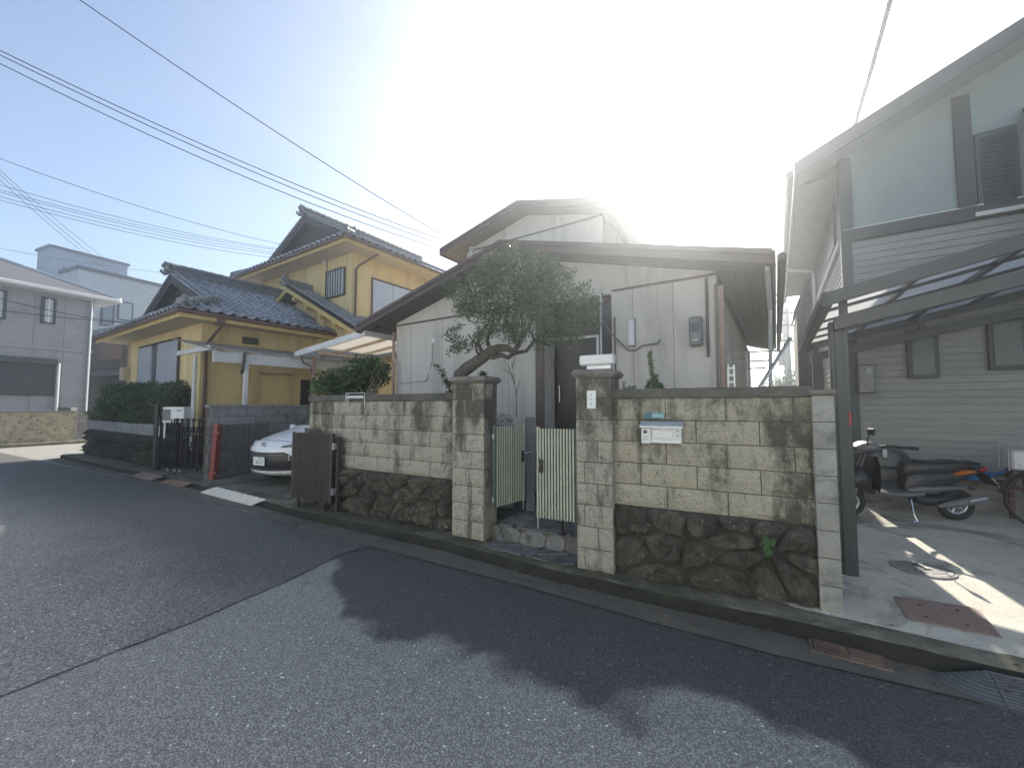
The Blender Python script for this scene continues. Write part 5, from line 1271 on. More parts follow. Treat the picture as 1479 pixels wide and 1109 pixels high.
# ================================================================== ON THE FORECOURT
pc = GF(1331, 820); r = .205
mn = thing('manhole_cover', 'round grey drain cover with two key slots on the pale forecourt', 'manhole cover', WORLD, (pc.x, pc.y, pc.z))
m = MB(); m.lathe((pc.x, pc.y, pc.z), [(r+.02, -.02), (r+.02, .004), (r+.004, .006), (r+.002, -.002)], 36); m.build('ring', 'iron', mn)
m = MB(); m.lathe((pc.x, pc.y, pc.z), [(r, -.02), (r, .004), (r-.012, .007), (r-.016, .005), (.1, .006)], 36); m.build('lid', 'iron', mn, smooth=False)
m = MB()
for i in range(-5, 6):
    for j in range(-5, 6):
        x, y = i*.032+(.016 if j % 2 else 0), j*.03
        if x*x+y*y < (r-.035)**2 and abs(y) > .02: m.box(pc.x+x-.009, pc.x+x+.009, pc.y+y-.008, pc.y+y+.008, pc.z+.005, pc.z+.009)
m.build('studs', 'iron', mn, kind='stuff')
for dy in (-.055, .055):
    m = MB(); m.box(pc.x-.035, pc.x+.03, pc.y+dy-.011, pc.y+dy+.011, pc.z+.0085, pc.z+.0105); m.build('key_slot', 'black_hole', mn)
c = [GF(*q) for q in ((1291, 862), (1401, 878), (1416, 884), (1447, 922), (1311, 895))]
cc = sum(c, V((0, 0, 0)))/5
dp = thing('checker_plate', 'reddish steel checker plate lying on the pale forecourt', 'steel plate', WORLD, (cc.x, cc.y, cc.z))
m = MB(); m.slab([p+V((0, 0, .012)) for p in c], (0, 0, -.008)); m.build('plate', 'checker_steel', dp)
m = MB(); o0, ua, vb = c[0], (c[1]-c[0]), (c[4]-c[0]); U = ua.normalized(); Vv = vb.normalized()
import itertools
def inside(p, poly):
    s = None
    for a, b in zip(poly, poly[1:]+poly[:1]):
        k = (b.x-a.x)*(p.y-a.y)-(b.y-a.y)*(p.x-a.x)
        if s is None: s = k > 0
        elif (k > 0) != s: return False
    return True
for i in range(40):
    for j in range(24):
        p = c[0]+U*(.02+i*.024)+Vv*(.016+j*.022)
        if inside(p, c) and inside(p+U*.012, c):
            dr_ = (U+Vv*.7) if (i+j) % 2 else (U-Vv*.7); dr_ = dr_.normalized()*.009; z = V((0, 0, fh(p)+.0135-p.z+0)); p2 = V((p.x, p.y, 0))+V((0, 0, cc.z+.0115+(p.z-cc.z)*0))
            p2 = V((p.x, p.y, (p.z)+.0125)); m.beam(p2-dr_, p2+dr_, .004, .003)
m.build('studs', 'checker_steel', dp, kind='stuff')
for q in ((1328, 876), (1338, 893), (1383, 884), (1398, 905)):
    p = GF(*q); m = MB(); m.lathe((p.x, p.y, p.z+.0125), [(.009, 0), (.009, .003)], 10); m.build('bolt_hole', 'black_hole', dp)

# road gully grate
c = [G(*q, .01) for q in ((1171, 917), (1271, 941), (1292, 971), (1176, 940))]
gc = (c[0]+c[2])/2; fg = leaf_frame(c[0], c[1]); s0, d0, _ = fg.loc(c[0]); Lg = (c[1]-c[0]).length; Wg = .22
gr = thing('drain_grate', 'rusty iron drain grate in the road gutter with a white leaf on it', 'drain grate', fg, (s0+Lg/2, d0-.1, .0))
m = MB(); m.box(s0, s0+Lg, d0-Wg, d0, .0, .0125); m.build('pit', 'black_hole', gr)
m = MB()
m.box(s0-.02, s0+Lg+.02, d0, d0+.015, .0, .022); m.box(s0-.02, s0+Lg+.02, d0-Wg-.015, d0-Wg, .0, .022); m.box(s0-.02, s0, d0-Wg, d0, .0, .022); m.box(s0+Lg, s0+Lg+.02, d0-Wg, d0, .0, .022); m.build('frame', 'rust_steel', gr)
bar = MB().box(0, .011, -Wg, 0, .010, .021).mesh('bar', 'rust_steel')
lb_ = MB().box(0, Lg/2-.012, -.0048, .0048, .0168, .028).mesh('bar', 'rust_steel')
for hlf in (0, 1):
    for i in range(9): inst('bar', lb_, gr, T(s0+.006+hlf*Lg/2, d0-.014-i*(Wg-.03)/8, 0))
m = MB(); m.box(s0+Lg/2-.012, s0+Lg/2+.002, d0-Wg, d0, .01, .023); m.build('cross_bar', 'rust_steel', gr)

# rubber kerb ramp: quarter-round end piece and ribbed lengths
ku = V((.8663, -.4996, 0)); kv = V((-.4996, -.8663, 0))           # along the kerb, out into the road
kp0 = V((2.83, 2.5, 0))
kp0 = V((2.83, 2.53, 0))
def KR(u, v, z): p = kp0+ku*u+kv*(v+.045); return V((p.x, p.y, z))
u_tip = (G(1322, 949, .02)-kp0).dot(ku); u_j = (G(1402, 942, .1)-kp0).dot(ku); RW = max(.2, (G(1432, 1002, 0)-kp0).dot(kv)-.045)
rp_ = thing('rubber_kerb_ramp', 'black rubber kerb ramp with ribbed lengths and a fan-shaped end', 'kerb ramp', WORLD, tuple(KR(u_j, .1, 0)))
HR = .105
m = MB(); nA, nR = 14, 9; Ru = u_j-u_tip; vs_ = []
for i in range(nA+1):
    a = pi/2*i/nA
    for j in range(nR*2+1):
        t = j/(nR*2); rr_ = t; stepz = HR*(1-t)+(.006 if j % 2 else 0)
        vs_.append(KR(u_j-Ru*rr_*sin(a), RW*rr_*cos(a), max(stepz, .006)))
    vs_.append(KR(u_j-Ru*sin(a), RW*cos(a), .0))
kk = nR*2+2; m.add(vs_, [(i*kk+j, i*kk+j+1, (i+1)*kk+j+1, (i+1)*kk+j) for i in range(nA) for j in range(kk-1)]); m.build('fan_end', 'ramp_rubber', rp_)
for q in range(3):
    u0, u1 = u_j+.004+q*.6, u_j+.6+q*.6-.004; m = MB(); prof = [(0, 0), (0, HR)]
    for j in range(1, 12):
        t = j/12; prof += [(RW*(t-.03), HR*(1-t)+.008), (RW*t, HR*(1-t)-.001)]
    prof += [(RW, .008), (RW, 0)]
    k = len(prof); m.add([KR(u0, v, z) for v, z in prof]+[KR(u1, v, z) for v, z in prof], [tuple(range(k)), tuple(range(2*k-1, k-1, -1))]+[(i, (i+1) % k, k+(i+1) % k, k+i) for i in range(k)]); m.build('ramp_length', 'ramp_rubber', rp_)
    m = MB()
    for a in range(9):
        for b_ in range(3):
            u = u0+.04+a*.063+(.03 if b_ % 2 else 0); v = .03+b_*.035
            if u < u1-.03: m.lathe(KR(u, v, HR*(1-v/RW)+.004), [(.019, 0), (.016, .005)], 8)
    m.build('studs', 'ramp_rubber', rp_, kind='stuff')

# metal ramps at the far driveways
def plate_ramp(name, label, pts, mat, group=None, ribs=0, arch=0):
    P = [G(x, y, z) for x, y, z in pts]; c = sum(P, V((0, 0, 0)))/4
    t = thing(name, label, 'ramp', WORLD, (c.x, c.y, 0), group)
    m = MB(); n = 8; vs_ = []
    for i in range(n+1):
        u = i/n
        for j in range(5):
            v = j/4; p = (P[0]*(1-u)+P[1]*u)*(1-v)+(P[3]*(1-u)+P[2]*u)*v; vs_.append((p.x, p.y, p.z+arch*sin(pi*v)))
    o = len(vs_); vs_ += [(x, y, max(z-.012, .003)) for x, y, z in vs_]
    f1 = [(i*5+j, (i+1)*5+j, (i+1)*5+j+1, i*5+j+1) for i in range(n) for j in range(4)]
    rim = [(i*5, (i+1)*5) for i in range(n)]+[(i*5+4, (i+1)*5+4) for i in range(n)]+[(j, j+1) for j in range(4)]+[(n*5+j, n*5+j+1) for j in range(4)]
    m.add(vs_, f1+[tuple(q+o for q in f)[::-1] for f in f1]+[(a, b, b+o, a+o) for a, b in rim]); m.build('deck', mat, t)
    if ribs:
        for k in range(ribs):
            u = (k+.5)/ribs; a = P[0]*(1-u)+P[1]*u; b = P[3]*(1-u)+P[2]*u; mid = (a+b)/2+V((0, 0, arch+.004))
            m = MB(); m.tube([a+V((0, 0, .006)), mid, b+V((0, 0, .006))], .006, 5); m.build('rib', mat, t)
    return t
plate_ramp('kerb_ramp', 'white painted metal ramp at the kerb in front of the car driveway', [(313, 703, .15), (384.5, 721, .15), (362, 730, .012), (289, 711, .012)], 'white_paint', None, 9, .012)
plate_ramp('kerb_ramp', 'rusty steel kerb plate farthest from the white ramp, below the hedge bank', [(207, 681, .15), (236, 687.5, .15), (214.5, 693.7, .012), (190, 687, .012)], 'rust_steel', 'rusty steel kerb plates')
plate_ramp('kerb_ramp', 'rusty steel kerb plate next to the white ramp, before the black lattice gate', [(247, 691, .15), (278, 696.7, .15), (259.5, 703.6, .012), (229, 696.4, .012)], 'rust_steel', 'rusty steel kerb plates')
# pale fallen leaves and shells
for (x, y, z, sz, lab) in ((1193, 886.5, .123, .035, 'pale dry leaf on the kerb beside the slim grey pier'), (1181, 881, .123, .026, 'smallest pale dry leaf on the kerb, at the foot of the boulders'), (1232, 869.5, .128, .036, 'pale dry leaf on concrete just past the dark carport post'), (1253.5, 937.5, .024, .03, 'pale dry leaf lying on the iron drain grate')):
    p = G(x, y, z); m = MB(); n = 10; vs_ = [p+V((0, 0, .008))]
    for k in range(n):
        a = 2*pi*k/n; rr_ = sz*(.75+.3*noise.noise(V((k*1.3, x, 0)))); vs_.append(p+V((cos(a)*rr_*1.2, sin(a)*rr_*.75, .004+.01*abs(noise.noise(V((k, y, 3)))))))
    m.add(vs_, [(0, k+1, (k+1) % n+1) for k in range(n)])
    tag(m.build('fallen_leaf', 'shell_white', org=tuple(p)), lab, 'leaf', 'pale leaves on the kerb')

# ================================================================== SCOOTER
SF = Fr(-144); SF.e = V((.9914, -.131, 0)); SF.n = V((.131, .9914, 0)); SF.yaw = math.atan2(SF.e.y, SF.e.x)
sr, SD, _ = SF.loc(on(1371, 5.08)); sz0 = fh(SF.P(sr, SD))
sc_ = thing('scooter', 'black motor scooter with orange rear indicator parked along the grey siding', 'scooter', SF, (sr-.6, SD, sz0))
def X(x, y, z): return (sr-x*.98, SD+y*.95, sz0+z*(.93 if z < .3 else .93-.05*min((z-.3)/.3, 1)))
def loft(secs, n=14, pw=2.6):
    """secs: x, z centre, half height, half width -> closed rounded body along x"""
    mb = MB(); vs_ = []
    for x, zc, hh, hw in secs:
        for k in range(n):
            a = 2*pi*k/n; c_, s_ = cos(a), sin(a)
            vs_.append(X(x, hw*math.copysign(abs(c_)**(2/pw), c_), zc+hh*math.copysign(abs(s_)**(2/pw), s_)))
    m_ = len(secs); return mb.add(vs_, [(i*n+k, i*n+(k+1) % n, (i+1)*n+(k+1) % n, (i+1)*n+k) for i in range(m_-1) for k in range(n)]+[tuple(range(n)), tuple((m_-1)*n+k for k in range(n))])
def wheel(parent, x, z, r, wd, tread='rubber', frame=X, spokes=5):
    m = MB(); ring = [frame(x+r*.8*cos(a), 0, z+r*.8*sin(a)) for a in [2*pi*k/28 for k in range(28)]]
    m.tube(ring, wd, 10, closed=True); w_ = m.build('wheel', tread, parent, smooth=True)
    m = MB(); m.tube([frame(x+r*.62*cos(a), 0, z+r*.62*sin(a)) for a in [2*pi*k/24 for k in range(24)]], wd*.5, 8, closed=True)
    for k in range(spokes):
        a = 2*pi*k/spokes; m.tube([frame(x, 0, z), frame(x+r*.62*cos(a), 0, z+r*.62*sin(a))], wd*.3, 6)
    m.tube([frame(x, -.05, z), frame(x, .05, z)], r*.18, 10); m.build('rim', 'galv', w_, smooth=True)
    return w_
wheel(sc_, 0, .205, .205, .045); wheel(sc_, 1.24, .205, .205, .04)
loft([(-.33, .74, .02, .03), (-.28, .71, .04, .06), (-.12, .67, .07, .1), (.1, .6, .12, .125), (.35, .55, .16, .13), (.5, .52, .2, .12), (.58, .47, .17, .1), (.62, .42, .1, .08)], pw=3.2).build('rear_body', 'black_plastic', sc_, smooth=True)
loft([(-.16, .765, .03, .07), (-.08, .77, .06, .12), (.08, .765, .085, .145), (.2, .735, .09, .155), (.34, .73, .1, .155), (.48, .73, .115, .14), (.56, .71, .11, .11), (.61, .68, .07, .06)], pw=3).build('seat', 'seat_vinyl', sc_, smooth=True)
loft([(.44, .36, .05, .15), (.6, .34, .04, .17), (.85, .34, .04, .17), (1.0, .37, .05, .15)]).build('floorboard', 'grey_plastic', sc_, smooth=True)
loft([(-.02, .46, .03, .165), (.2, .44, .05, .165), (.5, .42, .06, .165), (.62, .4, .03, .15)]).build('side_cover', 'grey_plastic', sc_, smooth=True)
m = MB(); sh_ = [(.98, .34, .15), (.99, .45, .2), (1.0, .6, .22), (.99, .75, .2), (.97, .88, .13)]
vs_ = [X(x+(.02 if abs(u) < .5 else -.05)+.03, hw*u, z) for x, z, hw in sh_ for u in (-1, -.5, 0, .5, 1)]+[X(x-.02, hw*u*.9, z) for x, z, hw in sh_ for u in (-1, -.5, 0, .5, 1)]
fs = [(i*5+j, i*5+j+1, (i+1)*5+j+1, (i+1)*5+j) for i in range(4) for j in range(4)]
m.add(vs_, fs+[tuple(q+25 for q in f)[::-1] for f in fs]+[(i*5, (i+1)*5, (i+1)*5+25, i*5+25) for i in range(4)]+[(i*5+4, (i+1)*5+4, (i+1)*5+29, i*5+29) for i in range(4)]+[(20+j, 21+j, 46+j, 45+j) for j in range(4)]); m.build('leg_shield', 'black_plastic', sc_, smooth=True)
loft([(1.02, .5, .16, .12), (1.12, .55, .2, .13), (1.22, .5, .12, .1), (1.34, .42, .04, .06)]).build('front_fender', 'black_plastic', sc_, smooth=True)
loft([(.86, 1.0, .02, .09), (.92, 1.02, .05, .16), (1.0, 1.02, .075, .17), (1.08, 1.0, .07, .13), (1.14, .98, .03, .07)]).build('handlebar_cowl', 'grey_plastic', sc_, smooth=True)
loft([(.93, .95, .01, .1), (1.0, .945, .022, .17), (1.1, .94, .015, .12)]).build('cowl_trim', 'chrome', sc_, smooth=True)
for sgn in (-1, 1):
    m = MB(); m.tube([X(.95, .12*sgn, 1.03), X(.86, .24*sgn, 1.04), X(.78, .31*sgn, 1.03), X(.64, .34*sgn, 1.02)], [.014, .016, .02, .021], 8); hb = m.build('handlebar', 'black_plastic', sc_, smooth=True)
    m = MB(); m.tube([X(.9, .22*sgn, 1.05), X(.84, .31*sgn, 1.06), X(.68, .37*sgn, 1.05)], .006, 6); m.build('brake_lever', 'chrome', hb)
    m = MB(); m.tube([X(1.08, .17*sgn, 1.05), X(1.1, .2*sgn, 1.14), X(1.1, .24*sgn, 1.2)], .007, 6); m.build('mirror_stalk', 'black_metal', sc_)
    m = MB(); c_ = X(1.1, .27*sgn, 1.24); m.box(c_[0]-.012, c_[0]+.012, c_[1]-.06, c_[1]+.06, c_[2]-.04, c_[2]+.045, .012); m.build('mirror', 'black_plastic', sc_)
m = MB(); m.tube([X(1.0, 0, .93), X(1.12, 0, .6), X(1.24, .0, .3)], .035, 8); m.build('fork', 'black_metal', sc_)
for sgn in (-1, 1):
    m = MB(); m.tube([X(1.17, .07*sgn, .42), X(1.24, .07*sgn, .2)], .018, 8); m.build('fork_leg', 'grey_plastic', sc_)
loft([(-.16, .69, .02, .12), (-.1, .685, .036, .15), (.0, .67, .036, .168), (.1, .655, .014, .172)], pw=2).build('indicator', 'orange_lens', sc_, smooth=True)
loft([(-.35, .72, .02, .05), (-.3, .71, .035, .08), (-.24, .7, .03, .09)], pw=2).build('tail_light', 'red_lens', sc_, smooth=True)
m = MB(); m.slab([X(-.28, -.09, .66), X(-.42, -.09, .48), X(-.42, .09, .48), X(-.28, .09, .66)], (0, 0, .012)); m.build('mudguard', 'black_plastic', sc_)
m = MB(); m.slab([X(-.36, -.08, .6), X(-.43, -.08, .47), X(-.43, .08, .47), X(-.36, .08, .6)], (.012, 0, .0)); m.build('number_plate', 'sign_white', sc_)
loft([(-.12, .27, .05, .05), (.1, .26, .075, .09), (.35, .25, .08, .1), (.48, .27, .05, .08)]).build('engine', 'black_metal', sc_, smooth=True)
mf = MB(); mf.tube([X(.3, -.14, .2), X(.15, -.16, .24), X(-.02, -.16, .28), X(-.2, -.16, .33)], [.02, .045, .05, .042], 12); mf.build('muffler', 'grey_plastic', sc_, smooth=True)
m = MB(); m.tube([X(.02, -.215, .29), X(-.16, -.215, .335)], .016, 8); m.build('muffler_guard', 'galv', sc_)
loft([(-.2, .42, .02, .05), (-.1, .44, .03, .06), (.1, .44, .03, .06), (.2, .4, .02, .05)]).build('wheel_guard', 'black_plastic', sc_, smooth=True)
m = MB(); m.tube([X(.6, -.14, .28), X(.62, -.2, .1), X(.6, -.22, .015)], .011, 8); m.tube([X(.6, -.22, .012), X(.66, -.23, .012)], .014, 6); m.build('side_stand', 'chrome', sc_)
m = MB(); m.tube([X(-.05, -.17, .8), X(-.2, -.12, .8), X(-.26, 0, .8), X(-.2, .12, .8), X(-.05, .17, .8)], .012, 8); m.build('grab_rail', 'black_metal', sc_)
# hose coil, watering can, wooden rack, bicycle
s, z = B.hit(1280, 672, 7.8)
hc = thing('hose_coil', 'coil of dark grey garden hose hanging behind the scooter handlebar', 'hose', B, (s, 7.85, z))
m = MB(); pts = []
for k in range(150):
    a = 2*pi*k/30; rr_ = .2+.018*(k/30)+.02*noise.noise(V((k*.1, 0, 0))); pts.append((s+rr_*cos(a), 7.86-.012*(k/30), z+rr_*1.05*sin(a)))
m.tube(pts, .013, 6); m.build('hose', 'hose', hc, smooth=True)
m = MB(); m.box(s-.03, s+.03, 7.84, 7.94, z+.1, z+.24, .01); m.build('hook', 'galv', hc)
s, z = B.hit(1401, 683, 7.6); zb_ = B.hit(1401, 694, 7.6)[1]
s += .1
rk = thing('slat_rack', 'dark reddish wooden slatted rack against the house wall, beyond the scooter tail', 'rack', B, (s+.3, 7.75, .29))
for i in range(5):
    x = s+.24+i*.13; m = MB(); m.box(x, x+.045, 7.66, 7.7, .28, zb_+.26, .004); m.build('upright', 'red_wood', rk)
for z_ in (zb_-.03, zb_+.2):
    m = MB(); m.box(s+.22, s+.85, 7.62, 7.66, z_-.05, z_, .004); m.build('rail', 'red_wood', rk)
m = MB(); m.box(s-.3, s+.3, 7.6, 7.92, zb_-.03, zb_-.005, .004); m.build('shelf', 'red_wood', rk)
wc = thing('watering_can', 'blue plastic watering can with its spout pointing up to the right', 'watering can', B, (s-.05, 7.78, zb_))
m = MB(); m.lathe((s-.05, 7.78, zb_), [(.115, 0), (.125, .02), (.12, .12), (.1, .17), (.085, .185), (.07, .18)], 20); m.v = [(s-.05+(x-s+.05)*1.25, y, z_) for x, y, z_ in m.v]; m.build('body', 'blue_plastic', wc, smooth=True)
m = MB(); m.tube([(s+.07, 7.78, zb_+.05), (s+.17, 7.77, zb_+.08), (s+.33, 7.76, zb_+.17)], [.028, .018, .014], 8); m.lathe((s+.345, 7.76, zb_+.17), [(.014, -.015), (.03, .012)], 10, 'x'); m.build('spout', 'blue_plastic', wc, smooth=True)
m = MB(); m.tube([(s-.17, 7.78, zb_+.1), (s-.2, 7.78, zb_+.2), (s-.06, 7.78, zb_+.235), (s+.03, 7.78, zb_+.19)], .013, 8); m.build('handle', 'blue_plastic', wc, smooth=True)
s, z = B.hit(1510, 706, 7.2); bz = fh(B.P(s, 7.2)) if s < 6.5 else .29
bk_ = thing('bicycle', 'dark bicycle with a pale rear box, cut off at the picture edge', 'bicycle', B, (s+.5, 7.2, bz))
def XB(x, y, z_): return (s+x, 7.2+y, bz+z_)
for x in (0, 1.05):
    m = MB(); m.tube([XB(x+.31*cos(a), 0, .33+.31*sin(a)) for a in [2*pi*k/36 for k in range(36)]], .02, 8, closed=True); w_ = m.build('wheel', 'rubber', bk_, smooth=True)
    m = MB()
    for k in range(18): a = 2*pi*k/18; m.tube([XB(x, 0, .33), XB(x+.29*cos(a), 0, .33+.29*sin(a))], .0018, 4)
    m.build('spokes', 'galv', w_, kind='stuff')
    m = MB(); m.tube([XB(x+.35*cos(a), 0, .33+.35*sin(a)) for a in [pi*.1+pi*.85*k/14 for k in range(15)]], .016, 6); m.build('mudguard', 'black_plastic', bk_)
m = MB(); m.tube([XB(0, 0, .33), XB(.42, 0, .3), XB(.28, 0, .75), XB(0, 0, .33)], .014, 8); m.tube([XB(.42, 0, .3), XB(.85, 0, .78), XB(.28, 0, .6)], .016, 8); m.tube([XB(.85, 0, .85), XB(1.05, 0, .33)], .014, 8); m.build('frame', 'black_metal', bk_)
m = MB(); m.box(*[v for p in zip(XB(.18, -.07, .8), XB(.42, .07, .86)) for v in p], .02); m.build('saddle', 'seat_vinyl', bk_)
m = MB(); m.tube([XB(.85, 0, .85), XB(.82, 0, 1.0), XB(.72, -.25, 1.02)], .012, 8); m.tube([XB(.82, 0, 1.0), XB(.72, .25, 1.02)], .012, 8); m.build('handlebar', 'galv', bk_)
m = MB(); m.box(*[v for p in zip(XB(-.28, -.13, .68), XB(.06, .13, .9)) for v in p], .02); m.build('rear_box', 'white_paint', bk_)
m = MB(); m.tube([XB(-.3, -.12, .67), XB(-.3, -.12, .97), XB(.08, -.12, .97)], .008, 6); m.tube([XB(-.3, .12, .67), XB(-.3, .12, .97), XB(.08, .12, .97)], .008, 6); m.build('rack', 'galv', bk_)
# hanging red reflector on the post
q0, z0 = B.hit(1228.5, 596, dp_-.02); _, z1 = B.hit(1228.5, 615, dp_-.02)
m = MB(); m.box(sp_+.118, sp_+.134, dp_-.01, dp_-.0005, z1, z0, .002); tag(m.build('reflector', 'red_lens', fr=B, org=(sp_+.12, dp_-.01, z1)), 'small red reflector strip stuck on the dark carport post', 'reflector')

# ================================================================== PARKED CAR
ncx = V((-4.93, 7.95, 0)); cs, cd, _ = K.loc(ncx)
car = thing('parked_car', 'white compact car nosing out of the driveway between the gates', 'car', K, (cs, cd+2, .12))
cz0 = .115
PRF = [(.16, .19, .72, .36), (.05, .25, .79, .36), (.015, .36, .83, .35), (.0, .5, .845, .34), (.01, .62, .845, .34), (.02, .7, .845, .34), (.045, .77, .84, .35), (.1, .84, .835, .36), (.24, .91, .83, .36), (.5, .985, .82, .3), (.8, 1.06, .8, .26), (1.02, 1.12, .78, .25),
       (1.3, 1.33, .72, .22), (1.6, 1.53, .67, .18), (1.85, 1.62, .64, .14), (2.6, 1.68, .62, .08), (3.5, 1.65, .62, .03), (4.0, 1.5, .64, 0), (4.15, 1.1, .76, -.02), (4.2, .8, .8, -.03), (4.2, .3, .8, -.03)]
def cpt(u, k):
    """k: fractional index along the nose-to-tail profile"""
    i = min(int(k), len(PRF)-2); f = k-i; a, b = PRF[i], PRF[i+1]; t, z, hw, bow = [a[j]*(1-f)+b[j]*f for j in range(4)]
    crown = .07 if 7 < k < 12 else .05
    w = abs(u)**2.2
    return V((cs+hw*u, cd+t+bow*w, cz0+z-(crown*w if k > 7 else 0)))
def kz(z):
    for i in range(10):
        if PRF[i][1] <= z <= PRF[i+1][1]: return i+(z-PRF[i][1])/(PRF[i+1][1]-PRF[i][1])
    return 0
NU, NK = 16, (len(PRF)-1)*2
m = MB(); vs_ = [cpt(-1+2*i/NU, j/2) for j in range(NK+1) for i in range(NU+1)]
fs = [(j*(NU+1)+i, j*(NU+1)+i+1, (j+1)*(NU+1)+i+1, (j+1)*(NU+1)+i) for j in range(NK) for i in range(NU)]
m.add(vs_, fs)
for sg in (0, NU):                               # flanks
    vs2 = []; js = list(range(2, NK+1))
    for j in js:
        p = cpt(-1 if sg == 0 else 1, j/2); vs2 += [p, V((cs+(-.845 if sg == 0 else .845), p.y, min(p.z, cz0+.95))), V((cs+(-.85 if sg == 0 else .85), p.y, min(p.z, cz0+.6))), V((cs+(-.8 if sg == 0 else .8), p.y, cz0+.2))]
    m.add(vs2, [(i*4+k, (i+1)*4+k, (i+1)*4+k+1, i*4+k+1) for i in range(len(js)-1) for k in range(3)])
body = m.build('body', 'car_white', car, smooth=True)
def cpatch(name, mat, fu, lo, hi, off, nu=14, nk=8, parent=None, u0=-1, u1=1):
    """a part laid on the nose: fu(u) gives the z range at each u"""
    m = MB(); vs_ = []
    for i in range(nu+1):
        u = u0+(u1-u0)*i/nu; a, b = lo(u), hi(u)
        for j in range(nk+1):
            z = a+(b-a)*j/nk; k = kz(z); p = cpt(u, k); q = cpt(u*.98, k)+V((0, .2, -.02)); n_ = (p-V((cs, cd+1.4, p.z))).normalized()
            vs_.append(p+n_*off)
    fs = [(i*(nk+1)+j, (i+1)*(nk+1)+j, (i+1)*(nk+1)+j+1, i*(nk+1)+j+1) for i in range(nu) for j in range(nk)]
    m.add(vs_, fs); return m.build(name, mat, parent or car, smooth=True)
cpatch('grille', 'black_plastic', None, lambda u: .30+.03*abs(u)**2, lambda u: .655+.05*abs(u)**2 if abs(u) < .62 else .655+.05*.38-.62*(abs(u)-.62), .014, 22, 8, None, -.92, .92)
cpatch('bumper_lip', 'white_metal', None, lambda u: .225+.03*abs(u)**2, lambda u: .262+.03*abs(u)**2, .03, 20, 2, None, -.9, .9)
cpatch('grille_bar', 'grey_plastic', None, lambda u: .6+.03*abs(u)**2, lambda u: .612+.03*abs(u)**2, .022, 16, 1, None, -.6, .6)
cpatch('grille_bar', 'grey_plastic', None, lambda u: .33, lambda u: .345, .022, 16, 1, None, -.7, .7)
for sg in (-1, 1):
    hl = cpatch('headlight', 'black_plastic', None, lambda u: .755+.06*(abs(u)-.5), lambda u: .765+.25*(abs(u)-.45), .008, 8, 4, None, .5*sg, .96*sg)
    cpatch('lens', 'glass_pale', None, lambda u: .77+.06*(abs(u)-.5), lambda u: .77+.2*(abs(u)-.45), .012, 6, 3, hl, .6*sg, .85*sg)
    cpatch('fog_lamp', 'chrome', None, lambda u: .42, lambda u: .5, .02, 3, 2, None, .76*sg, .84*sg)
m = MB(); vs_ = [cpt(u, k)+V((0, -.012, .012)) for k in (11.1, 12, 13, 13.6) for u in [-.93+1.86*i/12 for i in range(13)]]
m.add(vs_, [(j*13+i, j*13+i+1, (j+1)*13+i+1, (j+1)*13+i) for j in range(3) for i in range(12)]); m.build('windscreen', 'glass_dark', car, smooth=True)
for sg in (-1, 1):
    m = MB(); m.slab([(cs+sg*.852, cd+1.45, cz0+1.0), (cs+sg*.852, cd+3.6, cz0+1.0), (cs+sg*.7, cd+3.4, cz0+1.45), (cs+sg*.7, cd+2.0, cz0+1.45)], (sg*.01, 0, 0)); m.build('side_window', 'glass_dark', car)
    m = MB(); m.box(cs+sg*.86, cs+sg*1.02, cd+1.35, cd+1.45, cz0+1.0, cz0+1.13, .03); m.build('wing_mirror', 'car_white', car)
# hood shut line
m = MB(); m.tube([cpt(-.9+1.8*i/16, 7.6-.5*(abs(-.9+1.8*i/16))**3)+V((0, -.003, .003)) for i in range(17)], .004, 5); m.build('hood_line', 'black_plastic', car)
pl = V((cs, cd-.03, cz0+.49))
m = MB(); m.box(pl.x-.165, pl.x+.165, pl.y-.014, pl.y, pl.z-.0825, pl.z+.0825, .003); plt = m.build('number_plate', 'sign_white', car)
text('33-17', .085, 'plate_green', plt, T(pl.x+.02, pl.y-.016, pl.z-.022) @ UPRIGHT)
text('500', .035, 'plate_green', plt, T(pl.x+.04, pl.y-.016, pl.z+.052) @ UPRIGHT)
em = cpt(0, 6.3)+V((0, -.012, 0))
m = MB()
for a_, b_, dz in ((.062, .042, 0), (.02, .04, 0), (.045, .016, .022)):
    m.tube([em+V((a_*cos(t), -.004, dz+b_*sin(t))) for t in [2*pi*k/22 for k in range(22)]], .006, 6, closed=True)
m.build('emblem', 'chrome', car, smooth=True)
m = MB(); m.lathe(em+V((0, .004, 0)), [(.06, 0), (.055, -.006)], 20, 'y'); m.build('emblem_field', 'black_plastic', car)
def XC(sg): return lambda x, y, z_: (cs+sg*.76+y, cd+x, cz0+z_)
for sg in (-1, 1):
    for x in (.85, 3.4):
        m = MB(); m.lathe((cs+sg*.74, cd+x, cz0+.31), [(.2, -.1*sg), (.31, -.09*sg), (.315, .0), (.31, .09*sg), (.2, .1*sg)], 24, 'x'); w_ = m.build('wheel', 'rubber', car, smooth=True)
        m = MB(); m.lathe((cs+sg*.74, cd+x, cz0+.31), [(.2, .08*sg), (.19, .105*sg), (.05, .1*sg)], 20, 'x'); m.build('rim', 'galv', w_)

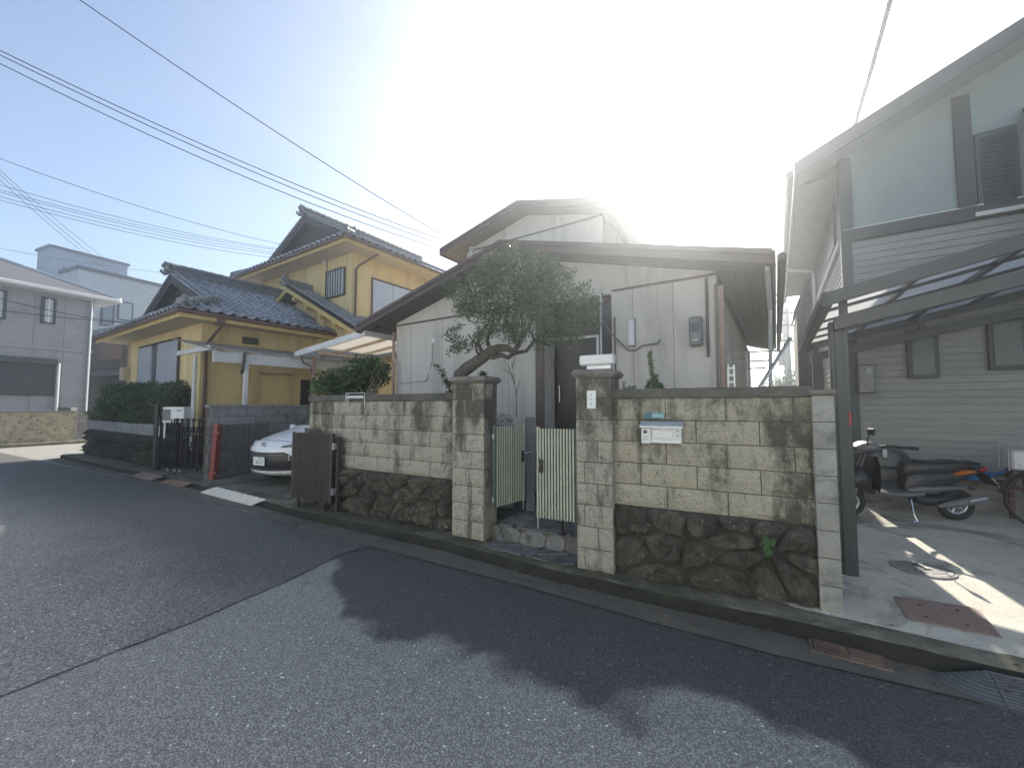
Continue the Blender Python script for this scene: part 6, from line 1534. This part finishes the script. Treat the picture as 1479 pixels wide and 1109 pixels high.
# ================================================================== PLANTS
def px3(l, Y): return [AT(x, y, Y if not hasattr(Y, '__call__') else Y(x)) for x, y in l]
tr = thing('pruned_tree', 'leaning evergreen garden tree with a broad crown behind the left gate pier', 'tree', WORLD, (-.68, 5.42, .9))
C5 = lambda l: [(600+x/4.62, 340+y/4.62) for x, y in l]
m = MB(); m.tube([V((-.75, 5.42, .9)), V((-.72, 5.42, 1.7))]+px3(C5([(300, 925), (345, 888), (400, 850), (450, 815), (500, 775), (560, 752), (610, 750), (655, 775), (690, 735), (700, 690)]), 5.4), [.11, .1, .095, .088, .08, .078, .07, .058, .05, .045, .03, .018], 10)
m.build('trunk', 'bark', tr, smooth=True)
def limb(pts, r0, r1, dy=0.):
    P_ = [AT(x, y, 5.38+dy*i/len(pts)) for i, (x, y) in enumerate(C5(pts))]; m = MB(); m.tube(P_, [r0+(r1-r0)*i/(len(P_)-1) for i in range(len(P_))], 8); m.build('limb', 'bark', tr, smooth=True)
limb([(470, 800), (520, 812), (575, 798), (620, 815), (662, 785), (740, 772), (770, 735), (800, 700), (850, 722), (900, 735)], .04, .014, .3)
limb([(770, 735), (790, 690), (760, 620), (780, 540)], .02, .01, -.3)
limb([(470, 800), (440, 770), (420, 720), (440, 650), (500, 560)], .035, .012, .4)
limb([(430, 800), (410, 775), (400, 720), (350, 660)], .022, .008, -.4)
limb([(500, 775), (480, 700), (500, 620), (540, 500), (560, 400)], .03, .01, .2)
limb([(690, 735), (640, 650), (600, 560), (620, 420)], .022, .01, -.4)
limb([(700, 700), (760, 600), (820, 500), (860, 420)], .02, .008, .5)
limb([(655, 775), (720, 640), (700, 500), (720, 380)], .022, .008, .2)
rnd = random.Random(12); cl = []
for (x, y, r) in ((745, 390, 40), (712, 392, 32), (775, 392, 36), (700, 412, 34), (808, 405, 30), (668, 418, 20), (650, 424, 12), (740, 425, 50), (690, 440, 38), (790, 430, 46), (830, 430, 30), (765, 460, 42), (718, 462, 36), (672, 445, 22), (845, 455, 24), (815, 468, 30), (790, 485, 22),
                  (856, 440, 14), (835, 492, 16), (745, 480, 24), (700, 480, 18), (652, 486, 11), (664, 494, 15), (680, 500, 15), (690, 490, 15), (658, 505, 10), (775, 500, 11), (810, 495, 14), (735, 372, 16), (760, 370, 16), (790, 382, 16), (658, 405, 8), (720, 378, 15)):
    for k in range(3 if r > 20 else 2):
        dy = rnd.uniform(-.55, .55)*(min(r, 40)/40+.15); Y = 5.4+dy; c_ = AT(x+rnd.uniform(-.3, .3)*r, y+rnd.uniform(-.2, .2)*r, Y); rr_ = r*.76*Y/580
        cl.append((tuple(c_), (rr_, rr_, rr_*.82)))
leaves('crown', 'leaf_holly', tr, cl, 640, .037, 5, fill=.7, spray=.42, aspect=.5)
# upright sprigs that break the outline
def sprig(mb, base, tip, r=.006): mb.tube([base, (base+tip)/2+V((.01, 0, .01)), tip], [r, r*.7, r*.3], 5)
sb = MB(); cl = []
for (x, y) in ((745, 352), (733, 358), (760, 357), (716, 366), (790, 368), (700, 372), (808, 380), (690, 385), (672, 392), (830, 392), (648, 408), (640, 415), (850, 410), (862, 440), (865, 470), (640, 425), (648, 478), (648, 508)):
    t_ = AT(x, y, 5.3+rnd.uniform(-.2, .3)); c0 = AT(x+(748-x)*.25, y+(440-y)*.25, 5.4); sprig(sb, c0, t_)
    for k in range(4):
        q = c0+(t_-c0)*(.4+.2*k); cl.append((tuple(q), (.045, .045, .05)))
sb.build('sprig', 'twig', tr, kind='stuff'); leaves('sprig_leaves', 'leaf_holly', tr, cl, 900, .034, 9, fill=.9)

sh = thing('garden_shrub', 'glossy dark camellia shrub above the left wall, under the white canopy', 'shrub', WORLD, (-2.5, 6.9, .9))
cl = []
for (x, y, r) in ((470, 553, 17), (490, 548, 20), (510, 545, 20), (500, 562, 20), (478, 565, 16), (530, 532, 17), (545, 538, 17), (520, 525, 13), (552, 548, 12), (525, 552, 14), (538, 524, 12), (556, 533, 8), (512, 565, 16), (462, 560, 10), (535, 562, 12)):
    for k in range(2):
        Y = 6.9+rnd.uniform(-.3, .3); c_ = AT(x, y, Y); rr_ = r*Y/580*.95; cl.append((tuple(c_), (rr_, rr_, rr_*.85)))
leaves('foliage', 'leaf_camellia', sh, cl, 420, .06, 15, fill=.7, spray=.35)
m = MB(); b0 = AT(537, 566, 6.7); b0 = V((b0.x, b0.y, .9))
for l in ([(536, 575), (533, 560), (540, 552), (537, 540), (545, 530)], [(536, 575), (545, 560), (552, 548)], [(530, 578), (520, 560), (510, 550)], [(528, 578), (500, 570), (480, 556)]):
    m.tube([b0]+px3(l, 6.7), [.03]+[.022-.003*i for i in range(len(l))], 6)
m.build('stem', 'twig', sh, smooth=True)
lm = thing('lime_shrub', 'small yellow-green leafy sprout at the left end of the block wall', 'shrub', WORLD, (-3.1, 6.8, .9))
cl = [(tuple(AT(x, y, 6.75)), (.07, .07, .06)) for x, y in ((458, 552), (455, 562), (463, 557), (452, 567))]
leaves('foliage', 'leaf_lime', lm, cl, 420, .055, 21, fill=.8)
m = MB(); p = AT(458, 562, 6.75); m.tube([V((p.x, p.y, .9)), p], .012, 6); m.build('stem', 'twig', lm)

def stem_plant(name, label, cat, paths, Y, mat, size, n, r=.006, seed=0, leafy=True):
    b = AT(*paths[0][0], Y); t = thing(name, label, cat, WORLD, tuple(b)); m = MB(); cl = []
    for p in paths:
        P_ = [AT(x, y, Y+.04*i) for i, (x, y) in enumerate(p)]; m.tube(P_, [r*(1-.75*i/(len(P_)-1)) for i in range(len(P_))], 5)
        for a, b_ in zip(P_, P_[1:]):
            for k in range(n): q = a+(b_-a)*(k/n); cl.append((tuple(q), (size, size, size*.8)))
    m.build('stem', 'twig', t)
    if leafy: leaves('foliage', mat, t, cl, 30/(size*size*12.6), size*1.15, seed+3, fill=.8)
    return t
stem_plant('sapling', 'thin arching twig with small dark leaves left of the left pier', 'sapling', [[(655, 573), (648, 555), (638, 538), (625, 523)], [(655, 573), (642, 566)], [(648, 556), (640, 548)]], 5.2, 'leaf_camellia', .03, 3, .006, 2)
stem_plant('sapling', 'tiny leafy twig beside the cap of the left pier', 'sapling', [[(694, 548), (698, 541), (702, 537)], [(698, 543), (694, 538)]], 5.0, 'leaf_camellia', .028, 2, .004, 4)
stem_plant('bare_sapling', 'bare thin sapling against the beige wall right of the left pier', 'sapling', [[(746, 602), (746, 575), (743, 550), (738, 520)], [(743, 555), (735, 530), (728, 520)], [(745, 570), (752, 545)], [(743, 545), (732, 535), (724, 532)], [(740, 530), (745, 515)]], 6.0, 'leaf_camellia', .02, 1, .009, 6, False)
stem_plant('climber', 'tapering bright green climber above the mailbox wall', 'climbing plant', [[(944, 562), (943, 545), (940, 525), (938, 506)], [(935, 562), (938, 550)], [(952, 562), (948, 550)], [(957, 562), (952, 554)], [(946, 562), (948, 540)]], 4.9, 'leaf_ivy', .022, 7, .004, 8)
stem_plant('weed', 'small leafy weed on the wall beside the right pier cap', 'weed', [[(901, 562), (901, 550)], [(906, 563), (912, 558)], [(914, 563), (918, 557)]], 4.3, 'leaf_ivy', .016, 3, .003, 10)
bx_ = thing('rosemary_bush', 'low dark needle-leaved bush in a grey pot behind the left gate leaf', 'bush', WORLD, tuple(AT(730, 612, 5.6)))
cl = [(tuple(AT(x, y, 5.6)), (.08, .09, .05)) for x, y in ((716, 606), (722, 602), (730, 604), (736, 606), (728, 610), (718, 612))]
leaves('foliage', 'leaf_holly', bx_, cl, 700, .035, 31, fill=.9, aspect=.22)
q = AT(730, 612, 5.6); m = MB(); m.box(q.x-.2, q.x+.14, q.y-.1, q.y+.15, q.z-.3, q.z-.02, .01); m.build('pot', 'granite', bx_)
m = MB(); m.box(q.x-.18, q.x+.12, q.y-.09, q.y+.14, .3, q.z-.3); m.build('stand', 'granite', bx_)
iv = thing('ivy', 'bright green ivy leaves growing out between the boulders of the mailbox wall', 'ivy', W, (*[W.hit(1108, 785, 3.78)[0], 3.78], .4))
cl = []
for x, y in ((1107, 778), (1111, 785), (1105, 791), (1110, 797), (1102, 783), (1108, 803), (1113, 779)):
    s, z = W.hit(x, y, 3.78); cl.append(((s, 3.79, z), (.022, .012, .022)))
m = MB()
rnd2 = random.Random(3)
for (c_, _) in cl:
    for k in range(3):
        cx, cy, cz_ = c_[0]+rnd2.uniform(-.02, .02), c_[1]-.012*k, c_[2]+rnd2.uniform(-.02, .02); n = 8
        vs_ = [(cx, cy-.004, cz_)]+[(cx+.021*cos(2*pi*i/n)*(1 if i % 2 else .85), cy+.004*sin(i*2), cz_+.019*sin(2*pi*i/n)) for i in range(n)]
        m2 = MB().add(vs_, [(0, i+1, (i+1) % n+1) for i in range(n)]); o = m2.build('leaf', 'leaf_ivy', iv)
m = MB(); s, z = W.hit(1106, 800, 3.8); m.tube([(s, 3.84, z-.03), (s, 3.8, z+.06), (s+.01, 3.79, z+.12)], .003, 5); m.build('stem', 'twig', iv)
gr_ = thing('kerb_weeds', 'small green weeds at the foot of the slim grey pier', 'weed', WORLD, tuple(G(1178, 876, .13)))
cl = [(tuple(G(x, y, .135)), (.03, .025, .014)) for x, y in ((1172, 868), (1176, 871), (1181, 873), (1186, 876), (1168, 867), (1163, 873), (1190, 878), (1157, 866))]
leaves('foliage', 'leaf_ivy', gr_, cl, 1200, .014, 41, fill=.8)

# ================================================================== BETWEEN THE HOUSES
rk = thing('pipe_rack', 'galvanised pipe drying rack beside the right corner of the beige house', 'rack', B, (-.2, 6.6, .3))
for (xa, ya, xb, yb) in ((1043, 510, 1122, 506.5), (1052, 523, 1110, 520.5), (1063, 533, 1106, 531.5)):
    a, za = B.hit(xa, ya, 6.6); b, zb = B.hit(xb, yb, 6.6); m = MB(); m.tube([(a, 6.6, za), (b, 6.6, zb)], .012, 8); m.build('rail', 'galv', rk)
for x in (1052, 1078):
    a, za = B.hit(x, 508, 6.63); m = MB(); m.tube([(a, 6.63, za), (a, 6.63, .3)], .013, 8); m.build('upright', 'galv', rk)
a, b = AT(1093, 566, 4.9), AT(1142, 488, 4.9); d_ = (b-a); m = MB(); m.beam(a-d_*.9, b, .05, .025)
tag(m.build('prop_pole', 'alu', org=tuple(a)), 'flat silver pole leaning diagonally in the gap between the houses', 'pole')
sd_ = thing('step_ladder', 'small folded aluminium ladder by the corner downpipe of the beige house', 'ladder', B, (-.45, 6.2, .6))
for x0_, x1_ in ((1052, 1050), (1060, 1062)):
    a, za = B.hit(x0_, 527, 6.2); b, zb = B.hit(x1_, 565, 6.2); m = MB(); m.beam((a, 6.2, za), (b, 6.2, zb-.8), .03, .02); m.build('side_rail', 'alu', sd_)
for y in (532, 542, 552):
    a, za = B.hit(1051, y, 6.2); b, _ = B.hit(1061, y, 6.2); m = MB(); m.box(a, b, 6.18, 6.22, za-.012, za+.012); m.build('rung', 'alu', sd_)
nb_ = thing('neighbour_shed', 'dark narrow outbuilding in the gap between the two houses', 'shed', B, (.75, 13.5, .3))
a0, b0_ = B.hit(1152, 500, 13.2)[0], B.hit(1166, 500, 13.2)[0]
zt0, zt1 = B.hit(1152, 452, 13.2)[1], B.hit(1163, 400, 13.2)[1]
m = MB(); m.slab([(a0, 13.2, .2), (b0_+.1, 13.2, .2), (b0_+.1, 13.2, zt1), (a0, 13.2, zt0)], (0, 2.5, 0)); m.build('wall', 'dark_wood', nb_)
for k in range(3):
    x = a0+.03+k*.09; m = MB(); m.box(x, x+.05, 13.15, 13.2, .2, zt0-.05+k*.2); m.build('batten', 'trim_dark', nb_)
m = MB(); m.slab([(a0-.06, 13.0, zt0-.02), (b0_+.15, 13.0, zt1+.15), (b0_+.15, 15.9, zt1+.15), (a0-.06, 15.9, zt0-.02)], (0, 0, .05)); m.build('roof', 'roof_dark', nb_)
def pole(label, x, ytop, Y, arms, r=.14):
    t_ = AT(x, ytop, Y); t = thing('utility_pole', label, 'utility pole', WORLD, (t_.x, t_.y, 0), 'utility poles between the houses')
    m = MB(); m.tube([(t_.x, t_.y, 0), (t_.x, t_.y, t_.z)], [r*1.3, r*.8], 10); m.build('shaft', 'pole_concrete', t)
    for y, hw in arms:
        z = AT(x, y, Y).z; m = MB(); m.box(t_.x-hw, t_.x+hw, t_.y-.06, t_.y+.06, z-.06, z+.06); m.build('crossarm', 'black_metal', t)
        for k in (-.9, -.4, .4, .9):
            m = MB(); m.lathe((t_.x+hw*k, t_.y, z+.06), [(.05, 0), (.08, .08), (.05, .2)], 8); m.build('insulator', 'porcelain', t)
    m = MB(); z = AT(x, arms[-1][0]+26, Y).z; m.lathe((t_.x-.45, t_.y, z), [(.22, -.45), (.24, -.4), (.24, .4), (.2, .46)], 12); m.build('transformer', 'iron', t)
pole('tall utility pole with crossarms seen between the two houses', 1129, 366, 34, [(370, .9), (382, .9), (427, .7), (437, .7), (448, .6)])
pole('shorter dark utility pole in the gap, right of the tall one', 1137, 446, 27, [(452, .6), (470, .6), (492, .5)], .12)
for i, (x, y) in enumerate(((1131, 545), (1120, 556), (1142, 552))):
    p = AT(x, y, 26+i*3); t = thing('distant_tree', ('small bushy tree at the end of the gap between the houses', 'low dark tree behind the pipe rack', 'low round tree beside the dark outbuilding')[i], 'tree', WORLD, (p.x, p.y, 0))
    leaves('crown', 'leaf_hedge', t, [((p.x+random.uniform(-.6, .6), p.y+random.uniform(-.6, .6), p.z-1+random.uniform(-.8, .8)), (.8, .8, .7)) for k in range(9)], 26, .22, 50+i, fill=.8)
    m = MB(); m.tube([(p.x, p.y, 0), (p.x, p.y, p.z-.5)], [.14, .07], 7); m.build('trunk', 'bark', t)

# ================================================================== LEFT END OF THE STREET
Cc = on(127, 20.5); sL, dC, _ = K.loc(Cc)
lh = thing('panel_house', 'two storey house clad in pale grey panels with a grey hipped roof', 'house', K, (sL-4, dC-4, 0))
ze = K.hits(100, 424, sL)[1]; zb_ = K.hits(110, 506, sL)[1]
m = MB(); m.box(sL-8, sL-.02, dC-11, dC, 0, ze); m.build('wall', 'panel_grey', lh)
pw_ = 1.0
for r, (za, zc) in enumerate(((.15, zb_-.12), (zb_+.08, ze-.05))):
    for k in range(11):
        d_ = dC-.02-(k+1)*pw_; m = MB(); m.box(sL-.02, sL, d_+.012, d_+pw_-.004, za, zc, .003); m.build('panel', 'panel_grey', lh)
m = MB(); m.box(sL-.02, sL+.03, dC-11, dC+.02, zb_-.11, zb_+.07, .006); m.build('belt_course', 'panel_grey', lh)
def lwin(xa, xb, ya, yb, mat='glass_pale', frm='trim_dark', shut=False):
    da, _ = K.hits(xa, ya, sL); db, _ = K.hits(xb, ya, sL); zt = K.hits((xa+xb)/2, ya+2, sL)[1]; zb = K.hits((xa+xb)/2, yb-1, sL)[1]
    m = MB(); m.box(sL+.0, sL+.06, da, db, zb, zt, .004); w_ = m.build('window', frm, lh)
    m = MB(); m.box(sL+.055, sL+.065, da+.12, db-.12, zb+.1, zt-.1); m.build('pane', mat, w_)
    m = MB(); m.box(sL+.06, sL+.075, (da+db)/2-.03, (da+db)/2+.03, zb+.05, zt-.05); m.build('mullion', 'white_metal', w_)
lwin(60, 82, 428, 469, 'curtain'); lwin(-14, 11, 416, 462, 'curtain')
da, _ = K.hits(-60, 540, sL); db, _ = K.hits(76, 540, sL); zt = K.hits(70, 527, sL)[1]; zb = K.hits(70, 572, sL)[1]
n = 22
m = MB(); m.box(sL, sL+.03, da, db, zb, zt); rs = m.build('roller_shutter', 'shutter_dark', lh)
for k in range(n):
    z = zb+(zt-zb)*k/n; m = MB(); m.box(sL+.03, sL+.05, da, db, z+.006, z+(zt-zb)/n-.006, .006); m.build('slat', 'shutter_dark', rs)
m = MB(); m.box(sL, sL+.22, da, db+.12, zt, zt+.3, .02); m.build('shutter_box', 'shutter_dark', lh)
m = MB(); m.box(sL, sL+.07, db, db+.08, zb, zt); m.build('guide', 'trim_dark', lh)
d_, _ = K.hits(82, 560, sL); m = MB(); m.tube([(sL+.08, d_, .3), (sL+.08, d_, zt+.1)], .06, 8); m.build('drain_pipe', 'white_metal', lh)
m = MB(); m.tube([(sL+.05, dC-.1, .2), (sL+.05, dC-.1, ze-.1)], .055, 8); m.build('downpipe', 'galv', lh)
hs = ze+2.3
m = MB(); o = .75; a, b, c_, d_ = (sL+o, dC+o, ze), (sL+o, dC-12, ze), (sL-8.6, dC-12, ze), (sL-8.6, dC+o, ze); r0, r1 = (sL-3.9, dC-4.2, hs), (sL-3.9, dC-8, hs)
m.slab([a, b, r1, r0], (0, 0, -.08)); m.slab([a, r0, d_], (0, 0, -.08)); m.slab([d_, r0, r1, c_], (0, 0, -.08)); m.slab([b, c_, r1], (0, 0, -.08)); lr = m.build('roof', 'slate_roof', lh)
m = MB(); m.box(sL+o-.02, sL+o+.08, dC-12, dC+o, ze-.16, ze+.0, .02); m.box(sL-8.6, sL+o, dC+o, dC+o+.08, ze-.16, ze+.0, .02); m.build('gutter', 'white_metal', lr)
m = MB(); m.tube([(a[0], a[1], a[2]+.03), (r0[0], r0[1], r0[2]+.03)], .07, 6); m.build('hip_cap', 'white_metal', lr)
m = MB(); m.box(sL-8, sL+o-.02, dC-12, dC+o, ze-.17, ze-.12); m.build('soffit', 'modern_white', lr)
# low stone-faced garden wall and black gate before it
w0, w1 = G(-40, 649, 0), G(108, 640, 0); f = leaf_frame(w0, w1); s0, d0, _ = f.loc(w0); Lw = (w1-w0).length; hw_ = 1.42
sw = thing('stone_garden_wall', 'low garden wall faced with thin buff stone rows, far left', 'wall', f, (s0+Lw/2, d0, 0))
m = MB(); m.box(s0, s0+Lw, d0+.04, d0+.25, 0, hw_); m.build('core', 'mortar', sw)
m = MB(); rnd = random.Random(5); z = .1
while z < hw_-.04:
    h = rnd.choice((.06, .08, .1)); x = s0
    while x < s0+Lw-.1:
        w_ = min(rnd.uniform(.25, .6), s0+Lw-x); m.box(x+.004, x+w_-.004, d0+rnd.uniform(-.035, .025), d0+.06, z, min(z+h-.008, hw_)); x += w_
    z += h
m.build('stone_facing', 'stone_rows', sw, kind='stuff')
m = MB(); m.box(s0-.02, s0+Lw+.03, d0-.03, d0+.28, hw_, hw_+.05, .008); m.build('coping', 'coping', sw)
m = MB(); m.box(s0, s0+Lw+.5, d0-.35, d0+.02, 0, .13, .02); m.build('kerb', 'kerb_moss', sw)
p = on(98, 19.2); m = MB(); m.box(p.x-.35, p.x+.3, p.y-.15, p.y+.15, 1.25, 1.62, .02); tag(m.build('letterbox', 'grey_plastic', org=(p.x, p.y, 1.25)), 'small dark letterbox on the stone-faced wall of the grey panel house', 'letterbox')
p = [on(x, Y) for x, Y in ((110, 19.6), (128, 20.2))]; f = leaf_frame(*p); s0, d0, _ = f.loc(p[0]); w_ = (p[1]-p[0]).length
bg_ = thing('iron_gate', 'black wrought iron garden gate left of the hedge', 'gate', f, (s0+w_/2, d0, 0))
for k in range(9):
    x = s0+.05+k*(w_-.1)/8; m = MB(); m.box(x-.02, x+.02, d0-.01, d0+.01, .3, 1.45-.1*abs(k-4)/4); m.build('bar', 'black_metal', bg_)
for z in (.35, .9, 1.3):
    m = MB(); m.box(s0, s0+w_, d0-.015, d0+.015, z, z+.05); m.build('rail', 'black_metal', bg_)
m = MB()
for k in range(6): c_ = V((s0+.15+k*.13, d0, 1.05)); m.tube([c_+V((.07*cos(t), 0, .1*sin(t))) for t in [2*pi*i/12 for i in range(12)]], .012, 5, closed=True)
m.build('scrollwork', 'black_metal', bg_, kind='stuff')
m = MB(); m.box(s0-.25, s0, d0-.1, d0+.15, 0, 1.6, .01); m.build('gate_post', 'black_metal', bg_)
# dark timber house behind
a, b = on(126, 27), on(200, 24.5); f = leaf_frame(a, b); s0, d0, _ = f.loc(a); w_ = (b-a).length
dh = thing('timber_house', 'old house with dark board walls between the grey house and the hedge', 'house', f, (s0+w_/2, d0+2, 0))
zt = AT(150, 478, 26).z; m = MB(); m.box(s0, s0+w_, d0+.02, d0+6, 0, zt); m.build('wall', 'dark_wood', dh)
k = 0; z = .3
while z < zt:
    m = MB(); m.box(s0, s0+w_, d0-.01, d0+.02, z, z+.21, .004); m.build('board', 'dark_wood', dh); z += .225
wa, wb = f.hit(145, 510, d0)[0], f.hit(178, 510, d0)[0]; zb, zt2 = f.hit(160, 520, d0)[1], f.hit(160, 498, d0)[1]
m = MB(); m.box(wa, wb, d0-.08, d0-.01, zb, zt2); wn_ = m.build('boarded_window', 'brown_board', dh)
m = MB(); m.box(wa-.1, wa, d0-.1, d0-.01, zb-.1, zt2+.1); m.box(wa, wb, d0-.1, d0-.01, zt2, zt2+.1); m.build('window_frame', 'black_metal', wn_)
za, zb = f.hit(150, 540, d0)[1], f.hit(150, 546, d0)[1]
m = MB(); m.slab([(s0-.1, d0-.9, zb), (s0+w_, d0-.9, zb), (s0+w_, d0, za+.15), (s0-.1, d0, za+.15)], (0, 0, .08)); m.build('lean_roof', 'slate_roof', dh)
m = MB(); m.slab([(s0-.2, d0-.6, zt), (s0+w_, d0-.6, zt), (s0+w_, d0+3, zt+1.2), (s0-.2, d0+3, zt+1.2)], (0, 0, .12)); m.build('roof', 'kawara', dh)
# modern white buildings
def modern(label, pts, Y, depth, mat, wins, par=.25):
    """pts: left px, corner px, right px with the roof line height at each"""
    (xa, ya), (xc, yc), (xr, yr) = pts; C_ = AT(xc, yc, Y); f = K; sC, dC_, zC = f.loc(C_)
    t = thing('modern_house', label, 'house', f, (sC, dC_, 0), None)
    dR = f.hits(xr, yr, sC)[0]; r_ = ray(xa, ya); tt = dC_/r_.dot(f.n); sA = (EYE+r_*tt).dot(f.e)
    zR = zC
    m = MB(); m.box(sA, sC, dC_, dR, 0, zC); m.build('wall', mat, t)
    m = MB(); m.box(sA-.15, sC+.15, dC_-.15, dR+.15, zC, zC+par, .02); m.build('parapet', 'roof_dark', t)
    for (x0, x1, y0, y1, mt) in wins:
        d0_, zt = f.hits(x0, y0, sC); d1_ = f.hits(x1, y0, sC)[0]; zb = f.hits(x0, y1, sC)[1]
        m = MB(); m.box(sC, sC+.06, d0_, d1_, zb, zt, .004); w_ = m.build('window', 'trim_dark', t)
        m = MB(); m.box(sC+.05, sC+.07, d0_+.12, d1_-.12, zb+.12, zt-.12); m.build('pane', mt, w_)
    return t
modern('blue-grey flat roofed top storey behind the panel house roof', [(53, 385), (73, 357), (184, 392)], 36, 6, 'modern_blue', [(90, 108, 386, 402, 'glass_dark')])
mh2 = modern('white flat roofed building with a wide balcony window behind the panel house', [(88, 398), (114, 388), (236, 420)], 30, 6, 'modern_white', [(146, 166, 435, 470, 'glass_pale'), (170, 193, 434, 462, 'curtain')])
# ================================================================== OVERHEAD WIRES
def wire(label, a, b, sag, r=.012, grp='overhead wires'):
    m = MB(); a, b = V(a), V(b); pts = [a+(b-a)*(i/16)-V((0, 0, sag*4*(i/16)*(1-i/16))) for i in range(17)]
    m.tube(pts, r, 5); o = m.build('overhead_wire', 'wire', org=tuple(a)); tag(o, label, 'wire', grp)
wire('overhead wire starting highest at the top edge, ending at the beige house roof', AT(40, -52, 6.0), AT(646, 344, 9.9), .12, .009)
wire('upper of three parallel wires running down to the beige house roof', AT(-60, 44, 6.5), AT(636, 346, 9.9), .18, .009)
wire('middle of three parallel wires running down to the beige house roof', AT(-60, 50, 6.6), AT(632, 351, 9.9), .2, .009)
wire('lowest of three parallel wires running down to the beige house roof', AT(-60, 62, 6.8), AT(624, 356, 9.9), .24, .009)
wire('single thin wire crossing above the bundle towards the tiled roof', AT(-60, 207, 13), AT(420, 356, 20), .3, .011)
for i, (y0, y1) in enumerate(((261, 357), (269, 359), (272, 363), (279, 366), (284, 371))):
    wire(('top', 'second', 'third', 'fourth', 'lowest')[i]+' wire of the slack bundle strung over the left street', AT(-60, y0-12, 16), AT(400, y1+2, 24), .35, .012)
for i, (y0, x1, y1) in enumerate(((243, 222, 420), (248, 214, 424), (256, 206, 424))):
    wire(('upper', 'middle', 'lower')[i]+' wire of three falling steeply behind the white building', AT(-40, y0-34, 18), AT(x1, y1, 34), .5, .014)
wire('nearly level thin wire behind the grey roofs on the left', AT(-60, 347, 30), AT(372, 404, 34), .5, .014)
wire('upper wire hanging in front of the grey panel house', AT(-60, 414, 15), AT(240, 470, 19), .3, .014)
wire('lower wire hanging in front of the grey panel house', AT(-60, 440, 15), AT(240, 470, 19), .1, .014)
wire('left wire of a close pair rising from the right-hand house roof', AT(1300, -60, 6.0), AT(1233, 182, 9.5), .03, .024)
wire('right wire of a close pair rising from the right-hand house roof', AT(1304, -60, 6.0), AT(1235.5, 182, 9.5), .06, .024)
for i, y in enumerate((405, 411, 417, 424)):
    wire(('top', 'second', 'third', 'lowest')[i]+' of four level wires in the gap between the houses', AT(1105, y, 30), AT(1165, y+1, 30), .1, .03, 'level wires in the gap')

# ================================================================== UNSEEN HOUSES ADDED BEHIND THE CAMERA TO BOUNCE LIGHT
for i, (s, w_, h, dd) in enumerate(((-13, 9, 5.6, -5.2), (-2.5, 8.5, 6.0, -5.0), (7.5, 9, 5.4, -5.2))):
    t = thing('fill_house', ('added pale house across the street, farthest along', 'added pale house directly across the street', 'added pale house across the street, nearest the carport side')[i], 'house', B, (s+w_/2, dd, 0), 'added pale houses across the street')
    m = MB(); m.box(s, s+w_, dd-7, dd, 0, h); m.build('wall', 'modern_cream', t)
    m = MB(); m.slab([(s-.4, dd+.5, h), (s+w_+.4, dd+.5, h), (s+w_+.4, dd-3.5, h+1.4), (s-.4, dd-3.5, h+1.4)], (0, 0, .12)); m.slab([(s-.4, dd-7.5, h), (s+w_+.4, dd-7.5, h), (s+w_+.4, dd-3.5, h+1.4), (s-.4, dd-3.5, h+1.4)], (0, 0, .12)); m.build('roof', 'slate_roof', t)
    for x in (1.2, 4.0, 6.4):
        for z in (1.0, 3.7):
            m = MB(); m.box(s+x, s+x+1.5, dd, dd+.06, z, z+1.15); wn_ = m.build('window', 'trim_dark', t)
            m = MB(); m.box(s+x+.06, s+x+1.44, dd+.06, dd+.07, z+.06, z+1.09); m.build('pane', 'glass_pale', wn_)
m = MB(); m.slab([B.P(-16, -4.9, .12), B.P(18, -4.9, .12), B.P(18, -13, .12), B.P(-16, -13, .12)], (0, 0, -.12)); m.build('facing_yard', 'drive_concrete', kind='structure')

# grit and dead leaves gathered along the kerb foot
rnd = random.Random(77); m = MB()
for i in range(420):
    k = rnd.uniform(5.0, 11.6); j = int(k); p = KERB[j]+(KERB[j+1]-KERB[j])*(k-j); off = abs(rnd.gauss(0, .09))
    q = p+V((-.527, -.85, 0))*(off+.03) if rnd.random() < .72 else p+V((.527, .85, 0))*rnd.uniform(.02, .28)
    z = .013 if (q-p).dot(V((.527, .85, 0))) < 0 else .127
    s_ = rnd.choice((.006, .008, .01, .022)); a = rnd.uniform(0, 6.28); u = V((cos(a), sin(a), 0))*s_; w = V((-sin(a), cos(a), 0))*s_*.5; h = V((0, 0, s_*.45))
    m.add([q-u+V((0, 0, z)), q+w+V((0, 0, z))+h, q+u+V((0, 0, z+.002)), q-w+V((0, 0, z))+h*.6, q+V((0, 0, z+.001))], [(0, 1, 2, 3), (0, 4, 2, 1)])
o = m.build('leaf_litter', 'dead_leaf', kind='stuff'); o['label'] = 'brown grit and dead leaf scraps gathered along the kerb'; o['category'] = 'leaf litter'
# ================================================================== AIR
m = MB(); m.box(-420, 420, -420, 420, -1.1, 17.5)
hz = m.build('haze', 'white_paint', kind='stuff')
hm = bpy.data.materials.new('haze_air'); hm.use_nodes = True; N = hm.node_tree.nodes; N.remove(N['Principled BSDF'])
pv = N.new('ShaderNodeVolumePrincipled'); pv.inputs['Density'].default_value = HAZE; pv.inputs['Anisotropy'].default_value = .86
pv.inputs['Color'].default_value = (.86, .93, 1, 1)
hm.node_tree.links.new(pv.outputs[0], N['Material Output'].inputs['Volume'])
hz.data.materials.clear(); hz.data.materials.append(hm)
